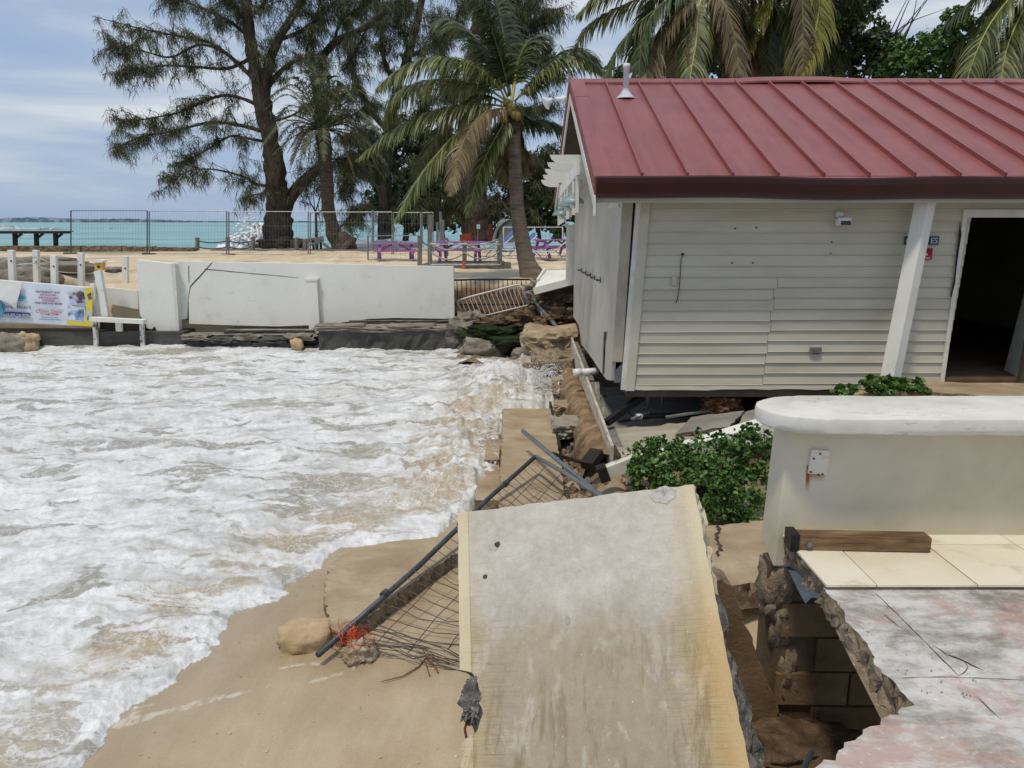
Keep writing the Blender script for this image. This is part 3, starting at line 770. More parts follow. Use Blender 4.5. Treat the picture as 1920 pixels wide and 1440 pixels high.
# rear slope
mk('rear_pan', [(ROOF_X0, YR, ZR), (ROOF_X1, YR, ZR), (ROOF_X1, YB, ZE), (ROOF_X0, YB, ZE)], [(0, 1, 2, 3)], MT['roof_red'], roof)
# ridge cap, slightly lifted at the middle
V = []; F = []; n = 40
for i in range(n + 1):
    x = ROOF_X0 - .02 + (ROOF_X1 - ROOF_X0) * i / n
    lift = .035 + .035 * math.exp(-((x - 4.7) / .8) ** 2) + rb.gauss(0, .003)
    V += [(x, YR - .17, roofz(YR - .17) + lift - .03), (x, YR - .17, roofz(YR - .17) + lift), (x, YR, ZR + lift + .012), (x, YR + .17, roofz(YR + .17) + lift)]
for i in range(n):
    for j in range(3): F.append((i * 4 + j, (i + 1) * 4 + j, (i + 1) * 4 + j + 1, i * 4 + j + 1))
mk('ridge_cap', V, F, MT['roof_red'], roof)
# rake cap along the gable edge
for (ya, yb) in ((YE - .03, YR - 1.0), (YR - 1.01, YR - .02)):
    off = .0 if ya < YR - 2 else .006
    mb = MB(); a = Vector((0, ya, roofz(ya))); b = Vector((0, yb, roofz(yb)))
    def rk(p, x, dz): return Vector((x, p.y, p.z + dz))
    wx = .20 + off
    mb.add([rk(a, ROOF_X0 - .01 - off, -.16), rk(b, ROOF_X0 - .01 - off, -.16), rk(a, ROOF_X0 - .012 - off, .035 + off), rk(b, ROOF_X0 - .012 - off, .035 + off),
            rk(a, ROOF_X0 + wx, .048 + off), rk(b, ROOF_X0 + wx, .048 + off), rk(a, ROOF_X0 + wx, .0), rk(b, ROOF_X0 + wx, .0)],
           [(0, 1, 3, 2), (2, 3, 5, 4), (4, 5, 7, 6), (0, 2, 4, 6)])
    mb.build('rake_cap', MT['roof_red'], roof)
mb = MB(); a = Vector((ROOF_X0 - .01, YR, ZR + .02)); b = Vector((ROOF_X0 - .01, YB, ZE + .02))
mb.bar(a, b, .03, .16); mb.build('rake_cap', MT['roof_red'], roof)
# white rake board under the cap, both slopes
for (ya, yb, dx) in ((YE - .05, YR, -.0), (YR, YB, 0)):
    mb = MB(); mb.bar((ROOF_X0 - .005, ya, roofz(ya) - .24 if ya == YR else roofz(YE) - .26), (ROOF_X0 - .005, yb, roofz(yb) - .24), .022, .12)
    mb.build('rake_board', MT['white_trim'], roof)
mb = MB(); mb.bar((ROOF_X0 - .006, YE - .055, ZE - .42), (ROOF_X0 - .006, YE - .05, ZE - .2), .024, .07, (0, 1, 0)); mb.build('rake_board', MT['white_trim'], roof)
# gutter
prof = [(-.02, .02), (-.135, .02), (-.145, .0), (-.135, -.06), (-.09, -.17), (-.085, -.215), (.0, -.225), (.0, .0)]
V = []; F = []; n = 34
for i in range(n + 1):
    x = ROOF_X0 + .005 + (ROOF_X1 - ROOF_X0) * i / n
    sg = .012 * math.sin(x * 1.1) + .008 * math.sin(x * 2.7 + 1) - .004 * (x > 6)
    V += [(x, YE + a, ZE + b + sg) for a, b in prof]
m_ = len(prof)
for i in range(n):
    for j in range(m_): F.append((i * m_ + j, i * m_ + (j + 1) % m_, (i + 1) * m_ + (j + 1) % m_, (i + 1) * m_ + j))
F += [tuple(range(m_ - 1, -1, -1)), tuple(range(n * m_, (n + 1) * m_))]
gut = mk('gutter', V, F, MT['gutter_red'], roof)
MB().bb(ROOF_X0 + .03, ROOF_X1, YE - .14, YE - .10, ZE + .021, ZE + .026).build('gutter_lip', MT['roof_red'], roof)
MB().bb(ROOF_X0 + .02, ROOF_X1, YE + .02, YE + .06, ZE - .27, ZE - .03).build('fascia', MT['siding'], house)
MB().bb(ROOF_X0 + .07, ROOF_X1, YE + .061, YF + .02, zt + .03, zt + .045).build('soffit', MT['siding'], house)

# vent pipe with its ribbed boot
def roof_at(px, py):
    r = ray(px, py); k = (ZR - ZE) / (YR - YE)
    t = (ZE - YE * k - EYE) / (r.z - k * r.y)
    return EYEV + r * t
vp = roof_at(1174, 184)
pipe = MB().lathe([(.046, .06), (.046, .44), (.056, .445), (.056, .50), (.045, .51)], vp + Vector((0, .06, 0)), 14).build('vent_pipe', MT['white_plastic'], roof, True)
mb = MB(); pr = []
for i in range(9):
    t = i / 8; pr.append((.105 * (1 - t) ** 1.6 + .055, .02 + .13 * t)); pr.append((.105 * (1 - t) ** 1.6 + .049, .03 + .13 * t))
mb.lathe(pr, vp + Vector((0, .06, -.02)), 14); mb.build('vent_boot', pm('lead', [(.3, (178, 180, 184)), (.7, (206, 207, 210))], 6, .6, .1), pipe)

# floodlight at the gable top
fl = ax(1050, 186, ROOF_X0 - .2)
mb = MB(); mb.lathe([(.03, 0), (.05, .05), (.1, .12), (.115, .13), (.10, .14)], fl + Vector((-.12, 0, .0)), 12, Matrix.Rotation(R(-120), 3, 'Y') @ Matrix.Rotation(R(10), 3, 'X'))
mb.tube([fl + Vector((.10, 0, 0)), fl + Vector((-.08, 0, 0))], .035, 8); mb.lathe([(.045, -.05), (.055, .0), (.045, .05)], fl + Vector((.06, 0, .0)), 10)
mb.build('floodlight', MT['white_plastic'], house, True)

# door frame, broken at its left side, and the open leaf
def fbox(pa, pb, wpx, y0, y1, mat, name):
    a = at(*pa, YF - .03); b = at(*pb, YF - .03); mb = MB(); w_ = wpx
    mb.hexa([(a.x, y0, a.z), (a.x + w_, y0, a.z), (a.x + w_, y1, a.z), (a.x, y1, a.z), (b.x, y0, b.z), (b.x + w_, y0, b.z), (b.x + w_, y1, b.z), (b.x, y1, b.z)])
    return mb.build(name, mat, house, bevel=.004)
fbox((1762, 717), (1806, 398), .055, YF - .04, YF + .10, MT['white_trim'], 'door_frame')
a = at(1806, 396, YF - .03)
MB().bb(a.x, a.x + 1.12, YF - .045, YF + .10, a.z - .075, a.z).build('door_head', MT['white_trim'], house, bevel=.004)
MB().bb(a.x - .01, a.x + 1.14, YF - .055, YF - .03, a.z, a.z + .02).build('door_head', MT['white_trim'], house)
# splintered edge left of the frame
mb = MB(); pts = [(1800, 415), (1803, 440), (1798, 470), (1794, 500), (1791, 530), (1784, 558), (1782, 556), (1789, 520), (1793, 480), (1797, 450), (1799, 425)]
mb.prism([at(a_, b_, YF - .048) for a_, b_ in pts], (0, .004, 0)); mb.build('splintered_edge', MT['dark_wood'], house)
door = MB().box((0, 0, 0), (.045, .85, 2.0)); M4 = Matrix.Translation(at(1925, 640, YF + .3)) @ Matrix.Rotation(R(7), 4, 'Y') @ Matrix.Rotation(R(-14), 4, 'Z')
for v in door.V: v.xyz = (M4 @ v.to_4d()).xyz
door.build('door', MT['white_trim'], house, bevel=.006)

# porch post, leaning
pt, pb_ = at(1738, 366, YF - .22), at(1664, 735, YF - .42)
mb = MB(); mb.bar(pb_, pt, .17, .17, (math.sin(R(33)), -math.cos(R(33)), 0)); mb.build('porch_post', MT['white_paint'], house, bevel=.006)

# small things fixed to the wall
def onwall(px, py, t=.03): return at(px, py, YF - t)
p = onwall(1264, 527); MB().box((p.x, YF - .03, p.z), (.07, .03, .115)).build('outlet_cover', MT['siding'], house, bevel=.006)
mb = MB(); mb.tube([onwall(a_, b_, .04) for a_, b_ in [(1281, 477), (1277, 486), (1276, 505), (1275, 525), (1273, 545), (1270, 562), (1267, 569)]], .006, 5); mb.build('cable', MT['galv_dark'], house)
p = onwall(1280, 477, .03); MB().lathe([(.018, 0), (.012, .02)], p, 8, Matrix.Rotation(R(90), 3, 'X')).build('cable_hole', MT['black_plastic'], house)
p = onwall(1576, 411); lamp = MB().box((p.x, YF - .12, p.z - .03), (.16, .11, .075), m=Matrix.Rotation(R(-18), 3, 'X')).build('wall_lamp', MT['white_plastic'], house, bevel=.012)
MB().box((p.x + .005, YF - .182, p.z - .045), (.12, .008, .05), m=Matrix.Rotation(R(-18), 3, 'X')).build('lens', MT['galv_dark'], lamp)
mb = MB(); mb.lathe([(.05, 0), (.05, .03), (.025, .05), (.025, .09)], (p.x - .02, YF - .02, p.z + .06), 10, Matrix.Rotation(R(90), 3, 'X')); mb.build('lamp_mount', MT['white_plastic'], lamp, True)
p = onwall(1529, 657); vent = MB().box((p.x, YF - .035, p.z), (.15, .04, .085)).build('dryer_vent', pm('vent_grey', [(.3, (96, 92, 82)), (.7, (122, 118, 106))], 9, .7, .1), house, bevel=.012)
MB().box((p.x - .005, YF - .058, p.z), (.06, .012, .05)).build('flap', MT['galv'], vent)
for a_, b_ in [(1379, 428), (1412, 493), (1373, 493), (1419, 427), (1560, 454), (1558, 475)]:
    p = onwall(a_, b_); MB().lathe([(.012, 0), (.010, .012)], (p.x, YF - .018, p.z), 6, Matrix.Rotation(R(90), 3, 'X')).build('screw', MT['galv_dark'], house)
# signs beside the door, partly behind the post
def text_mesh(name, s, size, mat, M4, parent=None, ext=.001, align='LEFT', shear=0.0, sp=1.0, bold=0.0):
    cu = bpy.data.curves.new(name, 'FONT'); cu.body = s; cu.size = size; cu.extrude = ext; cu.align_x = align; cu.shear = shear; cu.space_character = sp; cu.offset = bold
    cu.resolution_u = 3
    to = bpy.data.objects.new(name, cu); COL.objects.link(to)
    bpy.context.view_layer.update()
    me = bpy.data.meshes.new_from_object(to.evaluated_get(bpy.context.evaluated_depsgraph_get()))
    bpy.data.objects.remove(to)
    o = bpy.data.objects.new(name, me); COL.objects.link(o)
    og = worigin(parent) if parent else Vector()
    me.transform(M4); me.transform(Matrix.Translation(-og)); me.materials.clear(); me.materials.append(mat)
    o.parent = parent
    return o
a, b = onwall(1696, 443), onwall(1759, 459)
sg = MB().bb(a.x, b.x, YF - .04, YF - .03, b.z, a.z).build('name_sign', pm('sign_teal', [(.3, (34, 62, 70)), (.7, (48, 80, 88))], 20, .5, .1), house)
sg['label'] = 'small dark teal door sign with white letters'
ROTX = Matrix.Rotation(R(90), 4, 'X')
MT['sign_white'] = pm('sign_white', [(.3, (190, 196, 196)), (.7, (210, 214, 214))], 20, .6, 0)
text_mesh('lettering', 'ES', .095, MT['sign_white'], Matrix.Translation((onwall(1744, 451).x, YF - .0415, onwall(1744, 456).z)) @ ROTX, sg)
text_mesh('lettering', 'G', .095, MT['sign_white'], Matrix.Translation((a.x + .012, YF - .0415, onwall(1744, 456).z)) @ ROTX, sg)
a, b = onwall(1722, 465), onwall(1746, 487)
sr = MB().bb(a.x, b.x, YF - .04, YF - .03, b.z, a.z).build('notice', pm('sign_red', [(.3, (140, 24, 24)), (.7, (164, 32, 30))], 20, .5, 0), house)
sr['label'] = 'small red notice below the door sign'
for k in range(2): MB().bb(b.x - .08, b.x - .02, YF - .0415, YF - .0395, b.z + .012 + k * .014, b.z + .018 + k * .014).build('print_line', MT['sign_white'], sr)
MB().prism([(b.x - .10, YF - .0415, b.z + .05), (b.x - .05, YF - .0415, b.z + .05), (b.x - .07, YF - .0415, b.z + .085)], (0, .001, 0)).build('symbol', MT['sign_white'], sr)

# pergola bracket on the gable side
perg = thing('pergola', 'white side pergola with curved rafter tails and hanging slats on the gable', 'pergola', (1.0, 14.4, 3.9))
for k in range(5):
    y = 12.4 + k * .95; z = 4.32 - .045 * k; L_ = .72
    prof = [(0, 0), (-L_, 0), (-L_ + .02, -.06), (-L_ + .08, -.11), (-L_ + .17, -.14), (-.12, -.15), (-.04, -.18), (0, -.26)]
    MB().prism([(1.31 + a_, y, z + b_) for a_, b_ in prof], (0, .045, 0)).build('rafter', MT['white_paint'], perg)
MB().bar((1.0, 12.05, 4.10), (1.0, 17.2, 3.86), .045, .20).build('beam', MT['white_paint'], perg)
for k in range(8):
    y = 12.15 + k * .66; z = 4.06 - .03 * k
    MB().bar((1.0, y, z - .62), (1.0, y, z - .08), .045, .05).build('slat', MT['white_paint'], perg)
MT['teal_enamel'] = pm('teal_enamel', [(.3, (120, 138, 138)), (.7, (150, 166, 164))], 6, .35, .03, spec=.5)
for k, (a_, b_, yy) in enumerate([(1075, 378, 12.3), (1064, 384, 13.4), (1053, 401, 14.6)]):
    p = at(a_, b_, yy)
    lm = thing('pendant_lamp', ['nearest grey green bell lamp under the white pergola', 'middle grey green bell lamp under the white pergola', 'farthest grey green bell lamp under the white pergola'][k], 'lamp', p, 'bell lamps under the pergola')
    MB().lathe([(.17, -.03), (.175, -.02), (.15, .03), (.09, .075), (.05, .09), (.04, .13), (.015, .14)], p, 16).build('shade', MT['teal_enamel'], lm, True)
    MB().tube([p + Vector((0, 0, .13)), p + Vector((0, 0, .30))], .02, 8).build('stem', MT['white_paint'], lm)
    MB().lathe([(.04, -.10), (.055, -.06), (.04, -.01)], p, 10).build('bulb', MT['white_plastic'], lm, True)
# white cupboard and red gutter end farther along the side
a = at(1062, 425, 17.2); b = at(1086, 500, 17.2)
cb = thing('shower_stall', 'white boarded outdoor shower stall at the far side of the house', 'shower stall', (a.x, 17.2, b.z))
for k in range(3): MB().bb(a.x + .10 * k + .002, a.x + .10 * k + .096, 17.2, 17.24, b.z - .3, a.z).build('board', MT['white_paint'], cb)
MB().bb(a.x + .30, a.x + .34, 17.18, 18.2, b.z - .3, a.z).build('side_board', MT['white_paint'], cb)
MB().bb(a.x - .03, a.x + .34, 17.17, 17.27, a.z, a.z + .04).build('top_rail', MT['white_paint'], cb)
def crom_(P, n=6):
    P = [P[0] * 2 - P[1]] + P + [P[-1] * 2 - P[-2]]; out = []
    for i in range(1, len(P) - 2):
        for j in range(n):
            t = j / n; a, b, c, d = P[i - 1:i + 3]; out.append(.5 * ((2 * b) + (c - a) * t + (2 * a - 5 * b + 4 * c - d) * t * t + (3 * b - a - 3 * c + d) * t ** 3))
    return out + [P[-2]]
# ================================================================== foreground: broken patio, parapet, toppled slab, debris
def jag(pts, step=.03, amp=.012, seed=1, closed=True, plane='z'):
    """resample an outline and roughen it (3D points)"""
    out = []; n = len(pts); rj = random.Random(seed)
    for i in range(n if closed else n - 1):
        a = Vector(pts[i]); b = Vector(pts[(i + 1) % n]); k = max(1, int((b - a).length / step))
        for j in range(k):
            p = a.lerp(b, j / k)
            if j: p = p + Vector((rj.gauss(0, amp), rj.gauss(0, amp), 0 if plane == 'z' else rj.gauss(0, amp)))
            out.append(p)
    if not closed: out.append(Vector(pts[-1]))
    return out
def slab_broken(name, outline, down, mat_top, mat_side, parent, seed=1, rough=.02, rings=3, inset=.03):
    """flat piece with a rough broken rim: top ngon, then rings going down along 'down' with noise"""
    rj = random.Random(seed); down = Vector(down); n = len(outline)
    c = sum((Vector(p) for p in outline), Vector()) / n
    V = [Vector(p) for p in outline]; F = [tuple(range(n))]; fm = [0]
    for r_ in range(1, rings + 1):
        t = r_ / rings
        for p in outline:
            q = Vector(p) + down * t; d = (c - q); d -= down * (d.dot(down) / down.length_squared)
            d.normalize()
            q += d * (inset * t * rj.uniform(-.3, 1.4) + rj.gauss(0, rough) * .6) + Vector((rj.gauss(0, rough * .3), rj.gauss(0, rough * .3), rj.gauss(0, rough * .4)))
            V.append(q)
        for i in range(n):
            a = (r_ - 1) * n + i; b = (r_ - 1) * n + (i + 1) % n
            F.append((b, a, a + n, b + n)); fm.append(1)
    F.append(tuple(range((rings + 1) * n - 1, rings * n - 1, -1))); fm.append(1)
    o = mk(name, V, F, None, parent, mats=[mat_top, mat_side], fm=fm)
    return o

# ---- patio
ZP = 1.695      # painted floor
ZT = 1.722      # tile top
def floor_material():
    m, nt, b, tc = mstart('painted_floor', .62, .35)
    v = tc.outputs['Object']
    r = ramp(nt, [(.30, (112, 102, 92)), (.41, (146, 138, 128)), (.47, (170, 164, 155)), (.53, (194, 190, 183)), (.60, (206, 203, 196)), (.70, (168, 158, 147))]); nt.links.new(noise_(nt, v, 2.6, 12, .74, .15, (1, 1.4, 1)), r.inputs['Fac'])
    pk = ramp(nt, [(.50, (0, 0, 0, 1)), (.55, (1, 1, 1, 1))]); nt.links.new(noise_(nt, v, 1.1, 10, .72, .1, (1, 1.2, 1)), pk.inputs['Fac'])
    pk2 = ramp(nt, [(.46, (0, 0, 0, 1)), (.52, (1, 1, 1, 1))]); nt.links.new(noise_(nt, v, 7, 6, .7, .3, (.7, 1.6, 1)), pk2.inputs['Fac'])
    f = math_(nt, 'MULTIPLY', pk.outputs['Color'], math_(nt, 'ADD', .35, math_(nt, 'MULTIPLY', pk2.outputs['Color'], .65)))
    c = mixc(nt, math_(nt, 'MULTIPLY', f, .75), r.outputs['Color'], (182, 150, 136))
    st = ramp(nt, [(.55, (0, 0, 0, 1)), (.70, (1, 1, 1, 1))]); nt.links.new(noise_(nt, v, 3.2, 10, .74, .2, (.5, 1.5, 1)), st.inputs['Fac'])
    c = mixc(nt, math_(nt, 'MULTIPLY', st.outputs['Color'], .55), c, (112, 100, 86))
    sp = ramp(nt, [(.60, (0, 0, 0, 1)), (.66, (1, 1, 1, 1))]); nt.links.new(noise_(nt, v, 26, 6, .7), sp.inputs['Fac'])
    c = mixc(nt, math_(nt, 'MULTIPLY', sp.outputs['Color'], .5), c, (226, 224, 220))
    nt.links.new(c, b.inputs['Base Color'])
    h = bump_(nt, b, noise_(nt, v, 7, 8, .7), .3, .02); bump_(nt, b, noise_(nt, v, 70, 4, .7), .2, .003, h)
    return m
MT['painted_floor'] = floor_material()
patio = thing('patio_floor', 'broken patio floor with flaking white and pink paint beside the hole', 'patio floor', (2.2, 1.5, ZP))
edge_px = [(1545, 1102), (1560, 1122), (1577, 1140), (1592, 1170), (1612, 1190), (1628, 1212), (1640, 1232), (1654, 1262), (1680, 1282), (1697, 1303), (1716, 1322),
           (1690, 1326), (1668, 1340), (1652, 1348), (1632, 1362), (1618, 1368), (1603, 1388), (1583, 1392), (1568, 1416), (1545, 1424), (1528, 1440), (1500, 1462)]
ed = [gz(a, b, ZP) for a, b in edge_px]
ed2 = jag(ed, .022, .006, 3, closed=False)
rest = [Vector((.62, 1.6, ZP)), Vector((.1, 1.25, ZP)), Vector((-1.6, 1.0, ZP)), Vector((-1.6, -3, ZP)), Vector((6, -3, ZP)), Vector((6, ed[0].y, ZP))]
patio_slab = slab_broken('floor_slab', ed2 + rest, (0, 0, -.11), MT['painted_floor'], MT['aggregate'], patio, 5, .022, 4, .035)
# saw-cut joints and cracks as narrow dark lines lying in the floor
MT['crack'] = pm('crack', [(.3, (52, 44, 36)), (.7, (84, 74, 62))], 20, .95, 0)
def crackline(pts, z, w, parent, name='crack', seed=1, amp=.004, mat=None):
    P = jag([Vector((p.x, p.y, z)) for p in pts], .03, amp, seed, False); rj = random.Random(seed + 9)
    V = []; F = []
    for i, p in enumerate(P):
        t = (P[min(i + 1, len(P) - 1)] - P[max(0, i - 1)]).normalized(); s_ = Vector((-t.y, t.x, 0)); ww = w * rj.uniform(.35, 1.3) * (1 if 0 < i < len(P) - 1 else .2)
        V += [p + s_ * ww / 2, p - s_ * ww / 2]
    for i in range(len(P) - 1): F.append((2 * i, 2 * i + 1, 2 * i + 3, 2 * i + 2))
    return mk(name, V, F, mat or MT['crack'], parent)
for i, (pl, w_, am) in enumerate([([(1641, 1112), (1690, 1160), (1745, 1215), (1798, 1268)], .004, .001), ([(1688, 1272), (1760, 1270), (1830, 1272), (1925, 1276)], .003, .001),
                    ([(1752, 1212), (1775, 1228), (1808, 1240), (1845, 1258)], .007, .003), ([(1808, 1240), (1815, 1252), (1808, 1262), (1796, 1268)], .006, .003),
                    ([(1830, 1305), (1850, 1325), (1878, 1350)], .005, .002), ([(1655, 1150), (1685, 1175), (1705, 1185)], .003, .002)]):
    crackline([gz(a, b, ZP) for a, b in pl], ZP + .0025, w_, patio, 'crack' if am > .0015 else 'joint', 30 + i, am)
# ---- tile floor
tf = thing('tile_floor', 'raised strip of cream floor tiles along the white parapet', 'tile floor', (2.4, 3.4, ZT))
XL = (gz(1545, 1098, ZT).x + gz(1497, 1032, ZT).x) / 2
YT0 = gz(1645, 1097, ZT).y; XJ = gz(1644, 1096, ZT).x; TS = gz(1837, 1099, ZT).x - XJ
YJ = gz(1800, 1021, ZT).y; YW = gz(1700, 1001, ZT).y
MT['tile'] = pm('cream_tile', [(.25, (212, 200, 172)), (.5, (226, 216, 192)), (.75, (232, 225, 206))], 2.2, .32, .05, 30, .003, spec=.5, speck=(7, .58, (184, 168, 138), .45))
for i in range(-1, 6):
    x0 = XJ + i * TS; x1 = x0 + TS
    if i == -1: x0 = XL
    for (y0, y1) in ((YT0, YJ), (YJ, YW + .02)):
        g = .0028; dz = random.Random(i * 7 + int(y0 * 10)).uniform(-.0012, .0012)
        MB().bb(x0 + g, x1 - g, y0 + g, y1 - g, ZT - .012, ZT + dz).build('tile', MT['tile'], tf, bevel=.0015)
MT['grout'] = pm('grout', [(.3, (76, 66, 52)), (.7, (104, 92, 74))], 20, .95, .2)
o_ = [Vector((XL + .012, YT0 + .012, ZT - .009)), Vector((6, YT0 + .012, ZT - .009)), Vector((6, YW + .04, ZT - .009)), Vector((XL + .012, YW + .04, ZT - .009))]
slab_broken('screed', jag(o_[3:] + o_[:1], .03, .004, 7, False)[0:] + [o_[1], o_[2]], (0, 0, -.13), MT['grout'], MT['aggregate'], tf, 8, .02, 4, .03)

# ---- parapet wall with its rounded coping
def parapet_material():
    m, nt, b, tc = mstart('parapet_paint', .75, .25)
    v = tc.outputs['Object']; ge = nt.nodes.new('ShaderNodeNewGeometry'); se = nt.nodes.new('ShaderNodeSeparateXYZ'); nt.links.new(ge.outputs['Position'], se.inputs[0])
    r = ramp(nt, [(.3, (186, 176, 150)), (.5, (203, 194, 170)), (.7, (212, 204, 184))]); nt.links.new(noise_(nt, v, 1.6, 6, .6, .2), r.inputs['Fac'])
    # rust run below the cover plate
    p = at(1518, 880, 3.72); X0 = p.x
    def win(s, a0, a1, b0, b1):
        m1 = nt.nodes.new('ShaderNodeMapRange'); m1.interpolation_type = 'SMOOTHSTEP'; m1.inputs['From Min'].default_value = a0; m1.inputs['From Max'].default_value = a1; nt.links.new(s, m1.inputs['Value'])
        m2 = nt.nodes.new('ShaderNodeMapRange'); m2.interpolation_type = 'SMOOTHSTEP'; m2.inputs['From Min'].default_value = b0; m2.inputs['From Max'].default_value = b1; m2.inputs['To Min'].default_value = 1; m2.inputs['To Max'].default_value = 0; nt.links.new(s, m2.inputs['Value'])
        return math_(nt, 'MULTIPLY', m1.outputs['Result'], m2.outputs['Result'])
    zz = at(1518, 890, 3.72).z
    f1 = math_(nt, 'MULTIPLY', win(se.outputs['X'], X0 - .022, X0 - .008, X0 - .004, X0 + .014), win(se.outputs['Z'], zz - .11, zz - .0, zz + .04, zz + .06))
    f2 = math_(nt, 'MULTIPLY', win(se.outputs['X'], X0 - .02, X0 + .0, X0 + .06, X0 + .09), win(se.outputs['Z'], zz - .045, zz + .005, zz + .02, zz + .03))
    f = math_(nt, 'MULTIPLY', math_(nt, 'MAXIMUM', f1, math_(nt, 'MULTIPLY', f2, .55)), math_(nt, 'ADD', .5, noise_(nt, v, 40, 4, .7, 0, (3, 1, .4))), True)
    c = mixc(nt, math_(nt, 'MULTIPLY', f, 1.3, True), r.outputs['Color'], (146, 84, 36))
    nt.links.new(c, b.inputs['Base Color'])
    h = bump_(nt, b, noise_(nt, v, 5, 5, .6), .15, .03); bump_(nt, b, noise_(nt, v, 60, 4, .7), .15, .004, h)
    return m
MT['parapet'] = parapet_material()
def cap_material():
    m, nt, b, tc = mstart('coping_paint', .7, .3)
    v = tc.outputs['Object']
    r = ramp(nt, [(.3, (194, 189, 174)), (.5, (212, 208, 196)), (.7, (222, 219, 209))]); nt.links.new(noise_(nt, v, 2.5, 7, .6, .2), r.inputs['Fac'])
    cr_ = ramp(nt, [(.485, (0, 0, 0, 1)), (.5, (1, 1, 1, 1)), (.515, (0, 0, 0, 1))]); nt.links.new(noise_(nt, v, 3.4, 4, .75, .6, (.8, 2.4, 2.4)), cr_.inputs['Fac'])
    pa = ramp(nt, [(.54, (0, 0, 0, 1)), (.62, (1, 1, 1, 1))]); nt.links.new(noise_(nt, v, 1.7, 4), pa.inputs['Fac'])
    f = math_(nt, 'MULTIPLY', cr_.outputs['Color'], pa.outputs['Color'])
    c = mixc(nt, math_(nt, 'MULTIPLY', f, .6), r.outputs['Color'], (120, 112, 98))
    nt.links.new(c, b.inputs['Base Color'])
    h = bump_(nt, b, noise_(nt, v, 8, 6, .65), .25, .015); bump_(nt, b, math_(nt, 'SUBTRACT', 0.0, f), .4, .006, h)
    return m
MT['coping'] = cap_material()
para = thing('parapet_wall', 'low white parapet wall with rounded thick coping beside the tiles', 'wall', (3.2, 3.85, ZT))
WX0 = at(1479, 815, 3.72).x
zcb = 2.30; zct = 2.382
V = []; F = []
outl = [(WX0 - .005, 3.93), (WX0, 3.72), (5.5, 3.72), (5.5, 3.94)]
prof_px = [(1437, 1048), (1446, 1062), (1452, 1070), (1462, 1078), (1472, 1084), (1481, 1085)]
mb = MB(); zz0 = 1.52
mb.hexa([(WX0 - .03, 3.72, zz0 + .02), (5.5, 3.72, zz0), (5.5, 3.94, zz0), (WX0 - .03, 3.94, zz0 + .10), (WX0, 3.72, zcb), (5.5, 3.72, zcb), (5.5, 3.94, zcb), (WX0, 3.94, zcb)])
mb.build('wall_body', MT['parapet'], para, bevel=.012)
# coping
rj = random.Random(4); pts = []
cx, cy, ry = WX0 + .16, 3.805, .255
for k in range(25):
    an = R(90) + math.pi * k / 24
    pts.append((cx + .30 * math.cos(an) * (1 if True else 1), cy + ry * math.sin(an)))
xx = cx
lower = []
while xx < 5.4: lower.append((xx + .08, cy - ry - .004 + rj.gauss(0, .003))); xx += .08
upper = [(x, cy + ry) for x, y in reversed(lower)]
ring = pts + lower + upper
n = len(ring); V = []; F = []
for (z, ins) in ((zcb, .012), (zcb + .010, .002), (zcb + .03, 0), (zct - .018, 0), (zct - .005, .004), (zct, .016)):
    c0 = Vector((3, cy))
    for (x, y) in ring:
        d = Vector((0, cy - y)) if x > cx else Vector((cx - x, cy - y))
        if d.length > 0: d = d.normalized() * ins
        V.append((x + d.x, y + d.y, z + rj.gauss(0, .0012)))
for r_ in range(5):
    for i in range(n): a = r_ * n + i; b = r_ * n + (i + 1) % n; F.append((a, b, b + n, a + n))
F += [tuple(range(n - 1, -1, -1)), tuple(range(5 * n, 6 * n))]
autosmooth(mk('coping', V, F, MT['coping'], para), 40)
p = at(1534, 865, 3.72); plate = MB().box((p.x, 3.712, p.z), (.095, .018, .128), m=Matrix.Rotation(R(4), 3, 'Y')).build('cover_plate', pm('plate_paint', [(.3, (206, 198, 180)), (.6, (222, 216, 202)), (.72, (190, 160, 120))], 9, .6, .15, 50), para, bevel=.004)
for dx, dz in ((-.03, .02), (.0, .045), (-.04, -.05), (.02, -.062), (.0, -.064)):
    MB().lathe([(.006, 0), (.005, .004)], (p.x + dx, 3.702, p.z + dz), 6, Matrix.Rotation(R(90), 3, 'X')).build('screw', MT['rust'], plate)
# rough broken base of the wall's end
def lump(name, c, d, mat, parent, seed, amp=.25, sub=3, freq=2.0, flat=0.0, smooth=True, rot=None):
    bm = bmesh.new(); bmesh.ops.create_icosphere(bm, subdivisions=sub, radius=1.0)
    off = Vector((seed * 3.1, seed * 1.7, seed * .9))
    for v in bm.verts:
        q = v.co.copy(); m_ = max(abs(q.x), abs(q.y), abs(q.z)); q = q.lerp(q / m_, flat)
        k = 1 + amp * mnoise.fractal(q * freq + off, .9, 2.0, 4) + amp * .25 * mnoise.noise(q * freq * 4 + off)
        q = q * k; q = Vector((q.x * d[0], q.y * d[1], q.z * d[2]))
        if rot is not None: q = rot @ q
        v.co = q + Vector(c)
    V = [v.co.copy() for v in bm.verts]; F = [tuple(v.index for v in f.verts) for f in bm.faces]; bm.free()
    return mk(name, V, F, mat, parent, smooth)
for k, (px_, py_, sx, sz) in enumerate([(1452, 1090, .075, .13), (1456, 1160, .06, .15), (1466, 1250, .055, .16), (1450, 1120, .07, .1)]):
    p = at(px_, py_, 3.82); lump('rubble_core', p, (sx, .10, sz), MT['aggregate'], para, 40 + k, .35, 3, 2.5, .6)
a = at(1478, 1075, 3.70)
mk('torn_flashing', [at(1478, 1068, 3.69), at(1500, 1072, 3.62), at(1540, 1108, 3.45), at(1545, 1125, 3.44), at(1522, 1120, 3.55), at(1510, 1132, 3.55), at(1492, 1098, 3.65)], [(0, 1, 2, 3, 4, 5, 6)], pm('torn_paint', [(.3, (150, 158, 162)), (.7, (186, 192, 194))], 8, .7, .3), para)

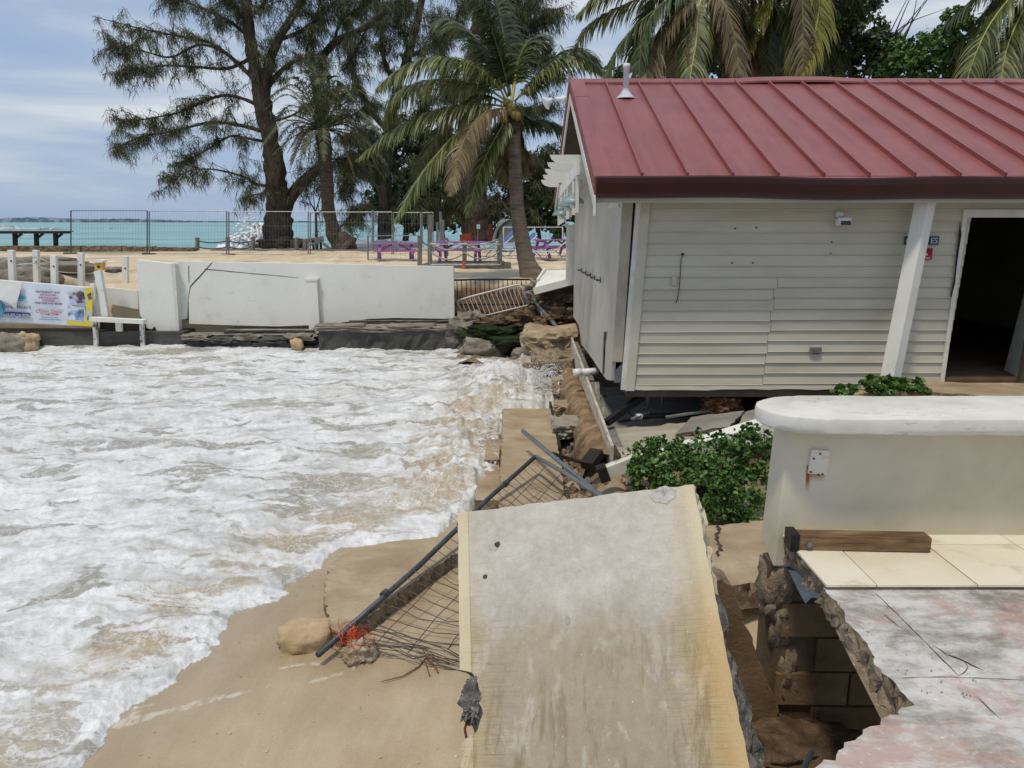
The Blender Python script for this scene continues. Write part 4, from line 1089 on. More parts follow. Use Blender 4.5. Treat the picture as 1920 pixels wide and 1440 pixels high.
# blocks of the foundation wall seen in the hole
fw = thing('foundation_wall', 'brown concrete block foundation wall inside the hole under the patio', 'wall', (2.2, 3.8, .6))
MT['block'] = pm('brown_block', [(.25, (98, 76, 52)), (.5, (124, 99, 71)), (.8, (146, 120, 90))], 4, .9, .6, 40, .01, speck=(50, .62, (90, 68, 46), .5))
blk = None
for r_ in range(8):
    z0 = -.095 + r_ * .205; xo = -.2 if r_ % 2 else 0
    for c_ in range(7):
        x0 = 1.42 + xo + c_ * .405
        if x0 < 1.3: continue
        rr_ = random.Random(r_ * 31 + c_)
        if blk is None:
            blk = MB().box((0, 0, 0), (.394, .15, .194)).build('block', MT['block'], fw, local=True, bevel=.006)
            b_ = blk
        else: b_ = dup(blk, fw)
        b_.location = Vector((x0 + .2, 3.80 + rr_.uniform(-.004, .004), z0 + .1)) - Vector(fw.location)
        b_.rotation_euler = (0, rr_.uniform(-.006, .006), rr_.uniform(-.01, .01))
MB().bb(1.35, 4.2, 3.75, 3.86, -.1, 1.56).build('mortar', pm('mortar', [(.3, (88, 72, 54)), (.7, (112, 94, 72))], 9, .95, .4), fw)
# jagged fragment of block wall left of the hole
frag = thing('broken_wall', 'jagged brown fragment of block wall between the tilted slab and the hole', 'wall', (1.1, 3.5, .5))
pl = [(1338, 1092), (1352, 1086), (1372, 1098), (1380, 1125), (1392, 1150), (1398, 1178), (1412, 1208), (1420, 1240), (1432, 1262), (1442, 1290), (1455, 1315), (1470, 1450), (1340, 1450)]
P_ = jag([at(a, b, 3.62) for a, b in pl], .03, .006, 12, True, 'y')
for p in P_: p.y = 3.62
slab_broken('wall_piece', P_, (0, .16, 0), MT['block'], MT['aggregate'], frag, 13, .012, 2, .02)
for zz_ in (.93, 1.14, 1.35):
    MB().bb(.98, 1.19 - (zz_ - .93) * .42, 3.612, 3.622, zz_ - .005, zz_ + .005).build('mortar_joint', MT['crack'], frag)
lump('dirt_ledge', at(1470, 1400, 3.5), (.4, .2, .09), MT['soil'], frag, 55, .4, 4, 2.2)
# black pipe end sticking out of the dirt
mb = MB(); mb.tube([at(1500, 1455, 2.6), at(1522, 1410, 2.75)], .012, 8); tag(mb.build('pipe_stub', MT['galv_dark']), 'thin grey pipe end poking out of the dirt in the hole', 'pipe')

# ---- ledge of sand-coloured concrete behind the slab
led = [gz(a, b, .62) for a, b in [(1310, 985), (1345, 985), (1440, 975), (1475, 1000), (1480, 1085), (1425, 1090), (1375, 1098), (1350, 1095)]]
tag(slab_broken('concrete_ledge', jag(led, .05, .01, 17), (0, 0, -.22), MT['concrete_brown'], MT['aggregate'], None, 18, .02, 3, .02), 'tan concrete ledge behind the tilted slab below the green hedge', 'ledge')
tag(crackline([gz(a, b, .62) for a, b in [(1347, 985), (1344, 1010), (1350, 1030), (1346, 1045)]], .624, .035, None, 'ledge_crack', 5, .01), 'dark crack across the tan ledge beside the slab', 'crack')

# ---- timber on the tiles
tb = thing('timber_beam', 'weathered brown timber beam with black steel end cap on the tiles', 'timber', gz(1610, 1034, ZT))
MT['timber'] = pm('timber', [(.22, (54, 40, 28)), (.4, (92, 70, 48)), (.55, (124, 98, 70)), (.75, (156, 136, 110))], 2.4, .8, .5, 20, .006, stretch=(1.0, 9, 9), speck=(14, .62, (40, 26, 18), .5))
a = gz(1492, 1031, ZT + .003); b = gz(1745, 1036, ZT + .003)
dv = (b - a).normalized(); bw = Vector((-dv.y, dv.x, 0)) * .085; up = Vector((0, 0, .074))
MB().hexa([a, b, b + bw, a + bw, a + up, b + up, b + bw + up, a + bw + up]).build('timber', MT['timber'], tb, bevel=.004)
a2 = a - dv * .03
MB().hexa([a2 - bw * .12 - up * .08, a - bw * .12 + dv * .012 - up * .08, a + bw * 1.1 + dv * .012, a2 + bw * 1.1, a2 - bw * .12 + up * 1.12, a + dv * .012 - bw * .12 + up * 1.12, a + bw * 1.1 + dv * .012 + up * 1.12, a2 + bw * 1.1 + up * 1.12]).build('steel_cap', MT['black_plastic'], tb)
bp = a + dv * .06 + up * .42 - bw * .02
MB().lathe([(.014, 0), (.014, .012), (.006, .014)], bp, 8, Matrix.Rotation(R(90), 3, 'X')).build('bolt', MT['galv'], tb)

# ---- the big tilted slab in the middle
TL, TR_, BL, BR = [EYEV + ray(*q) * k for q, k in (((858, 962), 4.189), ((1300, 908), 4.189 * .89849624), ((865, 1440), 4.189 * .83825536), ((1405, 1440), 4.189 * .7367516))]
wk = 1.3 / (TR_ - TL).length
TL, TR_, BL, BR = [EYEV + (q - EYEV) * wk for q in (TL, TR_, BL, BR)]
U = (TR_ - TL).normalized(); Vd = (BL - TL); Vd = (Vd - U * Vd.dot(U)).normalized(); Wn = Vd.cross(U).normalized()
if Wn.z < 0: Wn = -Wn
SM = Matrix((( U.x, Vd.x, Wn.x, TL.x), (U.y, Vd.y, Wn.y, TL.y), (U.z, Vd.z, Wn.z, TL.z), (0, 0, 0, 1)))
SMI = SM.inverted()
def onslab(px, py):
    r = ray(px, py); t = (TL - EYEV).dot(Wn) / r.dot(Wn); return SMI @ (EYEV + r * t)
SKL = (BL - TL).dot(U) / (BL - TL).dot(Vd); SKR = ((BR - TL).dot(U) - 1.3) / (BR - TL).dot(Vd)
def slab_material():
    m, nt, b, tc = mstart('tilted_slab', .85, .25)
    v = tc.outputs['Object']; se = nt.nodes.new('ShaderNodeSeparateXYZ'); nt.links.new(v, se.inputs[0]); u_, v_ = se.outputs['X'], se.outputs['Y']
    wid = math_(nt, 'ADD', 1.3, math_(nt, 'MULTIPLY', v_, SKR - SKL))
    u_ = math_(nt, 'MULTIPLY', math_(nt, 'DIVIDE', math_(nt, 'SUBTRACT', u_, math_(nt, 'MULTIPLY', v_, SKL)), wid), 1.3)
    r = ramp(nt, [(.3, (164, 156, 141)), (.45, (184, 177, 164)), (.55, (196, 190, 178)), (.7, (208, 203, 193))]); nt.links.new(math_(nt, 'ADD', math_(nt, 'MULTIPLY', noise_(nt, v, 3.0, 9, .7, .2), .6), math_(nt, 'MULTIPLY', noise_(nt, v, 22, 6, .7), .4)), r.inputs['Fac'])
    c = r.outputs['Color']
    def mr(s, a0, a1, t0=0.0, t1=1.0):
        n = nt.nodes.new('ShaderNodeMapRange'); n.interpolation_type = 'SMOOTHSTEP'
        for i_, x_ in ((1, a0), (2, a1), (3, t0), (4, t1)): n.inputs[i_].default_value = x_
        nt.links.new(s, n.inputs[0]); return n.outputs[0]
    # lower half rubbed darker, in cloudy patches
    low = mr(math_(nt, 'ADD', v_, math_(nt, 'MULTIPLY', noise_(nt, v, 3.2, 7, .65, .4, (1.4, .6, 1)), .75)), .80, 1.12)
    c = mixc(nt, math_(nt, 'MULTIPLY', low, .62), c, mixc(nt, noise_(nt, v, 16, 7, .72), (124, 106, 76), (168, 149, 114)))
    pale = math_(nt, 'MULTIPLY', mr(noise_(nt, v, 5, 7, .62, .4, (1.6, .8, 1)), .54, .64), mr(v_, .55, .8))
    c = mixc(nt, math_(nt, 'MULTIPLY', pale, .5), c, (198, 192, 180))
    # cream paint left at both edges, worn through in streaks
    st = noise_(nt, v, 5.0, 7, .72, .2, (.8, 26, 1))
    ur = math_(nt, 'SUBTRACT', 1.30, u_)
    def edge(dist, w0, w1, reach):
        return mr(math_(nt, 'ADD', dist, math_(nt, 'MULTIPLY', math_(nt, 'SUBTRACT', st, .5), reach)), w0, w1, 1.0, 0.0)
    grow = math_(nt, 'ADD', .08, math_(nt, 'MULTIPLY', mr(v_, .1, 1.6), .35))
    e1 = math_(nt, 'MULTIPLY', edge(u_, .02, .22, .55), math_(nt, 'ADD', .30, math_(nt, 'MULTIPLY', mr(v_, .3, 1.2), .4)))
    e2 = math_(nt, 'MULTIPLY', edge(ur, .04, .30, .66), math_(nt, 'ADD', .40, math_(nt, 'MULTIPLY', mr(v_, .3, 1.2), .4)))
    ef = math_(nt, 'MAXIMUM', e1, e2)
    fine = mr(noise_(nt, v, 9, 6, .75, .2, (.5, 30, 1)), .40, .58)
    ef = math_(nt, 'MULTIPLY', ef, math_(nt, 'ADD', .35, math_(nt, 'MULTIPLY', fine, .65)))
    c = mixc(nt, math_(nt, 'MULTIPLY', ef, .8), c, (206, 180, 122))
    dk = math_(nt, 'MULTIPLY', math_(nt, 'MULTIPLY', mr(noise_(nt, v, 8, 6, .75, .2, (.6, 34, 1)), .53, .60), math_(nt, 'MAXIMUM', mr(u_, .05, .42, 1.0, 0.0), mr(ur, .03, .42, 1.0, 0.0))), math_(nt, 'SUBTRACT', 1.0, math_(nt, 'MULTIPLY', ef, .5)))
    c = mixc(nt, math_(nt, 'MULTIPLY', math_(nt, 'MULTIPLY', dk, .6), math_(nt, 'ADD', .25, mr(v_, .2, 1.0))), c, (110, 95, 70))
    solid = math_(nt, 'MAXIMUM', math_(nt, 'MULTIPLY', mr(u_, .058, .064, 1.0, 0.0), mr(math_(nt, 'ADD', v_, math_(nt, 'MULTIPLY', st, .3)), .95, 1.15, 1.0, 0.65)), mr(math_(nt, 'ADD', ur, math_(nt, 'MULTIPLY', math_(nt, 'SUBTRACT', st, .5), .06)), .02, .09, 1.0, 0.0))
    c = mixc(nt, math_(nt, 'MULTIPLY', solid, math_(nt, 'ADD', .45, math_(nt, 'MULTIPLY', noise_(nt, v, 3, 5, .7), .6)), True), c, mixc(nt, noise_(nt, v, 4, 5), (192, 174, 130), (226, 217, 190)))
    line = mr(math_(nt, 'ABSOLUTE', math_(nt, 'SUBTRACT', u_, .065)), .001, .003, 1.0, 0.0)
    c = mixc(nt, math_(nt, 'MULTIPLY', line, .5), c, (150, 128, 84))
    run = math_(nt, 'MULTIPLY', mr(noise_(nt, v, 4.5, 8, .72, .3, (2.6, .5, 1)), .50, .62), mr(math_(nt, 'ADD', v_, math_(nt, 'MULTIPLY', u_, .25)), .75, 1.25))
    c = mixc(nt, math_(nt, 'MULTIPLY', run, .5), c, (116, 98, 68))
    gold = math_(nt, 'MULTIPLY', mr(math_(nt, 'ADD', ur, math_(nt, 'MULTIPLY', math_(nt, 'SUBTRACT', noise_(nt, v, 6, 7, .7), .5), .35)), .02, .20, 1.0, 0.0), mr(v_, .25, .9, .15, 1.0))
    c = mixc(nt, math_(nt, 'MULTIPLY', gold, .55), c, (190, 150, 88))
    gr = mr(noise_(nt, v, 110, 3, .7), .60, .70)
    c = mixc(nt, math_(nt, 'MULTIPLY', gr, .5), c, (104, 95, 80))
    g3 = mr(noise_(nt, v, 60, 2, .6), .68, .74)
    c = mixc(nt, math_(nt, 'MULTIPLY', g3, .6), c, (222, 218, 208))
    nt.links.new(c, b.inputs['Base Color'])
    h = bump_(nt, b, noise_(nt, v, 6, 6, .65), .2, .02); h = bump_(nt, b, st, .15, .006, h); bump_(nt, b, noise_(nt, v, 90, 4, .7), .3, .004, h)
    return m
MT['slab'] = slab_material()
MT['gravel'] = pm('gravel_face', [(.3, (74, 72, 68)), (.5, (104, 101, 96)), (.65, (140, 136, 128))], 16, .9, .9, 26, .02, speck=(42, .60, (206, 202, 194), .9))
slabT = thing('concrete_slab', 'large toppled concrete wall slab with worn cream painted edges', 'slab', (.3, 2.6, .1))
LEN = 2.55
npx = [(861, 1256), (872, 1258), (886, 1262), (897, 1283), (903, 1302), (898, 1318), (906, 1338), (900, 1352), (896, 1368), (880, 1380), (868, 1392)]
notch = [onslab(*q) for q in npx]
_sk = (BL - TL).dot(U) / (BL - TL).dot(Vd)
for q in notch: q.x -= q.y * _sk
outl = [Vector((0, 0, 0))]
top = jag([Vector((0, 0, 0)), Vector((1.3, .0, 0))], .04, .0022, 6, False); outl = [Vector((q.x, q.y, 0)) for q in top]
W_ = 1.3
rt = jag([Vector((1.3, 0, 0)), Vector((1.3, LEN, 0))], .04, .0025, 7, False)[1:]
outl += [Vector((q.x + (BR - TL).dot(U) * 0, q.y, 0)) for q in rt]
outl += [Vector((0, LEN, 0))]
lf = jag([Vector((0, LEN, 0)), Vector((0, notch[-1].y, 0))], .06, .002, 8, False)[1:]
outl += [Vector((q.x, q.y, 0)) for q in lf]
outl += [Vector((max(q.x, .004), q.y, 0)) for q in jag(list(reversed(notch)), .02, .004, 9, False)]
lf = jag([Vector((0, notch[0].y, 0)), Vector((0, 0, 0))], .05, .0015, 10, False)
outl += [Vector((q.x, q.y, 0)) for q in lf[:-1]]
# the slab's shape follows the photo's slight skew
sk_ = (BL - TL).dot(U) / (BL - TL).dot(Vd)
skr = ((BR - TL).dot(U) - 1.3) / (BR - TL).dot(Vd)
for q in outl: q.x += q.y * (sk_ + (skr - sk_) * min(1, max(0, q.x / 1.3))) + 0; q.y += 0
dTR = SMI @ TR_
n = len(outl); rj = random.Random(77)
V = [q.copy() for q in outl]; F = [tuple(range(n))]; fm = [0]
TH = .15
for r_ in range(1, 5):
    t = r_ / 4
    for q in outl:
        isr = q.x > 1.2 and q.y > .02; isn = 0.003 < q.x - q.y * _sk < .16 and notch[0].y - .02 < q.y < notch[-1].y + .02
        right = (1 if isr else 0) * sstep(.75, 1.5, q.y)
        j = rj.gauss(0, .004) if not (isr or isn) else rj.gauss(0, .012)
        qx = q.x if not isn else q.x - (q.x - q.y * _sk + .004) * .85 * t
        V.append(Vector((qx + float(right) * (.11 * t ** .7) * (1 + .5 * math.sin(q.y * 9)) + j, q.y + (rj.gauss(0, .006) if isr or isn else 0), -TH * t)))
    for i in range(n):
        a_ = (r_ - 1) * n + i; b_ = (r_ - 1) * n + (i + 1) % n; F.append((b_, a_, a_ + n, b_ + n))
        q = outl[i]; fm.append(1 if (q.x > 1.2 and q.y > .5) or (0.003 < q.x - q.y * _sk < .16 and notch[0].y - .03 < q.y < notch[-1].y + .03) else 0)
F.append(tuple(range(5 * n - 1, 4 * n - 1, -1))); fm.append(1)
so = mk('slab', V, F, None, slabT, local=True, mats=[MT['slab'], MT['gravel']], fm=fm)
so.matrix_local = Matrix.Translation(-Vector(slabT.location)) @ SM
# drilled hole, patch of exposed stone, small bits, rebar in the notch
def disc(name, px, py, r, mat, seed, sx=1, z=.0025):
    c_ = onslab(px, py); rr = random.Random(seed); k = 14
    V = [Vector((c_.x + r * sx * math.cos(6.283 * i / k) * rr.uniform(.75, 1.2), c_.y + r * math.sin(6.283 * i / k) * rr.uniform(.75, 1.2), z)) for i in range(k)]
    V.append(Vector((c_.x, c_.y, z - .0))); F = [(i, (i + 1) % k, k) for i in range(k)]
    o = mk(name, V, F, mat, slabT, local=True); o.matrix_local = Matrix.Translation(-Vector(slabT.location)) @ SM
    return o
MT['chip'] = pm('chip', [(.3, (150, 144, 134)), (.5, (188, 184, 174)), (.7, (206, 202, 194))], 30, .9, .8, 60, .01)
disc('chipped_spot', 926, 1023, .030, MT['chip'], 1); disc('anchor_hole', 933, 1021, .017, MT['crack'], 2, .9, .0045); disc('spot', 910, 1081, .013, MT['concrete_dark'], 3)
disc('chipped_spot', 1243, 929, .045, MT['chip'], 4, 1.7); disc('damp_spot', 1064, 1162, .022, MT['concrete'], 5, .6)
mb = MB(); nm = (notch[0].y + notch[-1].y) / 2
lg = lump('spalled_core', (0, 0, 0), (.062, .10, .045), MT['gravel'], slabT, 79, .5, 4, 2.4, .5, False)
for v in lg.data.vertices: v.co = (SM @ (v.co + Vector(slabT.location) + Vector((nm * _sk + .055, nm - .035, -.05)))) - Vector(slabT.location)
a_ = SM @ Vector((nm * _sk + .03, nm + .02, -.05)); b_ = SM @ Vector((nm * _sk + .022, notch[-1].y + .0, -.06))
mb.tube([a_, a_.lerp(b_, .5) + Vector((-.02, 0, -.01)), b_], .007, 6); mb.build('rebar', MT['rust'], slabT)

# ---- plate of concrete lying on the sand
pl = [(612, 1080), (616, 1062), (640, 1040), (690, 1024), (742, 1014), (820, 1008), (856, 1012), (905, 1015), (905, 1030), (850, 1040), (812, 1066), (770, 1096), (735, 1120), (700, 1148), (672, 1168), (642, 1190), (622, 1180), (613, 1150), (608, 1118)]
P_ = [gz(a, b, .24) for a, b in pl]
tag(slab_broken('concrete_plate', jag(P_, .03, .007, 22), (0, 0, -.16), MT['concrete_brown'], MT['aggregate'], None, 23, .012, 3, .02), 'flat tan broken concrete plate lying on the wet sand under the fence', 'slab')
# rocks
r1 = gz(572, 1212, .10); tag(lump('rock', r1 + Vector((0, .05, .04)), (.20, .16, .13), MT['rock'], None, 3, .22, 4, 1.3, .35), 'smooth tan rock on the wet sand at the pole end', 'rock')
r2 = gz(673, 1240, .10); tag(lump('rock', r2 + Vector((0, .03, .05)), (.115, .10, .095), pm('pitted_rock', [(.3, (120, 100, 76)), (.5, (182, 164, 136)), (.7, (206, 194, 172))], 12, .9, 1.0, 24, .03), None, 9, .45, 4, 1.8, .2), 'small pitted pale rock beside the orange netting', 'rock')

# ---- fallen wire fence panel
fence = thing('wire_fence_panel', 'fallen grey pipe framed wire mesh fence panel lying over the sand', 'fence panel', gz(700, 1200, .1))
A = gz(596, 1228, .20); B = at(1004, 856, 8.5); Bp = at(1118, 925, 6.9); Ap = gz(905, 1262, .12)
MB().tube([A, A.lerp(B, .35) + Vector((.01, 0, -.02)), A.lerp(B, .7) + Vector((0, 0, .01)), B], .024, 10).build('frame_pipe', MT['galv_dark'], fence, True)
MB().tube([B, B.lerp(Bp, .5) + Vector((0, 0, .015)), Bp, Bp + (Bp - B) * .3], .024, 10).build('frame_pipe', MT['galv'], fence, True)
C1 = at(980, 808, 9.4); C2 = at(1112, 918, 7.1)
MB().tube([C1, C1.lerp(C2, .4), C2, C2 + (C2 - C1) * .25], .026, 10).build('frame_pipe', MT['galv'], fence, True)
for t_ in (.22, .55, .8):
    p = A.lerp(B, t_); d = (B - A).normalized(); MB().tube([p - d * .03, p + d * .03], .034, 8).build('clamp', MT['galv_dark'], fence)
rw = random.Random(5)
for k in range(30):
    t = .03 + .94 * k / 29; a_ = A.lerp(B, t); b_ = Ap.lerp(Bp, t)
    w1 = rw.gauss(0, .02); pts = []
    for j in range(7):
        s_ = j / 6; p = a_.lerp(b_, s_); p.z += -.10 * math.sin(math.pi * s_) * (1 - .5 * t) + rw.gauss(0, .008); p.y += w1 * math.sin(math.pi * s_) + rw.gauss(0, .01); pts.append(p)
    MB().tube(pts, .0042, 4, False).build('wire', MT['wire'], fence)
for s_ in (.22, .44, .66, .88):
    pts = [A.lerp(B, t).lerp(Ap.lerp(Bp, t), s_) + Vector((rw.gauss(0, .008), 0, -.10 * math.sin(math.pi * s_) * (1 - .5 * t) + .004)) for t in [i / 14 for i in range(15)]]
    MB().tube(pts, .0042, 4, False).build('wire', MT['wire'], fence)
for k in range(9):          # tangled loose ends at the low side
    p0 = gz(690 + rw.uniform(-25, 20), 1190 + rw.uniform(-15, 25), .22); p1 = gz(860 + rw.uniform(-10, 30), 1225 + k * 5, .15); pts = []
    for j in range(6):
        s_ = j / 5; pts.append(p0.lerp(p1, s_) + Vector((rw.gauss(0, .02), rw.gauss(0, .03), .03 * math.sin(3 * s_ + k) + rw.gauss(0, .012))))
    MB().tube(pts, .0042, 4, False).build('wire', MT['wire'], fence)
mb = MB()
for k in range(46):
    c_ = gz(660 + rw.gauss(0, 12), 1192 + rw.gauss(0, 10), .24 + rw.uniform(-.05, .05)); pts = [c_ + Vector((rw.gauss(0, .035), rw.gauss(0, .035), rw.gauss(0, .03))) for _ in range(4)]
    mb.tube(pts, .003, 4, False)
tag(mb.build('orange_netting', MT['orange_net']), 'tangle of torn orange plastic netting caught on the fence pipe', 'netting')
mb = MB(); st_ = [gz(a, b, .13) for a, b in [(715, 1278), (755, 1268), (785, 1250), (800, 1232), (792, 1215)]]
mb.tube(st_, [.003, .005, .006, .005, .003], 5); mb.tube([gz(800, 1235, .14), gz(815, 1248, .14), gz(822, 1262, .13)], .006, 5); mb.tube([gz(800, 1235, .15), gz(830, 1238, .15), gz(842, 1244, .14)], .006, 5); mb.tube([gz(797, 1240, .16), gz(806, 1268, .13)], .005, 5)
tag(mb.build('driftwood_twig', pm('twig', [(.3, (104, 62, 40)), (.7, (146, 98, 66))], 9, .9, .2)), 'thin reddish twig with forked ends on the sand below the fence', 'twig')

# ---- old sea wall
sw = thing('sea_wall', 'old tan concrete sea wall strip with waves breaking against it', 'sea wall', (.25, 10, .1))
a, b, c_, d = gz(944, 766, .42), gz(1036, 766, .42), gz(1058, 925, .42), gz(938, 925, .42)
yn = 6.2
P_ = [Vector((-.13, yn, .42)), Vector((.60, yn, .42)), Vector((c_.x, c_.y, .42)), Vector((b.x, b.y, .42)), Vector((a.x, a.y, .42)), Vector((d.x, d.y, .42))]
slab_broken('wall_top', jag(P_, .08, .008, 31), (0, 0, -.6), MT['concrete_brown'], MT['concrete_brown'], sw, 32, .01, 3, .0)
for k, (x0, x1, y0, y1, z1) in enumerate([(-.42, -.14, 8.3, 9.6, .20), (-.36, -.14, 9.62, 10.6, .26)]):
    slab_broken('footing', jag([(x0, y0, z1), (x1, y0, z1), (x1, y1, z1), (x0, y1, z1)], .08, .01, 33 + k), (0, 0, -.3), MT['concrete_brown'], MT['aggregate'], sw, 35 + k, .015, 2, .02)
MB().bb(.605, .64, 9.6, 12.2, .0, .44).build('timber_edge', MT['dark_wood'], sw)
MB().bb(-.165, -.135, 9.5, 9.9, .05, .36).build('steel_strap', MT['rust'], sw)

# ---- torn foundation strip along the house's side
ft = thing('footing_strip', 'torn brown foundation strip with a pale board edge along the house side', 'footing', (1.1, 11, .4))
n = 190; m_ = 15; gx_ = np.zeros((n + 1, m_)); gy_ = np.zeros((n + 1, m_)); gzv = np.zeros((n + 1, m_))
prof = [(.84, .0), (.84, .12), (.845, .24), (.85, .34), (.86, .42), (.885, .50), (.92, .56), (.96, .60), (1.0, .62), (1.04, .635), (1.08, .64), (1.11, .64), (1.14, .635), (1.16, .62), (1.2, .1)]
for i in range(n + 1):
    y = 8.7 + 6.4 * i / n
    for j, (x, z) in enumerate(prof):
        q = Vector((x * 2, y, z * 2)); k = mnoise.fractal(q * 1.4, .8, 2, 5) * .075 + mnoise.noise(q * 9) * .018 + mnoise.noise(q * 22) * .008
        gx_[i, j] = x + (k if j < 13 else 0); gy_[i, j] = y + mnoise.noise(q * 6 + Vector((5, 5, 5))) * .03; gzv[i, j] = z + (k * .6 if 0 < j < 13 else 0)
grid_mesh('footing', gx_ - ft.location.x, gy_ - ft.location.y, gzv - ft.location.z, MT['sandy_soil'], ft, smooth=False)
MT['pale_board'] = pm('pale_board', [(.3, (150, 134, 112)), (.5, (188, 178, 160)), (.7, (214, 208, 196))], 6, .8, .3, 30, stretch=(3, .6, 3))
MB().bar((1.16, 8.55, .60), (1.20, 15.3, .86), .035, .34).build('edge_board', MT['pale_board'], ft)
MB().bar((1.28, 8.9, .56), (1.27, 15.3, .84), .10, .22).build('sill_board', MT['grey_wood'], ft)
for k, yv in enumerate((10.9, 10.2)):
    MB().bar((1.26, yv, .62), (1.24, yv + .06, 1.02 - .2 * k), .05, .03).build('splinter', MT['pale_board'], ft)
p = at(1092, 698, 12.0)
pst = thing('drain_pipe', 'white drain pipe stub poking out beside the torn footing', 'pipe', p)
MB().tube([p + Vector((.25, 0, .02)), p + Vector((-.02, 0, 0))], .055, 12).build('pipe', MT['white_plastic'], pst, True)
MB().tube([p + Vector((-.02, 0, 0)), p + Vector((-.14, -.02, -.01))], .066, 12).build('coupling', MT['white_plastic'], pst, True)
# rubble round the corner of the sea wall
rub = [((1035, 640), 16.6, (.62, .6, .33), 'concrete_brown', 'large tan broken concrete slab edge below the collapsed railing', .75),
       ((1052, 690), 14.9, (.55, .5, .30), 'aggregate', 'dark broken concrete block in the rubble under the house corner', .8),
       ((905, 652), 18.8, (.55, .5, .28), 'rock_grey', 'grey white boulder at the end of the white wall footing', .3),
       ((985, 662), 17.6, (.3, .3, .14), 'rock_grey', 'small grey rock in the foam beside the tan slab', .3),
       ((1048, 722), 13.6, (.13, .2, .14), 'concrete_brown', 'small splintered tan block in the splash', .8),
       ((1068, 765), 11.9, (.24, .22, .10), 'concrete_brown', 'flat tan stone step beside the old sea wall', .85),
       ((1062, 800), 10.6, (.22, .3, .10), 'concrete', 'pale flat stone lying in the gap behind the sea wall', .85)]
for k, (q, Y_, d_, mt, lb, fl_) in enumerate(rub):
    p = at(q[0], q[1], Y_); tag(lump('rubble_block', p, d_, MT[mt], None, 60 + k, .28, 4, 1.5, fl_, False if fl_ > .5 else True), lb, 'rubble')
p = at(1010, 662, 16.0)
MB_ = MB().bar(at(976, 668, 16.0), at(1050, 667, 15.9), .30, .16); tag(MB_.build('concrete_beam', MT['concrete_dark'], bevel=.01), 'dark square concrete beam lying in front of the tan broken slab', 'beam')
tag(MB().bar(at(985, 690, 14.6), at(1078, 682, 14.3), .4, .22).build('concrete_beam', MT['aggregate'], bevel=.01), 'rough brown concrete beam at the top of the splash', 'beam')

# ---- collapsed pieces under the house
MT['grey_slab'] = pm('grey_slab', [(.3, (112, 108, 100)), (.5, (140, 136, 127)), (.7, (158, 153, 143))], 1.6, .8, .25, 30, .008, speck=(30, .64, (100, 92, 80), .5))
def plate(name, pts, th, mat, label, cat, seed):
    return tag(slab_broken(name, jag(pts, .10, .007, seed, True, 'y'), (0, 0, -th), mat, MT['aggregate'], None, seed + 1, .006, 2, .01), label, cat)
plate('fallen_slab', [at(1152, 806, 9.75), at(1385, 776, 10.4), at(1395, 770, 10.6), at(1240, 722, 12.4), at(1120, 728, 12.6)], .10, MT['grey_slab'], 'dark grey concrete slab sloping away under the raised house', 'slab', 41)
plate('fallen_slab', [at(1165, 858, 8.5), at(1142, 806, 9.55), at(1285, 792, 9.55), at(1300, 815, 9.2), at(1215, 852, 8.6)], .08, pm('tan_slab', [(.3, (140, 130, 112)), (.6, (172, 164, 148)), (.8, (186, 178, 164))], 2, .8, .25, 30, stretch=(.4, 2, 1)), 'tan stained slab below the house corner beside the hedge', 'slab', 43)
plate('fallen_slab', [at(1266, 814, 9.0), at(1296, 782, 9.7), at(1396, 770, 9.7), at(1368, 800, 9.0)], .05, MT['grey_slab'], 'thin grey board panel tilted under the middle of the house', 'panel', 45)
plate('fallen_slab', [at(1380, 802, 8.95), at(1398, 772, 9.6), at(1520, 742, 10.0), at(1520, 790, 8.9)], .06, MT['grey_slab'], 'grey panel reaching behind the rounded parapet coping', 'panel', 47)
tag(slab_broken('fallen_slab', jag([at(1240, 838, 8.7), at(1262, 822, 8.95), at(1380, 805, 8.85), at(1330, 826, 8.6)], .1, .006, 49, True, 'y'), (0, 0, -.05), MT['concrete'], MT['aggregate'], None, 50, .006, 2, .01), 'narrow pale slab strip along the white fallen beam', 'slab')
wb = thing('fallen_beam', 'long white fallen concrete beam behind the green hedge', 'beam', at(1300, 850, 8.3))
a, b = at(1170, 884, 8.05), at(1480, 790, 8.05)
MB().bar(a, b, .24, .20).build('beam', MT['white_paint'], wb, bevel=.008)
MB().bar(at(1236, 836, 8.45), at(1252, 860, 8.2), .02, .012).build('torn_strip', pm('torn_pink', [(.3, (150, 128, 122)), (.7, (178, 158, 150))], 9, .8, .1), wb)
wp = thing('painted_beam_end', 'short white painted timber with dark end at the hedge corner', 'timber', at(1155, 885, 7.9))
MB().bar(at(1140, 884, 7.9), at(1192, 864, 7.9), .12, .13).build('painted_timber', pm('scabby_paint', [(.3, (120, 92, 66)), (.42, (196, 188, 172)), (.7, (222, 218, 208))], 7, .8, .3), wp)
MB().bar(at(1122, 890, 7.88), at(1139.5, 884, 7.88), .16, .16).build('dark_end', MT['dark_wood'], wp)
tag(MB().bar(at(1100, 874, 8.3), at(1120, 848, 8.5), .16, .10).build('burnt_block', MT['dark_wood']), 'black bent timber block beside the torn footing end', 'timber')
tag(MB().bar(at(1035, 850, 8.7), at(1100, 870, 8.35), .03, .035).build('dark_batten', MT['dark_wood']), 'thin dark batten lying between fence pipe and black block', 'batten')
tag(MB().bar(at(1138, 792, 9.5), at(1204, 744, 9.9), .07, .09).build('black_rafter', MT['black_plastic']), 'black rafter leaning under the house corner', 'timber')
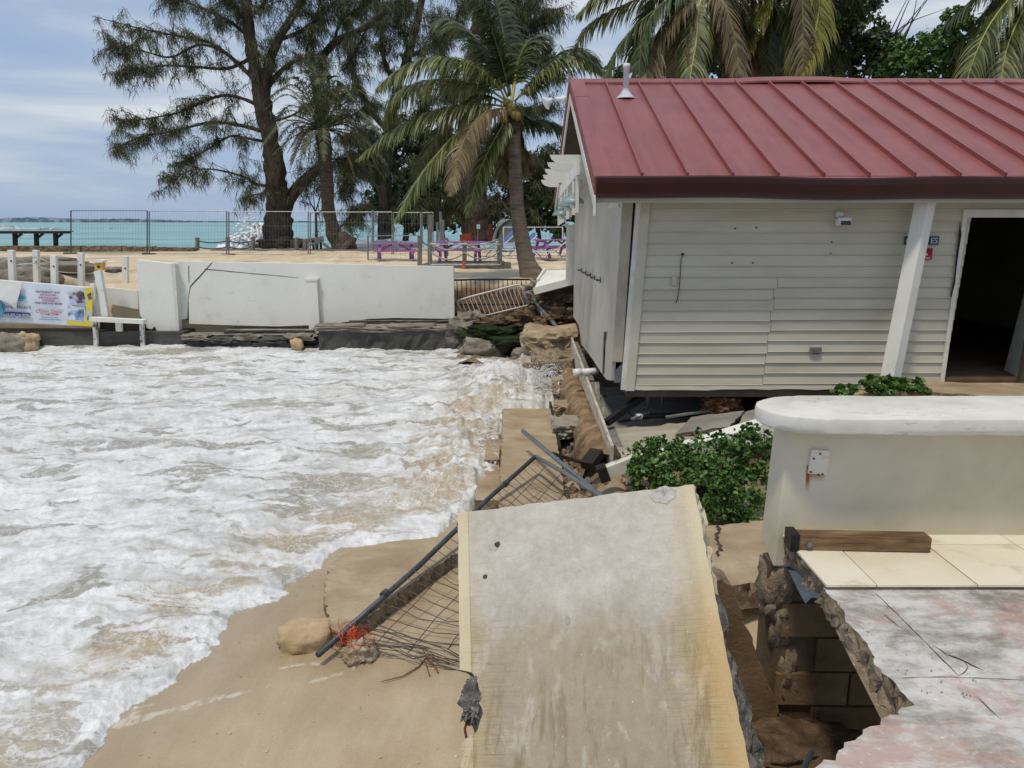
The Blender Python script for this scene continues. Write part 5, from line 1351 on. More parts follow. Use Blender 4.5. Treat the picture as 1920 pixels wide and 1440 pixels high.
for k, (a_, b_, mt_, lb) in enumerate([((1212, 775), (1216, 722), 'galv', 'thin grey pipe hanging below the house beside the blue pipe'), ((1239, 768), (1242, 722), 'galv', 'thin grey pipe hanging alone below the house floor')]):
    tag(MB().tube([at(*a_, 10.1), at((a_[0] + b_[0]) / 2 + 1, (a_[1] + b_[1]) / 2, 10.1), at(*b_, 10.1)], .016, 8).build('hanging_pipe', MT[mt_], None, True), lb, 'pipe')
tag(MB().tube([at(1214, 768, 10.2), at(1218, 735, 10.2)], .02, 8).build('blue_pipe', pm('blue_pvc', [(.3, (70, 112, 150)), (.7, (96, 138, 176))], 8, .5, 0), None, True), 'short blue water pipe standing under the house', 'pipe')
pp_ = thing('waste_pipe', 'black waste pipe with white collar lying under the house', 'pipe', at(1260, 780, 9.9))
MB().tube([at(1200, 781, 9.8), at(1330, 776, 10.1)], .035, 10).build('pipe', MT['black_plastic'], pp_, True)
MB().tube([at(1193, 781, 9.78), at(1203, 781, 9.8)], .042, 10).build('collar', MT['white_plastic'], pp_, True)
tag(lump('insulation', at(1352, 758, 10.0), (.24, .2, .13), pm('rusty_fibre', [(.3, (58, 32, 18)), (.45, (106, 62, 36)), (.6, (160, 128, 100)), (.75, (196, 188, 176))], 10, .95, 1.0, 20, .03), None, 71, .5, 4, 2.2, .3, False), 'rusty brown lump of torn fibre hanging under the house', 'debris')
for k, (a_, b_) in enumerate([((1160, 790), (1260, 778)), ((1185, 786), (1215, 774)), ((1250, 782), (1330, 770))]):
    tag(MB().bar(at(*a_, 9.75 - k * .1), at(*b_, 9.9), .05, .025).build('broken_batten', MT['grey_wood'] if k else MT['dark_wood']), ['dark batten at the edge of the sloping slab', 'short grey batten stub beside the white pipe collar', 'grey batten at the foot of the hanging pipes'][k], 'batten')
# porch ground right of the collapse
tag(slab_broken('porch_slab', jag([at(1560, 745, 8.9), at(1700, 735, 8.9), Vector((9, 8.4, 1.22)), Vector((9, 9.66, 1.24)), at(1740, 716, 9.66), at(1600, 728, 9.5)], .15, .01, 81, True, 'y'), (0, 0, -.14), MT['concrete_brown'], MT['aggregate'], None, 82, .02, 2, .02), 'brown porch slab in front of the dark doorway', 'slab')

# ---- small litter of the washout: shell bits on the sand, broken chips and loose cables
def chips(name, n, fn, r0, r1, mat, seed):
    rr = random.Random(seed); V = []; F = []
    for i in range(n):
        p = fn(rr); r_ = rr.uniform(r0, r1); q = Quaternion((rr.gauss(0, 1), rr.gauss(0, 1), rr.gauss(0, 1), rr.gauss(0, 1))).normalized(); k = len(V); sx, sy, sz = rr.uniform(.6, 1.5), rr.uniform(.5, 1.0), rr.uniform(.25, .7)
        for d in ((-1, -1, -1), (1, -1, -1), (1, 1, -1), (-1, 1, -1), (-1, -1, 1), (1, -1, 1), (1, 1, 1), (-1, 1, 1)):
            V.append(p + q @ Vector((d[0] * sx * rr.uniform(.6, 1), d[1] * sy * rr.uniform(.6, 1), d[2] * sz * rr.uniform(.6, 1))) * r_)
        F += [tuple(k + j for j in f) for f in ((3, 2, 1, 0), (4, 5, 6, 7), (0, 1, 5, 4), (1, 2, 6, 5), (2, 3, 7, 6), (3, 0, 4, 7))]
    return tag(mk(name, V, F, mat), kind='stuff')
def on_sand(x, y, dz=0):
    a = np.array([x]); b = np.array([y]); return Vector((x, y, float(sand_z(a, b, shore_d(a, b))[0]) + dz))
def beach_spot(rr):
    while True:
        x, y = rr.uniform(-2.6, .2), rr.uniform(3.2, 7.0); a = np.array([x]); b = np.array([y])
        if shore_d(a, b)[0] < -.12 and abs(x + .05) + y * 0 < 3: return on_sand(x, y, .003)
chips('shell_bits', 150, beach_spot, .003, .011, pm('shell', [(.3, (120, 98, 74)), (.5, (196, 182, 160)), (.7, (216, 208, 196))], 9, .7, 0, coord='Generated'), 1)
def wash_spot(rr):
    return on_sand(rr.uniform(.62, 2.6) if rr.random() < .6 else rr.uniform(.62, .95), rr.uniform(7.6, 12.5), .02)
chips('rubble_chips', 420, wash_spot, .012, .06, MT['aggregate'], 2)
chips('timber_splinters', 90, lambda rr: on_sand(rr.uniform(.7, 2.4), rr.uniform(8.2, 12), .05), .02, .07, MT['grey_wood'], 3)
chips('floor_crumbs', 45, lambda rr: Vector((rr.uniform(1.25, 2.9), rr.uniform(1.9, 3.05), ZP + .003)) if rr.random() < .0 else Vector((ed[rr.randrange(2, 10)].x + rr.uniform(.02, .3), ed[rr.randrange(2, 10)].y + rr.uniform(-.02, .02), ZP + .004)), .0015, .0045, MT['concrete'], 4)
chips('pit_rubble', 90, lambda rr: Vector((rr.uniform(1.15, 2.2), rr.uniform(2.6, 3.6), 0.10 + rr.uniform(0, .08))), .015, .07, MT['block'], 5)
for k, (pl, lb) in enumerate([([(1300, 724), (1310, 748), (1330, 760), (1365, 752), (1400, 724)], 'black cable looping below the middle of the house'), ([(1180, 726), (1186, 750), (1178, 772), (1196, 786)], 'black cable hanging at the house corner'), ([(1420, 722), (1426, 742), (1450, 748), (1480, 726)], 'black cable drooping beside the parapet coping')]):
    tag(MB().tube(crom_([at(a, b, 9.9) for a, b in pl]), .009, 5).build('loose_cable', MT['black_plastic'], None, True), lb, 'cable')
# ================================================================== the white wall, banner, fences and beach furniture
def poly_y(pxs, Y, th):  # polygon facing the camera, extruded away from it
    return MB().prism([at(a, b, Y) for a, b in pxs], (0, th, 0))
ww = thing('boundary_wall', 'cracked white rendered boundary wall standing over the surf', 'wall', at(550, 612, 20.0))
poly_y([(255, 487), (327, 495), (335, 624), (295, 623), (290, 612), (284, 618), (272, 615), (268, 600), (262, 590)], 19.80, .26).build('wall_panel', MT['white_paint'], ww, bevel=.01)
poly_y([(326, 490), (397, 491.5), (385, 505), (371, 520), (356, 536), (352, 560), (350.5, 597), (338, 600)], 20.0, .2).build('wall_panel', MT['white_paint'], ww)
poly_y([(400, 491.5), (560, 494), (700, 497), (850, 500), (852, 598), (800, 597), (740, 596), (690, 598), (655, 603), (600, 609), (520, 612), (440, 610), (354.5, 607), (353.5, 560), (358, 538), (376, 519), (390, 503)], 20.0, .22).build('wall_panel', MT['white_paint'], ww)
poly_y([(573, 524), (594, 523), (600, 624), (580, 625)], 19.86, .13).build('pilaster', MT['white_paint'], ww, bevel=.01)
poly_y([(571, 522), (596, 521), (596, 526), (572, 527)], 19.84, .15).build('pilaster_cap', MT['white_paint'], ww, bevel=.006)
poly_y([(320, 494), (328, 494), (336, 624), (331, 624)], 19.78, .06).build('wall_edge', MT['white_trim'], ww)
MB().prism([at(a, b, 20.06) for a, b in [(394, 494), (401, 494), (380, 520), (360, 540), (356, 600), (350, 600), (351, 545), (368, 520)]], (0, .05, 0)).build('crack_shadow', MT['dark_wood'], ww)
mb = MB(); pts = [(384, 505), (420, 508), (470, 513), (520, 517), (560, 521)]
for i in range(4):
    a, b = pts[i], pts[i + 1]; mb.prism([at(a[0], a[1] - 1.1 + .2 * i, 19.996), at(b[0], b[1] - .9 + .2 * i, 19.996), at(b[0], b[1] + .2, 19.996), at(a[0], a[1] + .6, 19.996)], (0, .003, 0))
mb.build('crack', MT['crack'], ww)
mb = MB(); mb.prism([at(353, 498, 19.996), at(354.4, 498, 19.996), at(355, 530, 19.996), at(353.6, 530, 19.996)], (0, .003, 0)); mb.build('crack', MT['crack'], ww)

fd = thing('wall_footing', 'dark wet concrete footing with broken slabs under the white wall', 'footing', at(450, 650, 19.7))
def foot(name, px0, px1, pyt, y0, y1, h, mat, seed, rough=.03):
    z = at((px0 + px1) / 2, pyt, y0).z; xa = at(px0, pyt, y0).x; xb = at(px1, pyt, y0).x
    return slab_broken(name, jag([(xa, y0, z), (xb, y0, z), (xb, y1, z), (xa, y1, z)], .14, .018, seed), (0, 0, -h), MT['rock_grey'] if mat is None else mat, MT['concrete_dark'], fd, seed + 1, rough, 4, .03)
foot('footing', -80, 345, 622, 19.62, 20.3, 1.0, MT['concrete_dark'], 101, .006)
foot('broken_slab', 342, 592, 628, 19.55, 20.1, .22, MT['rock_grey'], 103)
foot('broken_slab', 350, 470, 640, 19.45, 20.0, .4, MT['concrete_dark'], 105, .01)
foot('broken_slab', 472, 566, 643, 19.40, 20.0, .4, MT['concrete_dark'], 107, .012)
foot('concrete_block', 598, 872, 618, 19.15, 20.25, 1.0, MT['rock_grey'], 109, .06)
foot('broken_slab', 655, 850, 601, 19.9, 20.3, .12, MT['rock_grey'], 111)
foot('broken_slab', 420, 590, 619, 19.75, 20.2, .1, MT['rock_grey'], 115)
for k in range(4):
    lump('broken_chunk', at(640 + k * 66, 613 + (k % 2) * 2, 19.42), (.62 + .1 * (k % 2), .30, .075), MT['rock_grey'], fd, 211 + k, .22, 4, 2.0, .85, True)
for k in range(5):
    lump('broken_chunk', at(370 + k * 48, 632 + (k % 2) * 5, 19.5), (.36, .2, .08), MT['concrete_dark'] if k % 2 else MT['rock_grey'], fd, 231 + k, .4, 3, 2.0, .75, False)
lump('broken_end', at(868, 632, 19.5), (.40, .42, .42), MT['rock_grey'], fd, 113, .3, 4, 1.6, .7, False)
tag(lump('rock', at(558, 646, 19.3), (.16, .14, .17), MT['rock'], None, 31, .3, 3, 1.4, .3), 'small orange tan stone wedged beside the dark wall block', 'rock')
tag(lump('rock', at(14, 650, 19.1), (.55, .4, .34), MT['rock_grey'], None, 33, .25, 4, 1.2, .4), 'grey rounded boulder at the left end of the wall', 'rock')
tag(lump('rock', at(50, 645, 19.2), (.27, .25, .27), MT['rock'], None, 35, .3, 4, 1.3, .3), 'pale pointed stone beside the grey boulder', 'rock')
tag(lump('rock', at(22, 636, 19.45), (.6, .25, .14), MT['rock_grey'], None, 37, .3, 4, 1.2, .4), 'flat brown stone lying behind the two wall boulders', 'rock')

# banner
YB_ = 19.55; PXM = at(100, 570, YB_).x - at(99, 570, YB_).x
bn = thing('banner', 'white beach restaurant banner with blue and yellow print below the posts', 'banner', at(90, 608, YB_))
def flat(name, pxs, mat, lay=0, parent=bn, th=.002): return MB().prism([at(a, b, YB_ - .003 * lay) for a, b in pxs], (0, th, 0)).build(name, mat, parent)
MT['banner'] = pm('banner_sheet', [(.3, (206, 214, 224)), (.7, (224, 229, 234))], 1.4, .45, .1, 3, .02)
V = []; F = []; nx, ny = 26, 6
for i in range(nx + 1):
    for j in range(ny + 1):
        u = i / nx; v = j / ny; a_ = -70 + 242 * u; top_ = 526 + (a_ + 0) * .082; bot = 603 + a_ * .054
        p = at(a_, top_ + (bot - top_) * v, YB_); p.y += .012 * math.sin(u * 19 + v * 2) + .02 * v + .006; V.append(p)
for i in range(nx):
    for j in range(ny): a_ = i * (ny + 1) + j; F.append((a_, a_ + ny + 1, a_ + ny + 2, a_ + 1))
mk('sheet', V, F, MT['banner'], bn, True)
def flatm(n, c, r=.5): return pm(n, [(.3, tuple(int(x * .93) for x in c)), (.7, c)], 6, r, 0)
MT['b_yellow'] = flatm('banner_yellow', (228, 208, 74)); MT['b_navy'] = flatm('banner_navy', (52, 58, 128)); MT['b_red'] = flatm('banner_red', (206, 92, 92)); MT['b_teal'] = flatm('banner_teal', (84, 168, 190)); MT['b_black'] = flatm('banner_black', (62, 60, 62)); MT['b_pink'] = flatm('banner_pink', (176, 110, 150)); MT['b_lilac'] = flatm('banner_lilac', (96, 84, 108)); MT['b_blue'] = flatm('banner_blue', (112, 168, 206))
MT['b_photo1'] = pm('banner_photo_trees', [(.38, (58, 52, 54)), (.48, (108, 98, 100)), (.54, (196, 200, 214)), (.7, (160, 186, 226))], 3.2, .5, 0, detail=6)
MT['b_photo2'] = pm('banner_photo_shore', [(.36, (40, 44, 52)), (.46, (120, 150, 190)), (.56, (226, 230, 236)), (.7, (180, 196, 214))], 2.4, .5, 0, detail=5)
flat('yellow_band', [(158, 540), (173, 541), (173, 612), (158, 611), (124, 608), (126, 600), (158, 604), (162, 575), (160, 560)], MT['b_yellow'], 9)
flat('photo_print', [(126, 547), (157, 543), (164, 568), (132, 573)], MT['sign_white'], 10); flat('photo_print', [(128, 549), (156, 545), (162, 567), (133, 571)], MT['b_photo1'], 11)
flat('photo_print', [(126, 572), (159, 577), (159, 604), (126, 600)], MT['sign_white'], 10); flat('photo_print', [(128, 574), (157, 578.5), (157, 602), (128, 598)], MT['b_photo2'], 11)
flat('palm_print', [(163, 553), (170, 548), (172, 560), (166, 562)], MT['b_photo1'], 11); flat('palm_print', [(162, 586), (170, 580), (172, 602), (164, 603)], MT['b_photo1'], 11)
flat('teal_corner', [(-70, 545), (0, 566), (7, 573), (5, 588), (-2, 597), (-70, 600)], MT['b_teal'], 9)
flat('wave_logo', [(30, 558), (38, 554.5), (47, 556), (49, 560), (40, 561), (30, 561.5)], MT['b_teal'], 10); flat('wave_logo', [(31, 563), (45, 562.4), (44, 563.6), (31, 564.4)], MT['b_teal'], 10)
pill = [(10.5 + 44 * t_, 584.2 + 2.6 * t_) for t_ in (0, .5, 1)] + [(56.5, 588.6), (56.3, 591.5), (54.5, 593.6)] + [(10.5 + 22, 592.0), (10.5, 590.6), (8, 588.5), (8.4, 585.6)]
flat('phone_band', pill, MT['b_navy'], 10)
flat('rule', [(6, 593.4), (29, 594.6), (29, 595.3), (6, 594.1)], MT['b_black'], 10); flat('rule', [(35, 595.0), (59, 596.2), (59, 596.9), (35, 595.7)], MT['b_black'], 10)
def btext(s, px, py, hpx, mat, wpx=None, ang=-3.6, shear=0, align='LEFT', bold=0.0, lay=12):
    p = at(px, py, YB_ - .003 * lay)
    o = text_mesh('lettering', s, hpx * PXM * 1.38, mat, Matrix.Translation((0, 0, 0)), None, .0005, align, shear, 1.0, bold)
    xs_ = [v.co.x for v in o.data.vertices]; cur = max(xs_) - min(xs_)
    k = (wpx * PXM / cur) if wpx else 1.0
    o.data.transform(Matrix.Translation(p - worigin(bn)) @ Matrix.Rotation(R(-ang), 4, 'Y') @ ROTX @ Matrix.Diagonal((k, 1, 1, 1)))
    o.parent = bn
for s, x0, x1, y, m_ in [('RESTAURANT | BAR', 67, 112, 548.6, 'b_lilac'), ('RESTROOMS', 75, 105, 554.2, 'b_pink'), ('SUN LOUNGERS', 72, 109, 559.6, 'b_pink'), ('SHOWERS', 79, 103, 564.8, 'b_pink'), ('FREE WIFI AND MORE', 65.5, 116, 569.6, 'b_lilac')]:
    btext(s, x0, y, 3.4, MT[m_], x1 - x0, -2.2, bold=.002)
btext('Open Daily', 66, 586.5, 7.5, MT['b_red'], 50, -2.4, .35, bold=.0)
btext('11AM 7PM', 77, 591, 3.8, MT['b_red'], 31, -1.5, bold=.002)
btext('on the beach', 77, 596.2, 2.6, MT['b_blue'], 30, -1.5) if False else None
flat('blue_line', [(77, 594.4), (107, 595.2), (107, 596.4), (77, 595.6)], MT['b_blue'], 10); flat('blue_line', [(73, 597.8), (112, 598.8), (112, 600.2), (73, 599.2)], MT['b_blue'], 10)
btext('Coral', 2.5, 577.6, 6.6, MT['b_black'], 22, -1.5, .1); btext('Beach', 31, 578.4, 6.6, MT['b_black'], 26.5, -1.5, .1)
btext('+1 345 746 9370', 11, 590.8, 4.0, MT['sign_white'], 43, -3.0, bold=.002)
V = [at(-70, 520, YB_ - .05), at(41, 529, YB_ - .05), at(36, 552, YB_ - .10), at(32, 566, YB_ - .12), at(30, 579, YB_ - .10), at(18, 570, YB_ - .13), at(0, 562, YB_ - .14), at(-70, 552, YB_ - .12)]
mk('torn_flap', V, [tuple(range(8))], pm('flap', [(.3, (206, 204, 194)), (.6, (222, 222, 216)), (.75, (214, 206, 160))], 1.6, .5, .1, 4, .02), bn)

# white posts with ropes on the low wall left of the gap
lw = thing('low_wall', 'low white kerb wall carrying the banner left of the gap', 'wall', at(80, 540, 20.1))
poly_y([(-80, 520), (172, 541), (172, 612), (-80, 603)], 19.66, .3).build('kerb', MT['white_paint'], lw)
posts = [(24, 469, 526, 20.3), (70, 469, 533, 21.2), (103, 479, 536, 20.2), (153, 474, 538, 20.6), (236, 480, 546, 20.9)]
ordn = ['white timber rope post at the far left above the banner', 'white timber rope post second from the left edge', 'white timber rope post in the middle above the banner print', 'white timber rope post above the banner photos', 'white timber rope post close to the white wall end']
for k, (px_, t_, b_, Y_) in enumerate(posts):
    p0 = at(px_, b_ + 10, Y_); p1 = at(px_ - 2.5 + k * .4, t_, Y_)
    o = thing('rope_post', ordn[k], 'post', p0, 'white rope posts')
    MB().bar(p0, p1, .145, .12, (0, 1, 0)).build('post', MT['white_paint'], o, bevel=.008)
    MB().lathe([(.025, 0), (.02, .012)], p1.lerp(p0, .3) + Vector((.02, -.065, 0)), 8, Matrix.Rotation(R(90), 3, 'X')).build('rope_hole', MT['dark_wood'], o)
def sagrope(a, b, sag, r, mat, name, label, cat='rope', grp=None):
    pts = [a.lerp(b, t / 10) - Vector((0, 0, sag * 4 * (t / 10) * (1 - t / 10))) for t in range(11)]
    return tag(MB().tube(pts, r, 5).build(name, mat, None, True), label, cat, grp)
rl = ['upper rope left of the first white post', 'upper rope between first and second white posts', 'upper rope between second and third white posts', 'upper rope between third and fourth white posts']
pr = [(-40, 500)] + [(p[0], p[1] + 12) for p in posts[:4]]
for k in range(4):
    a = at(*pr[k], 20.4 if k == 0 else posts[k - 1][3]); b = at(*pr[k + 1], posts[k][3]); sagrope(a, b, .05, .012, MT['rope'], 'rope', 'pale ' + rl[k])
sagrope(at(24, 496, 20.3), at(70, 492, 21.2), .02, .018, MT['white_paint'], 'rail', 'thin white rail between the two leftmost rope posts', 'rail')
sagrope(at(70, 500, 21.2), at(153, 512, 20.6), .05, .012, MT['rope'], 'rope', 'pale lower rope running to the fourth white post')
# yellow box on its own post, gap and ladder
yp = thing('ladder_gate', 'white posts of the ladder gap with a yellow box on top', 'gate', at(190, 592, 19.9))
MB().bar(at(199, 594, 19.7), at(184, 508, 19.7), .17, .12, (0, 1, 0)).build('post', MT['white_paint'], yp, bevel=.006)
MB().bar(at(184, 592, 19.75), at(181, 538, 19.75), .30, .14, (0, 1, 0)).build('post', MT['white_paint'], yp, bevel=.006)
MB().bar(at(176, 560, 19.6), at(174, 532, 19.6), .10, .10, (0, 1, 0)).build('post', MT['white_paint'], yp, bevel=.006)
bx_ = poly_y([(177, 493), (192, 492), (192, 507), (177, 507)], 19.65, .16).build('yellow_box', pm('yellow_box', [(.3, (200, 150, 64)), (.7, (226, 176, 84))], 9, .6, .1), yp, bevel=.006)
poly_y([(176, 488.5), (184, 486), (193, 488.5), (193, 492), (176, 493)], 19.63, .2).build('box_lid', MT['white_paint'], bx_)
poly_y([(181, 499), (185, 497), (189, 500), (186, 503), (182, 502)], 19.645, .004).build('symbol', MT['b_black'], bx_)
rl_ = thing('leaning_board', 'pale wide board leaning across the gap beside the white wall', 'board', at(228, 560, 20.3))
poly_y([(197, 539), (258, 545), (259, 580), (197, 568)], 20.2, .1).build('board', MT['white_paint'], rl_)
ld = thing('sea_ladder', 'white steel ladder frame hanging over the dark footing', 'ladder', at(224, 655, 19.5))
MB().bar(at(172, 598, 19.45), at(272, 603, 19.45), .22, .10).build('top_bar', MT['white_paint'], ld)
for (a_, b_, a2, b2) in ((178, 600, 181, 650), (266, 603, 268, 648)):
    MB().bar(at(a_, b_, 19.5), at(a2, b2, 19.5), .10, .08, (0, 1, 0)).build('rail', pm('scabby_rail%d' % a_, [(.38, (96, 92, 84)), (.46, (190, 190, 184)), (.7, (222, 222, 218))], 7, .6, .3, 30), ld)
MB().bar(at(223, 603, 19.6), at(224, 621, 19.6), .15, .08, (0, 1, 0)).build('rail', MT['white_paint'], ld)
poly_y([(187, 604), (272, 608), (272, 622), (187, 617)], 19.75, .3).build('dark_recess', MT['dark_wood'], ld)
# stones in the dug-out behind the posts
for k, (a_, b_, Y_, d_) in enumerate([(8, 512, 22.6, (.8, .5, .35)), (50, 520, 22.2, (.9, .5, .28)), (118, 500, 25.2, (1.0, .4, .18)), (215, 506, 24.5, (.25, .2, .1)), (60, 496, 25.5, (1.4, .5, .25))]):
    tag(lump('rock', at(a_, b_, Y_), d_, MT['rock_grey'], None, 141 + k, .35, 3, 1.4, .5), ['dark stone heap behind the leftmost rope post', 'dark boulder behind the second rope post', 'long dark rock ledge behind the fourth rope post', 'small brown stone on the sand heap', 'long flat stone slab above the dug-out hole'][k], 'rock')

# stone wall and dark pavilion by the sea
sw2 = thing('stone_wall', 'low brown rubble stone wall along the terrace edge at left', 'wall', at(150, 478, 41))
MT['rubble'] = pm('rubble_stone', [(.3, (70, 58, 46)), (.45, (104, 90, 72)), (.6, (136, 122, 100)), (.75, (158, 146, 124))], 3.4, .9, 1.0, 6, .08, detail=4, stretch=(1, 1, 1.6))
for k in range(26):
    x0 = -140 + k * 19.3; x1 = x0 + 19.3; t0 = 461.5 + max(0, x0 - 200) * .022 + random.Random(k).uniform(-.5, .5)
    poly_y([(x0, t0), (x1, t0 + random.Random(k + 50).uniform(-.4, .4)), (x1, 480), (x0, 480)], 41 + random.Random(k).uniform(-.06, .06), .6).build('stone', MT['rubble'], sw2)
pv = thing('pavilion', 'dark timber shore shelter with braced posts at far left', 'shelter', at(70, 462, 47))
MB().bar(at(-60, 436, 47), at(126, 436, 47), .8, .12).build('roof_beam', MT['dark_wood'], pv)
MB().bar(at(-60, 434, 47.4), at(126, 434, 47.4), 1.4, .05).build('roof_deck', MT['dark_wood'], pv)
for x in (-14, 29, 69, 105):
    MB().bar(at(x, 464, 47), at(x - 1, 437, 47), .20, .2, (0, 1, 0)).build('post', MT['dark_wood'], pv)
    MB().bar(at(x, 447, 47), at(x + 12, 438, 47), .12, .12, (0, 1, 0)).build('brace', MT['dark_wood'], pv)

# temporary mesh fence panels
flab = ['leftmost temporary mesh fence panel with dark frame', 'second temporary mesh fence panel from the left', 'mesh fence panel in front of the wave burst', 'mesh fence panel in front of the slim palm trunk', 'mesh fence panel left of the purple tables']
fx = [(133, 276), (280, 425), (429, 578), (582, 735), (738, 812)]
YFn = 37.5
def wire_panel(o, a, b, top, bot, Y, mat, step_v=.14, step_h=.5, r=.0035, yb=None):
    p = [at(a, bot, Y), at(b, bot, yb or Y), at(b, top, yb or Y), at(a, top, Y)]
    for q in ((0, 3), (1, 2)): MB().tube([p[q[0]], p[q[1]]], .03, 6).build('post', mat, o)
    for q in ((0, 1), (3, 2)): MB().tube([p[q[0]], p[q[1]]], .018, 5).build('rail', mat, o)
    mb = MB(); n = int((p[1] - p[0]).length / step_v)
    for i in range(1, n): mb.tube([p[0].lerp(p[1], i / n), p[3].lerp(p[2], i / n)], r, 3, False)
    m_ = int((p[3] - p[0]).length / step_h)
    for i in range(1, m_): mb.tube([p[0].lerp(p[3], i / m_), p[1].lerp(p[2], i / m_)], r * 1.2, 3, False)
    w_ = mb.build('wire_mesh', MT['galv'], o); w_['kind'] = 'stuff'
for k, (a_, b_) in enumerate(fx):
    o = thing('mesh_fence_panel', flab[k], 'fence panel', at((a_ + b_) / 2, 477, YFn), 'temporary mesh fence panels')
    wire_panel(o, a_, b_, 395 + k * .9, 474 + k * 1.2, YFn, MT['galv_dark'] if k == 0 else MT['galv'])
    MB().box(at(a_, 478 + k * 1.2, YFn) + Vector((0, 0, .06)), (.6, .25, .12)).build('foot', MT['concrete_dark'], o, bevel=.01)

# boardwalk under the trees, rope fence, broken bench
bw_ = thing('boardwalk', 'grey plank boardwalk under the trees behind the mesh fence', 'boardwalk', at(560, 470, 42))
z0 = at(560, 469, 42).z; xa, xb = at(394, 469, 42).x, at(736, 469, 42).x; n = 34
for i in range(n):
    x = xa + (xb - xa) * i / n; MB().bb(x, x + (xb - xa) / n - .015, 42, 44.0, z0 - .05, z0 + random.Random(i).uniform(0, .012)).build('plank', MT['grey_wood'], bw_)
MB().bb(xa, xb, 41.95, 41.99, z0 - .2, z0 + .01).build('edge_board', MT['grey_wood'], bw_)
rp = [(370, 448, 480), (427, 447, 470), (474, 447, 468), (556, 448, 470), (572, 452, 470)]
rlab = ['short grey bollard post at the end of the stone wall', 'short grey bollard post in front of the wave burst', 'short grey bollard post left of the big tree trunk', 'short grey bollard post right of the big tree trunk', 'short leaning bollard post beside the broken bench']
for k, (x, t_, b_) in enumerate(rp):
    p0 = at(x, b_, 42.3); p1 = at(x, t_, 42.3); o = thing('bollard', rlab[k], 'bollard', p0, 'rope bollards')
    MB().tube([p0, p1], .11, 10).build('post', MT['grey_wood'], o); MB().lathe([(.13, 0), (.13, .05), (.05, .1)], p1, 10).build('cap', MT['grey_wood'], o)
for k in range(2):
    for h in (451.5, 463): sagrope(at(rp[k][0], h, 42.3), at(rp[k + 1][0], h, 42.3), .10, .035, MT['dark_rope'], 'rope', ('upper' if h < 460 else 'lower') + [' dark rope between the stone wall end and the next bollard', ' dark rope in front of the wave burst'][k])
be = thing('bench', 'broken dark bench tipped beside the slim palm trunk', 'bench', at(592, 468, 43))
MB().bar(at(570, 463, 43), at(605, 452, 43), .5, .08).build('seat', MT['grey_wood'], be); MB().bar(at(576, 452, 43.2), at(607, 447, 43.2), .06, .25).build('backrest', MT['grey_wood'], be)
for x in (574, 588, 602): MB().bar(at(x, 469, 43), at(x - 1, 450, 43), .10, .10, (0, 1, 0)).build('leg', MT['dark_wood'], be)
MB().bar(at(606, 456, 43), at(620, 468, 43), .6, .06).build('fallen_board', MT['grey_wood'], be)

# picnic tables
def picnic(name, label, loc, rz, mat):
    o = thing(name, label, 'picnic table', loc, 'purple picnic tables', rz)
    for k in range(4): MB().box((0, -.31 + k * .205, .74), (1.9, .19, .045)).build('plank', mat, o, local=True)
    for s in (-1, 1):
        for k in range(2): MB().box((0, s * (.66 + .15 * k), .45), (1.9, .14, .045)).build('bench_plank', mat, o, local=True)
        MB().box((s * .72, 0, .42), (.05, 1.60, .10)).build('bench_beam', mat, o, local=True)
        MB().box((s * .72, 0, .69), (.05, .76, .09)).build('top_beam', mat, o, local=True)
        for q in (-1, 1): MB().bar((s * .68, q * .68, 0), (s * .68, q * .26, .72), .06, .11, (1, 0, 0)).build('leg', mat, o, local=True)
        MB().bar((s * .70, 0, .42), (s * .15, 0, .70), .05, .08).build('brace', mat, o, local=True)
    return o
picnic('picnic_table', 'purple picnic table behind the mesh fence left of the deck posts', gz(742, 490, 1.66), R(12), MT['purple'])
picnic('picnic_table', 'purple picnic table standing on the grey deck', gz(863, 490, 1.80), R(-6), MT['purple'])
picnic('picnic_table', 'purple picnic table half hidden behind the leaning palm trunk', at(1040, 482, 34) , R(30), MT['purple'])
# deck with rope posts
dk = thing('deck', 'low grey timber deck with rope railing in front of the purple table', 'deck', at(862, 505, 27.6))
zd_ = at(862, 499, 27.6).z; xa, xb = at(785, 499, 27.6).x, at(944, 499, 27.6).x
for i in range(24):
    x = xa + (xb - xa) * i / 24; MB().bb(x, x + (xb - xa) / 24 - .012, 27.62, 31.5, zd_ - .04, zd_ + random.Random(i).uniform(0, .008)).build('plank', MT['grey_wood'], dk)
MB().bb(xa, xb, 27.58, 27.62, zd_ - .16, zd_ + .01).build('rim_board', MT['grey_wood'], dk)
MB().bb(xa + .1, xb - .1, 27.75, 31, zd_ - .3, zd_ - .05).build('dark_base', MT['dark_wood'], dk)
dp = [(787, 443, 498, 27.7), (806, 402, 500, 27.65), (871, 451, 505, 27.55), (936, 447, 506, 27.55), (940, 440, 470, 31.4), (837, 446, 480, 31.4)]
for (x, t_, b_, Y_) in dp: MB().bar(at(x, b_, Y_), at(x, t_, Y_), .15, .12, (0, 1, 0)).build('post', MT['grey_wood'], dk)
def decrope(a, b, Y0, Y1, sag=.25):
    A_, B_ = at(*a, Y0), at(*b, Y1); pts = [A_.lerp(B_, t / 10) - Vector((0, 0, sag * 4 * (t / 10) * (1 - t / 10))) for t in range(11)]
    MB().tube(pts, .03, 5).build('rope', MT['rope'], dk, True)
for a, b, Y0, Y1 in [((792, 453), (838, 450), 27.7, 31.4), ((809, 455), (871, 455), 27.6, 27.5), ((809, 473), (871, 473), 27.6, 27.5), ((871, 455), (936, 452), 27.5, 27.5), ((871, 473), (936, 471), 27.5, 27.5), ((838, 449), (940, 446), 31.4, 31.4)]: decrope(a, b, Y0, Y1)
poly_y([(938, 492), (958, 492), (958, 506), (940, 507)], 27.4, .5).build('step', MT['grey_wood'], dk)
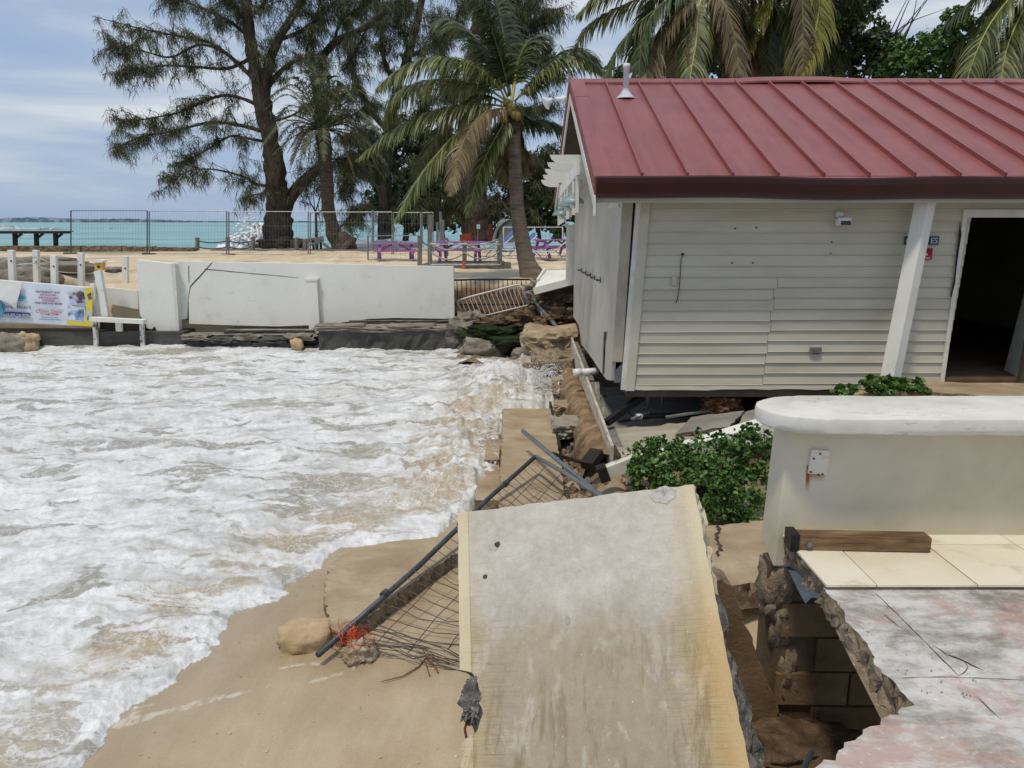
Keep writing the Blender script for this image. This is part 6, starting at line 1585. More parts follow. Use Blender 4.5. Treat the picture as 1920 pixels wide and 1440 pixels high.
tag(MB().bar(at(868, 503, 27.3), at(870, 489, 27.3), .1, .06, (0, 1, 0)).build('orange_stake', pm('orange_stake', [(.3, (178, 92, 60)), (.7, (206, 116, 80))], 9, .8, .1)), 'short orange stake leaning on the deck edge', 'stake')
# low mesh panels left of and on the deck
for k, (a_, b_, t_, bt, Y_, yb, lb) in enumerate([(690, 787, 442, 487, 28.5, 27.7, 'sagging low mesh panel in front of the left purple table'), (944, 1055, 426, 456, 35, 35, 'mesh fence panel behind the leaning palm trunk'), (806, 940, 458, 496, 27.3, 27.3, 'low wire panel along the front of the grey deck')]):
    o = thing('mesh_fence_panel', lb, 'fence panel', at((a_ + b_) / 2, bt, Y_)); wire_panel(o, a_, b_, t_, bt, Y_, MT['galv'] if k != 1 else MT['white_paint'], .18, .4, .0035, yb)
for k, (x, t_, b_, Y_) in enumerate([(790, 398, 452, 33), (826, 397, 452, 36), (820, 416, 452, 36), (831, 412, 452, 38), (699, 394, 462, 36.5)]):
    tag(MB().tube([at(x, b_ + 6, Y_), at(x, t_, Y_)], .06, 8).build('pole', MT['galv']), ['tall pale pole left of the deck behind the purple table', 'tallest grey pole at the middle behind the deck', 'short grey pole left of the tallest pole behind the deck', 'thin grey pole right of the tallest pole behind the deck', 'pale pole at the sea beside the left purple table'][k], 'pole')
# sun loungers
def lounger(label, loc, rz):
    o = thing('sun_lounger', label, 'sun lounger', loc, 'blue sun loungers', rz)
    for s in (-1, 1):
        arc = [(-.95 + .1 * i, s * .32, .30 + .0 * i) for i in range(14)] + [(.45 + .12 * i, s * .32, .30 + .11 * i) for i in range(1, 6)]
        MB().tube(arc, .022, 6).build('side_rail', MT['white_plastic'], o, True, True)
        for cx_ in (-.55, .35):
            MB().tube([(cx_ - .35 + .07 * i, s * .32, .30 * math.sin(math.pi * i / 10)) for i in range(11)], .022, 6).build('leg_arch', MT['white_plastic'], o, True, True)
    MB().bb(-.93, .45, -.31, .31, .305, .325).build('seat_sling', MT['blue_sling'], o, local=True)
    MB().bar((.45, 0, .315), (1.05, 0, .86), .62, .02).build('back_sling', MT['blue_sling'], o, local=True)
    return o
for k, (x, y, Y_, rz, lb) in enumerate([(955, 482, 30.5, 8, 'blue sun lounger just right of the deck'), (1022, 484, 33, -8, 'blue sun lounger right of the leaning palm trunk'), (960, 474, 34.5, 14, 'blue sun lounger behind the nearest one by the deck'), (1040, 474, 36.5, 170, 'far blue sun lounger beside the house'), (925, 470, 36, 20, 'far sun lounger behind the deck posts')]):
    lounger(lb, at(x, y, Y_), R(rz))
# grey curved booth, red box, small notice on a stake
bt_ = thing('curved_booth', 'grey curved shell booth standing under the trees', 'booth', at(930, 452, 40))
c0 = at(934, 454, 40); V = []; F = []
for i in range(13):
    an = R(95) - R(92) * i / 12
    for (yy, kk) in ((0, 1.0), (1.6, 1.0), (1.6, .86), (0, .86)):
        rx = .95 * kk; rz_ = 1.35 * kk
        V.append((c0.x + .75 - rx * (1.1 * math.sin(R(95) * (1 - i / 12)) ), c0.y + yy, c0.z - .1 + (1.25 * math.sin(R(90) * i / 12)) * (1 if kk == 1 else .97)))
for i in range(12):
    for j in range(4): F.append((i * 4 + j, i * 4 + (j + 1) % 4, i * 4 + 4 + (j + 1) % 4, i * 4 + 4 + j))
MT['booth_grey'] = pm('booth_grey', [(.3, (104, 108, 106)), (.7, (134, 138, 136))], 3, .6, .1)
mk('shell', V, F, MT['booth_grey'], bt_, True)
MB().lathe([(.42, -.1), (.45, .5), (.40, 1.0), (.2, 1.15)], c0 + Vector((.38, .6, 0)), 16).build('drum', MT['booth_grey'], bt_, True)
MB().bb(c0.x - .5, c0.x - .3, c0.y + .3, c0.y + .9, c0.z - .1, c0.z + .9).build('red_panel', pm('dark_red', [(.3, (84, 34, 30)), (.7, (112, 46, 40))], 6, .8, .1), bt_)
tag(poly_y([(862, 440), (884, 438), (885, 456), (862, 457)], 41, .6).build('red_crate', pm('faded_red', [(.3, (116, 46, 38)), (.7, (146, 62, 50))], 6, .8, .2), bevel=.03), 'faded red box under the trees left of the grey booth', 'box')
nb_ = thing('notice_stake', 'small white notice on a thin stake by the thick trunk', 'sign', at(897, 456, 39))
MB().tube([at(896, 456, 39), at(896, 424, 39)], .02, 6).build('stake', MT['grey_wood'], nb_); poly_y([(894, 421), (900, 421), (900, 429), (894, 429)], 38.96, .02).build('notice_board', MT['sign_white'], nb_)
poly_y([(895.4, 423), (898.6, 423), (898.6, 427), (895.4, 427)], 38.955, .004).build('print', MT['b_blue'], nb_)

# crowd barriers in the washed-out bank
def barrier(label, q, Y, mat, nbars, r, corner=6):
    o = thing('crowd_barrier', label, 'barrier', at((q[0][0] + q[1][0]) / 2, q[3][1], Y), 'crowd barriers')
    P_ = [at(a, b, Y) for a, b in q]        # TL, TR, BR, BL
    def rnd_(a, b, c): return [b.lerp(a, .09), b.lerp(a, .03).lerp(b.lerp(c, .12), .25), b.lerp(c, .12).lerp(b.lerp(a, .09), .2), b.lerp(c, .22)]
    MB().tube([P_[3]] + rnd_(P_[3], P_[0], P_[1]) + rnd_(P_[0], P_[1], P_[2]) + [P_[2]], r, 8).build('frame', mat, o, True)
    MB().tube([P_[3], P_[2]], r * .8, 8).build('bottom_rail', mat, o, True)
    for i in range(1, nbars):
        t = i / nbars; MB().tube([P_[3].lerp(P_[2], t), P_[0].lerp(P_[1], t)], r * .45, 6).build('bar', mat, o)
    return o
barrier('black steel crowd barrier standing beside the white wall', [(848, 524), (1021, 524), (1020, 571), (850, 571)], 20.9, MT['black_plastic'], 20, .026)
barrier('white steel crowd barrier slumped against the black barrier', [(856, 563), (976, 532), (991, 572), (872, 601)], 20.4, MT['white_trim'], 15, .024)
# white board fallen beside the house, bent railing, loose mesh
fb = thing('fallen_counter', 'white folded sheet board lying on the bank by the house corner', 'board', at(1045, 530, 18.2))
MB().prism([at(1000, 545, 18.0), at(1012, 518, 18.5), at(1022, 507, 18.8), at(1090, 505, 18.8), at(1088, 512, 18.2), at(1084, 525, 17.9), at(1040, 536, 18.0)], (0, .05, -.05)).build('sheet', MT['white_paint'], fb)
MB().bar(at(1001, 546, 17.95), at(1086, 524, 17.85), .05, .16).build('front_edge', MT['white_paint'], fb)
MB().bar(at(1008, 528, 18.3), at(1022, 507, 18.75), .05, .12).build('side_edge', MT['white_paint'], fb)
rg = thing('bent_railing', 'bent grey pipe railing collapsed from the bank to the house corner', 'railing', at(1050, 620, 17.2))
MB().tube([at(998, 551, 18.8), at(1010, 573, 18.4), at(1043, 612, 17.2), at(1080, 658, 15.9)], .045, 8).build('top_pipe', MT['galv'], rg, True)
MB().tube([at(1016, 582, 18.2), at(1020, 602, 18.1)], .04, 8).build('stub', MT['white_trim'], rg)
MB().tube([at(1003, 553, 18.9), at(1018, 556, 18.9), at(1017, 586, 18.8)], .022, 6).build('loop', MT['galv'], rg, True)
MB().tube([at(1015, 618, 17.8), at(1088, 584, 17.6)], .02, 6).build('brace', MT['galv'], rg)
MB().tube([at(1045, 558, 18.6), at(1088, 556, 18.4)], .018, 6).build('brace', MT['rope'], rg)
MB().tube([at(1045, 570, 18.5), at(1060, 576, 18.4), at(1090, 577, 18.3)], .018, 6).build('brace', MT['galv'], rg, True)
mb = MB()
for i in range(22):
    t = i / 21; a = at(1018 + 30 * t, 572 + 42 * t, 17.9); b = at(1058 + 30 * t, 578 + 14 * t, 17.5); mb.tube([a, a.lerp(b, .5) + Vector((0, 0, -.05)), b], .006, 4, False)
for i in range(5):
    t = i / 4; mb.tube([at(1018 + 40 * t, 572 + 6 * t, 17.9 - .4 * t), at(1048 + 40 * t, 614 - 22 * t, 17.9 - .4 * t)], .006, 4, False)
lm_ = mb.build('loose_mesh', MT['wire'], rg); lm_['kind'] = 'stuff'
# soil lumps, torn turf and cloth in the bank
for k, (a_, b_, Y_, d_, mt, lb) in enumerate([(1010, 606, 19.2, (.6, .5, .30), 'soil', 'dark brown clod of soil below the slumped white barrier'), (940, 612, 19.5, (.7, .5, .22), 'soil', 'brown earth bank under the white barrier'),
        (1062, 560, 18.9, (.7, .5, .30), 'soil', 'brown earth clod under the white fallen board'), (1055, 600, 18.0, (.5, .5, .25), 'soil', 'loose soil beneath the bent railing'), (880, 606, 20.0, (.4, .35, .25), 'rock_grey', 'pale rubble pile at the right end of the white wall'), (1030, 545, 19.2, (.5, .4, .22), 'rock_grey', 'grey earth lump beside the white fallen board')]):
    tag(lump('earth_clod', at(a_, b_, Y_), d_, MT[mt], None, 160 + k, .6, 5, 2.4, .3), lb, 'soil')
MT['turf'] = pm('turf', [(.3, (26, 34, 16)), (.55, (44, 56, 24)), (.8, (66, 76, 36))], 6, .95, .9, 40, .03)
tag(lump('fallen_turf', at(930, 626, 19.0), (.75, .4, .22), MT['turf'], None, 171, .5, 5, 2.6, .3), 'dark green torn turf mat hanging over the washed-out bank', 'turf')
tag(lump('fallen_turf', at(965, 638, 18.4), (.55, .3, .10), MT['turf'], None, 173, .3, 4, 1.6, .3), 'low strip of green turf just above the foam', 'turf')
tag(MB().tube([at(840, 664, 18.8), at(900, 655, 18.5), at(960, 647, 18.2), at(975, 645, 18.1)], .035, 6).build('black_hose', MT['black_plastic'], None, True), 'thin dark hose stretched across the foam to the rubble', 'hose')
tag(MB().bar(at(1018, 621, 16.9), at(1082, 618, 16.6), .5, .05).build('corrugated_sheet', MT['white_trim']), 'white corrugated sheet scrap on top of the tan slab', 'sheet')

# body of the wave bursting behind the big tree
for k, (a_, b_, rx, rz) in enumerate([(488, 446, .75, .85), (468, 457, .8, .55), (500, 452, .7, .7), (478, 465, 1.6, .5)]):
    o_ = lump('wave_body', at(a_, b_, 61.5 + .15 * (k % 3)), (rx, .8, rz), MT['white_water'], None, 251 + k, .55, 4, 2.6, 0); o_['kind'] = 'stuff'
for k, (a_, b_, rx, rz) in enumerate([(700, 466, 2.2, .45), (735, 464, 1.8, .4), (665, 468, 1.6, .35)]):
    o_ = lump('wave_body', at(a_, b_, 52 + .3 * k), (rx, .8, rz), MT['white_water'], None, 261 + k, .6, 4, 3.0, 0); o_['kind'] = 'stuff'
# ================================================================== trees, palms, shrubs
def leaf_material(name, stops, rough=.5, spec=.35, transl=.25, nscale=1.2):
    m, nt, b, tc = mstart(name, rough, spec)
    ge = nt.nodes.new('ShaderNodeNewGeometry')
    f = math_(nt, 'ADD', math_(nt, 'MULTIPLY', ge.outputs['Random Per Island'], .55), math_(nt, 'MULTIPLY', noise_(nt, tc.outputs['Object'], nscale, 3), .45))
    r = ramp(nt, stops); nt.links.new(f, r.inputs['Fac']); nt.links.new(r.outputs['Color'], b.inputs['Base Color'])
    if transl:
        tr = nt.nodes.new('ShaderNodeBsdfTranslucent'); nt.links.new(r.outputs['Color'], tr.inputs['Color'])
        mx = nt.nodes.new('ShaderNodeMixShader'); mx.inputs[0].default_value = transl
        out = nt.nodes['Material Output']; nt.links.new(b.outputs[0], mx.inputs[1]); nt.links.new(tr.outputs[0], mx.inputs[2]); nt.links.new(mx.outputs[0], out.inputs['Surface'])
    return m
MT['needle'] = leaf_material('casuarina_needles', [(.2, (62, 66, 46)), (.5, (88, 92, 64)), (.8, (124, 126, 92))], .7, .2, .3)
MT['palm_leaf'] = leaf_material('palm_leaf', [(.2, (62, 72, 34)), (.45, (94, 104, 54)), (.65, (128, 134, 80)), (.85, (170, 166, 122))], .4, .5, .3)
MT['palm_dark'] = leaf_material('palm_leaf_dark', [(.2, (46, 58, 30)), (.5, (70, 84, 46)), (.8, (108, 116, 74))], .42, .45, .25)
MT['palm_dry'] = leaf_material('palm_leaf_dry', [(.2, (78, 66, 46)), (.5, (118, 104, 74)), (.8, (150, 136, 104))], .7, .2, .2)
MT['palm_yellow'] = leaf_material('palm_leaf_yellow', [(.2, (92, 92, 36)), (.5, (136, 130, 56)), (.8, (176, 162, 82))], .5, .35, .3)
MT['date_leaf'] = leaf_material('date_palm_leaf', [(.2, (54, 64, 42)), (.5, (84, 92, 64)), (.8, (128, 128, 98))], .6, .3, .3)
MT['rachis'] = pm('palm_rachis', [(.3, (150, 144, 70)), (.7, (190, 184, 104))], 6, .5, .05)
MT['rachis_dark'] = pm('palm_rachis_dark', [(.3, (96, 96, 52)), (.7, (128, 126, 72))], 6, .5, .05)
MT['shrub'] = leaf_material('shrub_leaf', [(.15, (42, 66, 26)), (.45, (68, 102, 40)), (.7, (98, 134, 60)), (.9, (140, 160, 92))], .45, .35, .2, 3.0)
MT['broad'] = leaf_material('broadleaf', [(.2, (38, 54, 26)), (.5, (58, 76, 38)), (.8, (84, 102, 54))], .45, .4, .25, .6)
MT['broad_bright'] = leaf_material('broadleaf_bright', [(.2, (44, 74, 28)), (.5, (72, 106, 42)), (.8, (106, 138, 62))], .45, .4, .25, .6)
MT['bark'] = pm('bark', [(.25, (46, 38, 32)), (.5, (74, 64, 55)), (.8, (106, 95, 83))], 3, .95, 1.0, 9, .06, stretch=(2.2, 2.2, .5))
MT['palm_bark'] = pm('palm_bark', [(.25, (84, 74, 62)), (.5, (118, 106, 92)), (.8, (148, 136, 120))], 4, .95, .8, 9, .05, stretch=(.5, .5, 3.0))
MT['date_bark'] = pm('date_bark', [(.25, (56, 48, 40)), (.5, (86, 74, 62)), (.8, (118, 104, 88))], 6, .95, 1.0, 14, .06, stretch=(1, 1, 1.6))

def arr_mesh(name, V, F, mat, parent, smooth=False):
    V = np.asarray(V, np.float32).reshape(-1, 3); F = np.asarray(F, np.int32)
    if parent is not None:
        og = worigin(parent); V = V - np.array([og.x, og.y, og.z], np.float32)
    k = F.shape[1]; me = bpy.data.meshes.new(name)
    me.vertices.add(len(V)); me.vertices.foreach_set('co', V.ravel()); me.loops.add(F.size); me.loops.foreach_set('vertex_index', F.ravel())
    me.polygons.add(len(F)); me.polygons.foreach_set('loop_start', (np.arange(len(F)) * k).astype(np.int32)); me.update(calc_edges=True)
    me.materials.append(mat)
    o = bpy.data.objects.new(name, me); COL.objects.link(o); o.parent = parent
    return o
def crom(P, n):
    P = [Vector(p) for p in P]; P = [P[0] * 2 - P[1]] + P + [P[-1] * 2 - P[-2]]; out = []
    for i in range(1, len(P) - 2):
        for j in range(n):
            t = j / n; a, b, c, d = P[i - 1:i + 3]
            out.append(.5 * ((2 * b) + (c - a) * t + (2 * a - 5 * b + 4 * c - d) * t * t + (3 * b - a - 3 * c + d) * t ** 3))
    out.append(P[-2]); return out
def frond(path, leaf, mat, rmat, parent, seed, n=58, width=.045, hang=.75, r0=.035, base_bare=.10, taper=.35, ragged=.15):
    rr = random.Random(seed); C = crom(path, 10); tot = len(C) - 1
    V = []; F = []
    rach = MB().tube(C[::2] + ([C[-1]] if tot % 2 else []), [r0 * (1 - .85 * i / max(1, len(C[::2]) - 1)) for i in range(len(C[::2]) + (1 if tot % 2 else 0))], 5)
    for k in range(n):
        t = base_bare + (1 - base_bare) * (k + .5) / n; f = t * tot; i = min(int(f), tot - 1); p = C[i].lerp(C[i + 1], f - i)
        T = (C[min(i + 2, tot)] - C[max(i - 1, 0)]).normalized()
        up = Vector((0, 0, 1)) - T * T.z
        if up.length < .15: up = Vector((0, -1, 0)) - T * T.dot(Vector((0, -1, 0)))
        up.normalize(); S = T.cross(up)
        prof = math.sin(math.pi * min(1, (t - base_bare * .4) * .92 + .12)) ** .6
        for sd in (-1, 1):
            if rr.random() < ragged * .5: continue
            L_ = leaf * prof * rr.uniform(.75, 1.1) * (1 if rr.random() > ragged else .6)
            d = (S * sd * rr.uniform(.75, 1.0) + T * rr.uniform(.45, .75) + up * rr.uniform(.0, .3)).normalized()
            q = p.copy(); wv = T.cross(d).normalized() * 0 + T * 1.0; b0 = len(V); ns = 4
            g = hang * rr.uniform(.75, 1.2)
            for j in range(ns + 1):
                s_ = j / ns; w_ = width * (1 - s_) ** .6 * .5 if j < ns else .001
                side = T - d * T.dot(d)
                if side.length < .05: side = S
                side.normalize()
                V += [q + side * w_, q - side * w_]
                d = (d + Vector((0, 0, -1)) * g * .55 * (0.6 + s_)).normalized(); q = q + d * (L_ / ns)
            for j in range(ns): a = b0 + 2 * j; F.append((a, a + 1, a + 3, a + 2))
    o = rach.build('frond', rmat, parent, True)
    lf = arr_mesh('leaflets', [tuple(v) for v in V], F, mat, o); lf['kind'] = 'stuff'
    return o
def trunk(path, radii, mat, parent, n=12, knob=.06, name='trunk', seed=0):
    C = crom(path, 8); k = len(C); rs = []
    for i in range(k):
        f = i / (k - 1) * (len(radii) - 1); j = min(int(f), len(radii) - 2); rs.append(radii[j] + (radii[j + 1] - radii[j]) * (f - j))
    mb = MB().tube(C, rs, n)
    for i, v in enumerate(mb.V):
        c = C[min(i // n, k - 1)]; d = v - c; mb.V[i] = c + d * (1 + knob * mnoise.noise(v * 2.2 + Vector((seed, 0, 0))) * 2)
    return mb.build(name, mat, parent, True)

# ---- the coconut palm beside the house
PY = 23.2
def Q(x, y, dY=0): return at(x, y, PY + dY)
palm = thing('coconut_palm', 'leaning coconut palm with drooping fronds in front of the deck', 'palm', Q(998, 520))
trunk([Q(1000, 524), Q(988, 490), Q(975, 430), Q(968, 360), Q(965, 290), Q(963, 215)], [.42, .27, .225, .20, .19, .21], MT['palm_bark'], palm, 14, .05)
CR = (960, 200)
FR = [([(950, 190), (925, 150), (870, 115), (800, 110), (745, 132), (706, 165)], -1.0, 'palm_leaf', .95),
      ([(948, 188), (890, 155), (810, 150), (750, 175), (715, 240)], 1.0, 'palm_leaf', .85),
      ([(950, 200), (905, 195), (850, 200), (790, 216), (730, 248), (666, 302)], -.6, 'palm_leaf', .95),
      ([(952, 208), (905, 225), (858, 250), (815, 295), (775, 350), (738, 420)], -1.4, 'palm_leaf', .85),
      ([(955, 205), (930, 205), (900, 218), (875, 255), (858, 300), (842, 368)], -2.0, 'palm_dry', .75),
      ([(955, 215), (940, 240), (915, 285), (895, 335), (877, 408)], -1.2, 'palm_leaf', .65),
      ([(955, 180), (945, 130), (925, 65), (900, 10), (868, -22)], -.3, 'palm_dark', .9),
      ([(957, 180), (952, 120), (943, 60), (930, 0), (915, -45)], .6, 'palm_dark', .85),
      ([(952, 182), (925, 125), (890, 70), (850, 40), (818, 45)], 1.2, 'palm_dark', .85),
      ([(960, 182), (968, 130), (985, 85), (1010, 72), (1035, 95)], .8, 'palm_dark', .7),
      ([(965, 190), (990, 165), (1025, 130), (1065, 108), (1105, 112), (1145, 145)], -.6, 'palm_leaf', .75),
      ([(965, 190), (1000, 150), (1050, 100), (1095, 98), (1130, 130)], 1.0, 'palm_dark', .75),
      ([(966, 205), (990, 225), (1020, 228), (1052, 240), (1075, 275)], .4, 'palm_dark', .65),
      ([(960, 215), (962, 245), (975, 285), (995, 335)], .9, 'palm_dry', .55),
      ([(955, 215), (945, 250), (940, 300), (945, 350)], .5, 'palm_dry', .5),
      ([(950, 195), (900, 180), (840, 225), (800, 290), (775, 340)], 1.4, 'palm_dark', .8)]
for k, (px_, dy, mt, lf) in enumerate(FR):
    n_ = len(px_); path = [Q(a, b, dy * i / (n_ - 1)) for i, (a, b) in enumerate(px_)]
    frond(path, lf * 1.35, MT[mt], MT['rachis' if mt == 'palm_leaf' else 'rachis_dark'], palm, 300 + k, 140, .066, .8 if mt != 'palm_dark' else .6)
frond([Q(958, 195, -.2), Q(966, 150, -.2), Q(963, 128, -.2)], .03, MT['palm_yellow'], pm('young_spear', [(.3, (206, 192, 88)), (.7, (226, 216, 124))], 6, .5, 0), palm, 340, 6, .02, .1, .06)
for k in range(7):
    rr = random.Random(k + 5); p = Q(958 + rr.uniform(-22, 22), 205 + rr.uniform(-18, 20), -.3); lump('coconut', p, (.11, .11, .13), pm('coconut%d' % k, [(.3, (104, 96, 40)), (.7, (140, 124, 60))], 5, .6, .1), palm, 350 + k, .08, 2, 1)
lump('crown_fibre', Q(965, 235), (.27, .27, .45), MT['date_bark'], palm, 360, .5, 3, 2.4)

# ---- date palm
DY_ = 43.5
def QD(x, y, d=0): return at(x, y, DY_ + d)
dp_ = thing('date_palm', 'slim date palm with shaggy grey green crown before the sea', 'palm', QD(640, 470))
trunk([QD(652, 472), QD(632, 455), QD(618, 400), QD(612, 330), QD(606, 250)], [.85, .42, .36, .34, .42], MT['date_bark'], dp_, 12, .14, seed=3)
lump('trunk_base', QD(645, 462), (.62, .6, .75), MT['date_bark'], dp_, 380, .35, 3, 2)
rr = random.Random(42)
for k in range(44):
    if k < 26:
        an = R(-12) + R(204) * (k + rr.uniform(-.3, .3)) / 25; Lp = rr.uniform(105, 140); rise = rr.uniform(.75, 1.05)
        tip = (604 + Lp * math.cos(an), 232 - Lp * math.sin(an) * rise + 38 * abs(math.cos(an)) + 8)
        mid = (604 + Lp * .55 * math.cos(an), 232 - Lp * .62 * math.sin(an) - 12)
        mt = 'date_leaf' if rr.random() > .2 else 'palm_dark'
    else:
        dx = rr.uniform(-115, 125); tip = (606 + dx, 300 + rr.uniform(0, 75) - abs(dx) * .25); mid = (606 + dx * .55, 228 + abs(dx) * .10 + rr.uniform(0, 25)); mt = 'palm_dry' if rr.random() < .5 else 'date_leaf'
    dY = rr.uniform(-2.6, 2.6)
    frond([QD(605, 240), QD(*mid, dY * .5), QD(*tip, dY)], .52, MT[mt], MT['rachis_dark'], dp_, 400 + k, 64, .055, .25, .035, .06)

# ---- casuarinas: limbs, twigs and drooping needle tassels
class Tuft:
    def __init__(s): s.V = []; s.F = []
    def add(s, p, n, L_, w_, rr, spread=.5, wind=(.12, 0)):
        for i in range(n):
            d = Vector((rr.gauss(wind[0], spread), rr.gauss(wind[1], spread), rr.gauss(-.55, .35))).normalized(); q = p + Vector((rr.gauss(0, .10), rr.gauss(0, .10), rr.gauss(0, .08))); l = L_ * rr.uniform(.6, 1.2)
            sd = Vector((rr.gauss(0, 1), rr.gauss(0, 1), rr.gauss(0, .3))); sd = (sd - d * sd.dot(d)).normalized() * w_ * .5
            b = len(s.V); m_ = q + d * l * .45; d2 = (d + Vector((wind[0] * .3, 0, -.9))).normalized(); e = m_ + d2 * l * .6
            s.V += [q - sd, q + sd, m_ + sd * .9, m_ - sd * .9, e + sd * .15, e - sd * .15]; s.F += [(b, b + 1, b + 2, b + 3), (b + 3, b + 2, b + 4, b + 5)]
def casuarina(name, label, base, Yc, limbs, seed, needle, twig_n, L_=.7, w_=.04, dens=1.0, spread_y=3.0):
    """limbs: (list of photo points, radius at start in m, radius at end, foliage amount, depth offset)"""
    rr = random.Random(seed); o = thing(name, label, 'tree', base); tf_ = Tuft(); tw = MB()
    for li, (px_, ra, rb_, fol, dy) in enumerate(limbs):
        n_ = len(px_); path = [at(a, b, Yc + dy * i / max(1, n_ - 1)) for i, (a, b) in enumerate(px_)]
        if ra > .0: trunk(path, [ra, (ra + rb_) * .46, rb_], MT['bark'], o, 10 if ra > .3 else 6, .22 if ra > .6 else .1, 'trunk' if li == 0 else 'limb', seed + li)
        if not fol: continue
        C = crom(path, 10); k = int(fol * twig_n)
        for j in range(k):
            t = rr.uniform(.12, 1) ** .8; f = t * (len(C) - 1); i = min(int(f), len(C) - 2); p = C[i].lerp(C[i + 1], f - i)
            T = (C[i + 1] - C[i]).normalized()
            d = (T * rr.uniform(.2, .9) + Vector((rr.gauss(0, .7), rr.gauss(0, .9), rr.gauss(.12, .6)))).normalized(); ln = rr.uniform(.6, 2.3) * (1.15 - .5 * t)
            pts = [p]; q = p.copy()
            for s_ in range(4): q = q + d * ln / 4; d = (d + Vector((rr.gauss(0, .12), rr.gauss(0, .12), rr.gauss(-.10, .1)))).normalized(); pts.append(q.copy())
            tw.tube(pts, [.028, .02, .015, .01, .006], 3, False)
            for s_ in range(1, 5):
                for _ in range(1 + (rr.random() < dens - 1 if dens > 1 else 0)):
                    if rr.random() < min(1, dens): tf_.add(pts[s_], needle, L_, w_, rr)
    tw.build('twigs', MT['bark'], o)['kind'] = 'stuff'
    arr_mesh('foliage', [tuple(v) for v in tf_.V], tf_.F, MT['needle'], o)['kind'] = 'stuff'
    return o
TY = 46.5
limbs = [([(528, 470), (524, 420), (518, 360), (512, 290), (498, 220), (484, 150), (468, 70), (456, -60)], .84, .26, .5, 0),
    ([(527, 425), (540, 380), (558, 352), (590, 322), (610, 290), (606, 220), (592, 140), (625, 82), (690, 48), (748, -4)], .42, .16, 1.3, 2),
    ([(494, 200), (502, 130), (522, 75), (560, 10), (590, -60)], .34, .14, 1.2, -1.5),
    ([(500, 165), (530, 130), (562, 112), (605, 106)], .16, .05, .5, -2),
    ([(478, 150), (430, 105), (393, 80), (347, 70), (270, 55), (172, 30)], .15, .015, .75, -1.5),
    ([(470, 110), (427, 128), (370, 126), (310, 123), (262, 130), (227, 135)], .12, .02, 1.0, 1.5),
    ([(420, 95), (373, 84), (320, 107), (273, 97), (240, 90), (205, 84)], .09, .012, .7, -2.2),
    ([(498, 205), (455, 185), (413, 180), (360, 200), (327, 213), (260, 225), (224, 226)], .13, .02, 1.05, 1),
    ([(505, 250), (450, 235), (393, 230), (320, 247), (262, 257), (218, 280)], .14, .02, 1.15, -1),
    ([(508, 268), (455, 258), (427, 257), (373, 290), (327, 312)], .10, .02, .8, 2),
    ([(513, 350), (480, 345), (453, 330), (393, 317), (345, 325), (296, 365)], .11, .015, .75, -1.2),
    ([(515, 345), (505, 360), (480, 365), (450, 372)], .07, .015, .3, -2),
    ([(468, 70), (430, 40), (390, 20), (350, 5), (310, -12)], .12, .03, .9, 1),
    ([(475, 60), (440, 10), (410, -30)], .12, .05, .8, -1), ([(470, 30), (500, 0), (530, -40)], .14, .05, .8, 1),
    ([(522, 75), (560, 60), (600, 30), (640, -10)], .12, .04, .9, -1), ([(592, 140), (575, 100), (590, 50), (600, 0)], .12, .04, .7, 1),
    ([(625, 82), (640, 40), (680, 10), (700, -30)], .10, .03, .8, -1), ([(690, 48), (670, 90), (650, 120)], .07, .02, .5, 1),
    ([(506, 230), (550, 215), (590, 190), (640, 180)], .09, .02, .6, 2.5), ([(600, 240), (650, 220), (690, 200)], .08, .02, .6, 2.5), ([(606, 300), (650, 300), (690, 330)], .07, .02, .5, 2)]
casuarina('casuarina_tree', 'big spreading casuarina with thick gnarled trunk by the sea', at(528, 470, TY), TY, limbs, 11, 11, 54, .58, .030, .86)
lump('root_flare', at(528, 466, TY), (1.5, 1.2, .75), MT['bark'], bpy.data.objects['casuarina_tree'], 391, .5, 4, 2.4)
lump('burl', at(506, 432, TY - .1), (.36, .5, .8), MT['bark'], bpy.data.objects['casuarina_tree'], 393, .4, 4, 2.0)
# small casuarina sapling by the bench
casuarina('casuarina_sapling', 'thin dark sapling standing beside the slim palm trunk', at(593, 468, 45), 45, [([(594, 468), (593, 430), (592, 395)], .10, .06, 0, 0), ([(592, 398), (580, 375), (572, 350)], .05, .015, .5, 0), ([(592, 396), (600, 370), (606, 345)], .05, .015, .5, 0), ([(592, 402), (612, 388), (622, 372)], .05, .015, .4, .5), ([(590, 395), (588, 365), (590, 340)], .04, .012, .4, 0)], 14, 7, 16, .45, .03, .7)
# casuarinas farther back, filling the middle of the sky
L2 = [([(722, 462), (722, 380), (726, 280), (742, 180), (770, 90), (800, -40)], .55, .22, .9, 0), ([(730, 250), (690, 200), (660, 130), (650, 60), (640, -30)], .24, .06, 1.1, 1), ([(745, 170), (720, 110), (712, 40), (700, -30)], .2, .06, 1.1, -1),
      ([(760, 110), (800, 90), (840, 60), (870, 10)], .16, .05, 1.1, 1), ([(728, 260), (770, 230), (810, 190), (850, 160)], .16, .04, 1.0, -1), ([(724, 330), (690, 310), (655, 330), (640, 360)], .12, .03, .8, -1), ([(722, 380), (690, 385), (665, 400), (650, 425)], .10, .02, .7, -2), ([(726, 300), (700, 260), (680, 250), (650, 260)], .10, .02, .8, 1),
      ([(724, 350), (770, 330), (820, 320), (860, 330)], .12, .03, 1.0, 0), ([(770, 90), (750, 40), (760, -20)], .12, .04, .9, 0), ([(728, 270), (680, 290), (650, 310)], .10, .02, .8, 1.5), ([(722, 400), (750, 390), (790, 385)], .10, .02, .6, -1)]
casuarina('casuarina_tree', 'casuarina behind the coconut palm with airy upper branches', at(722, 462, 56), 56, L2, 21, 12, 56, .7, .036, .95)
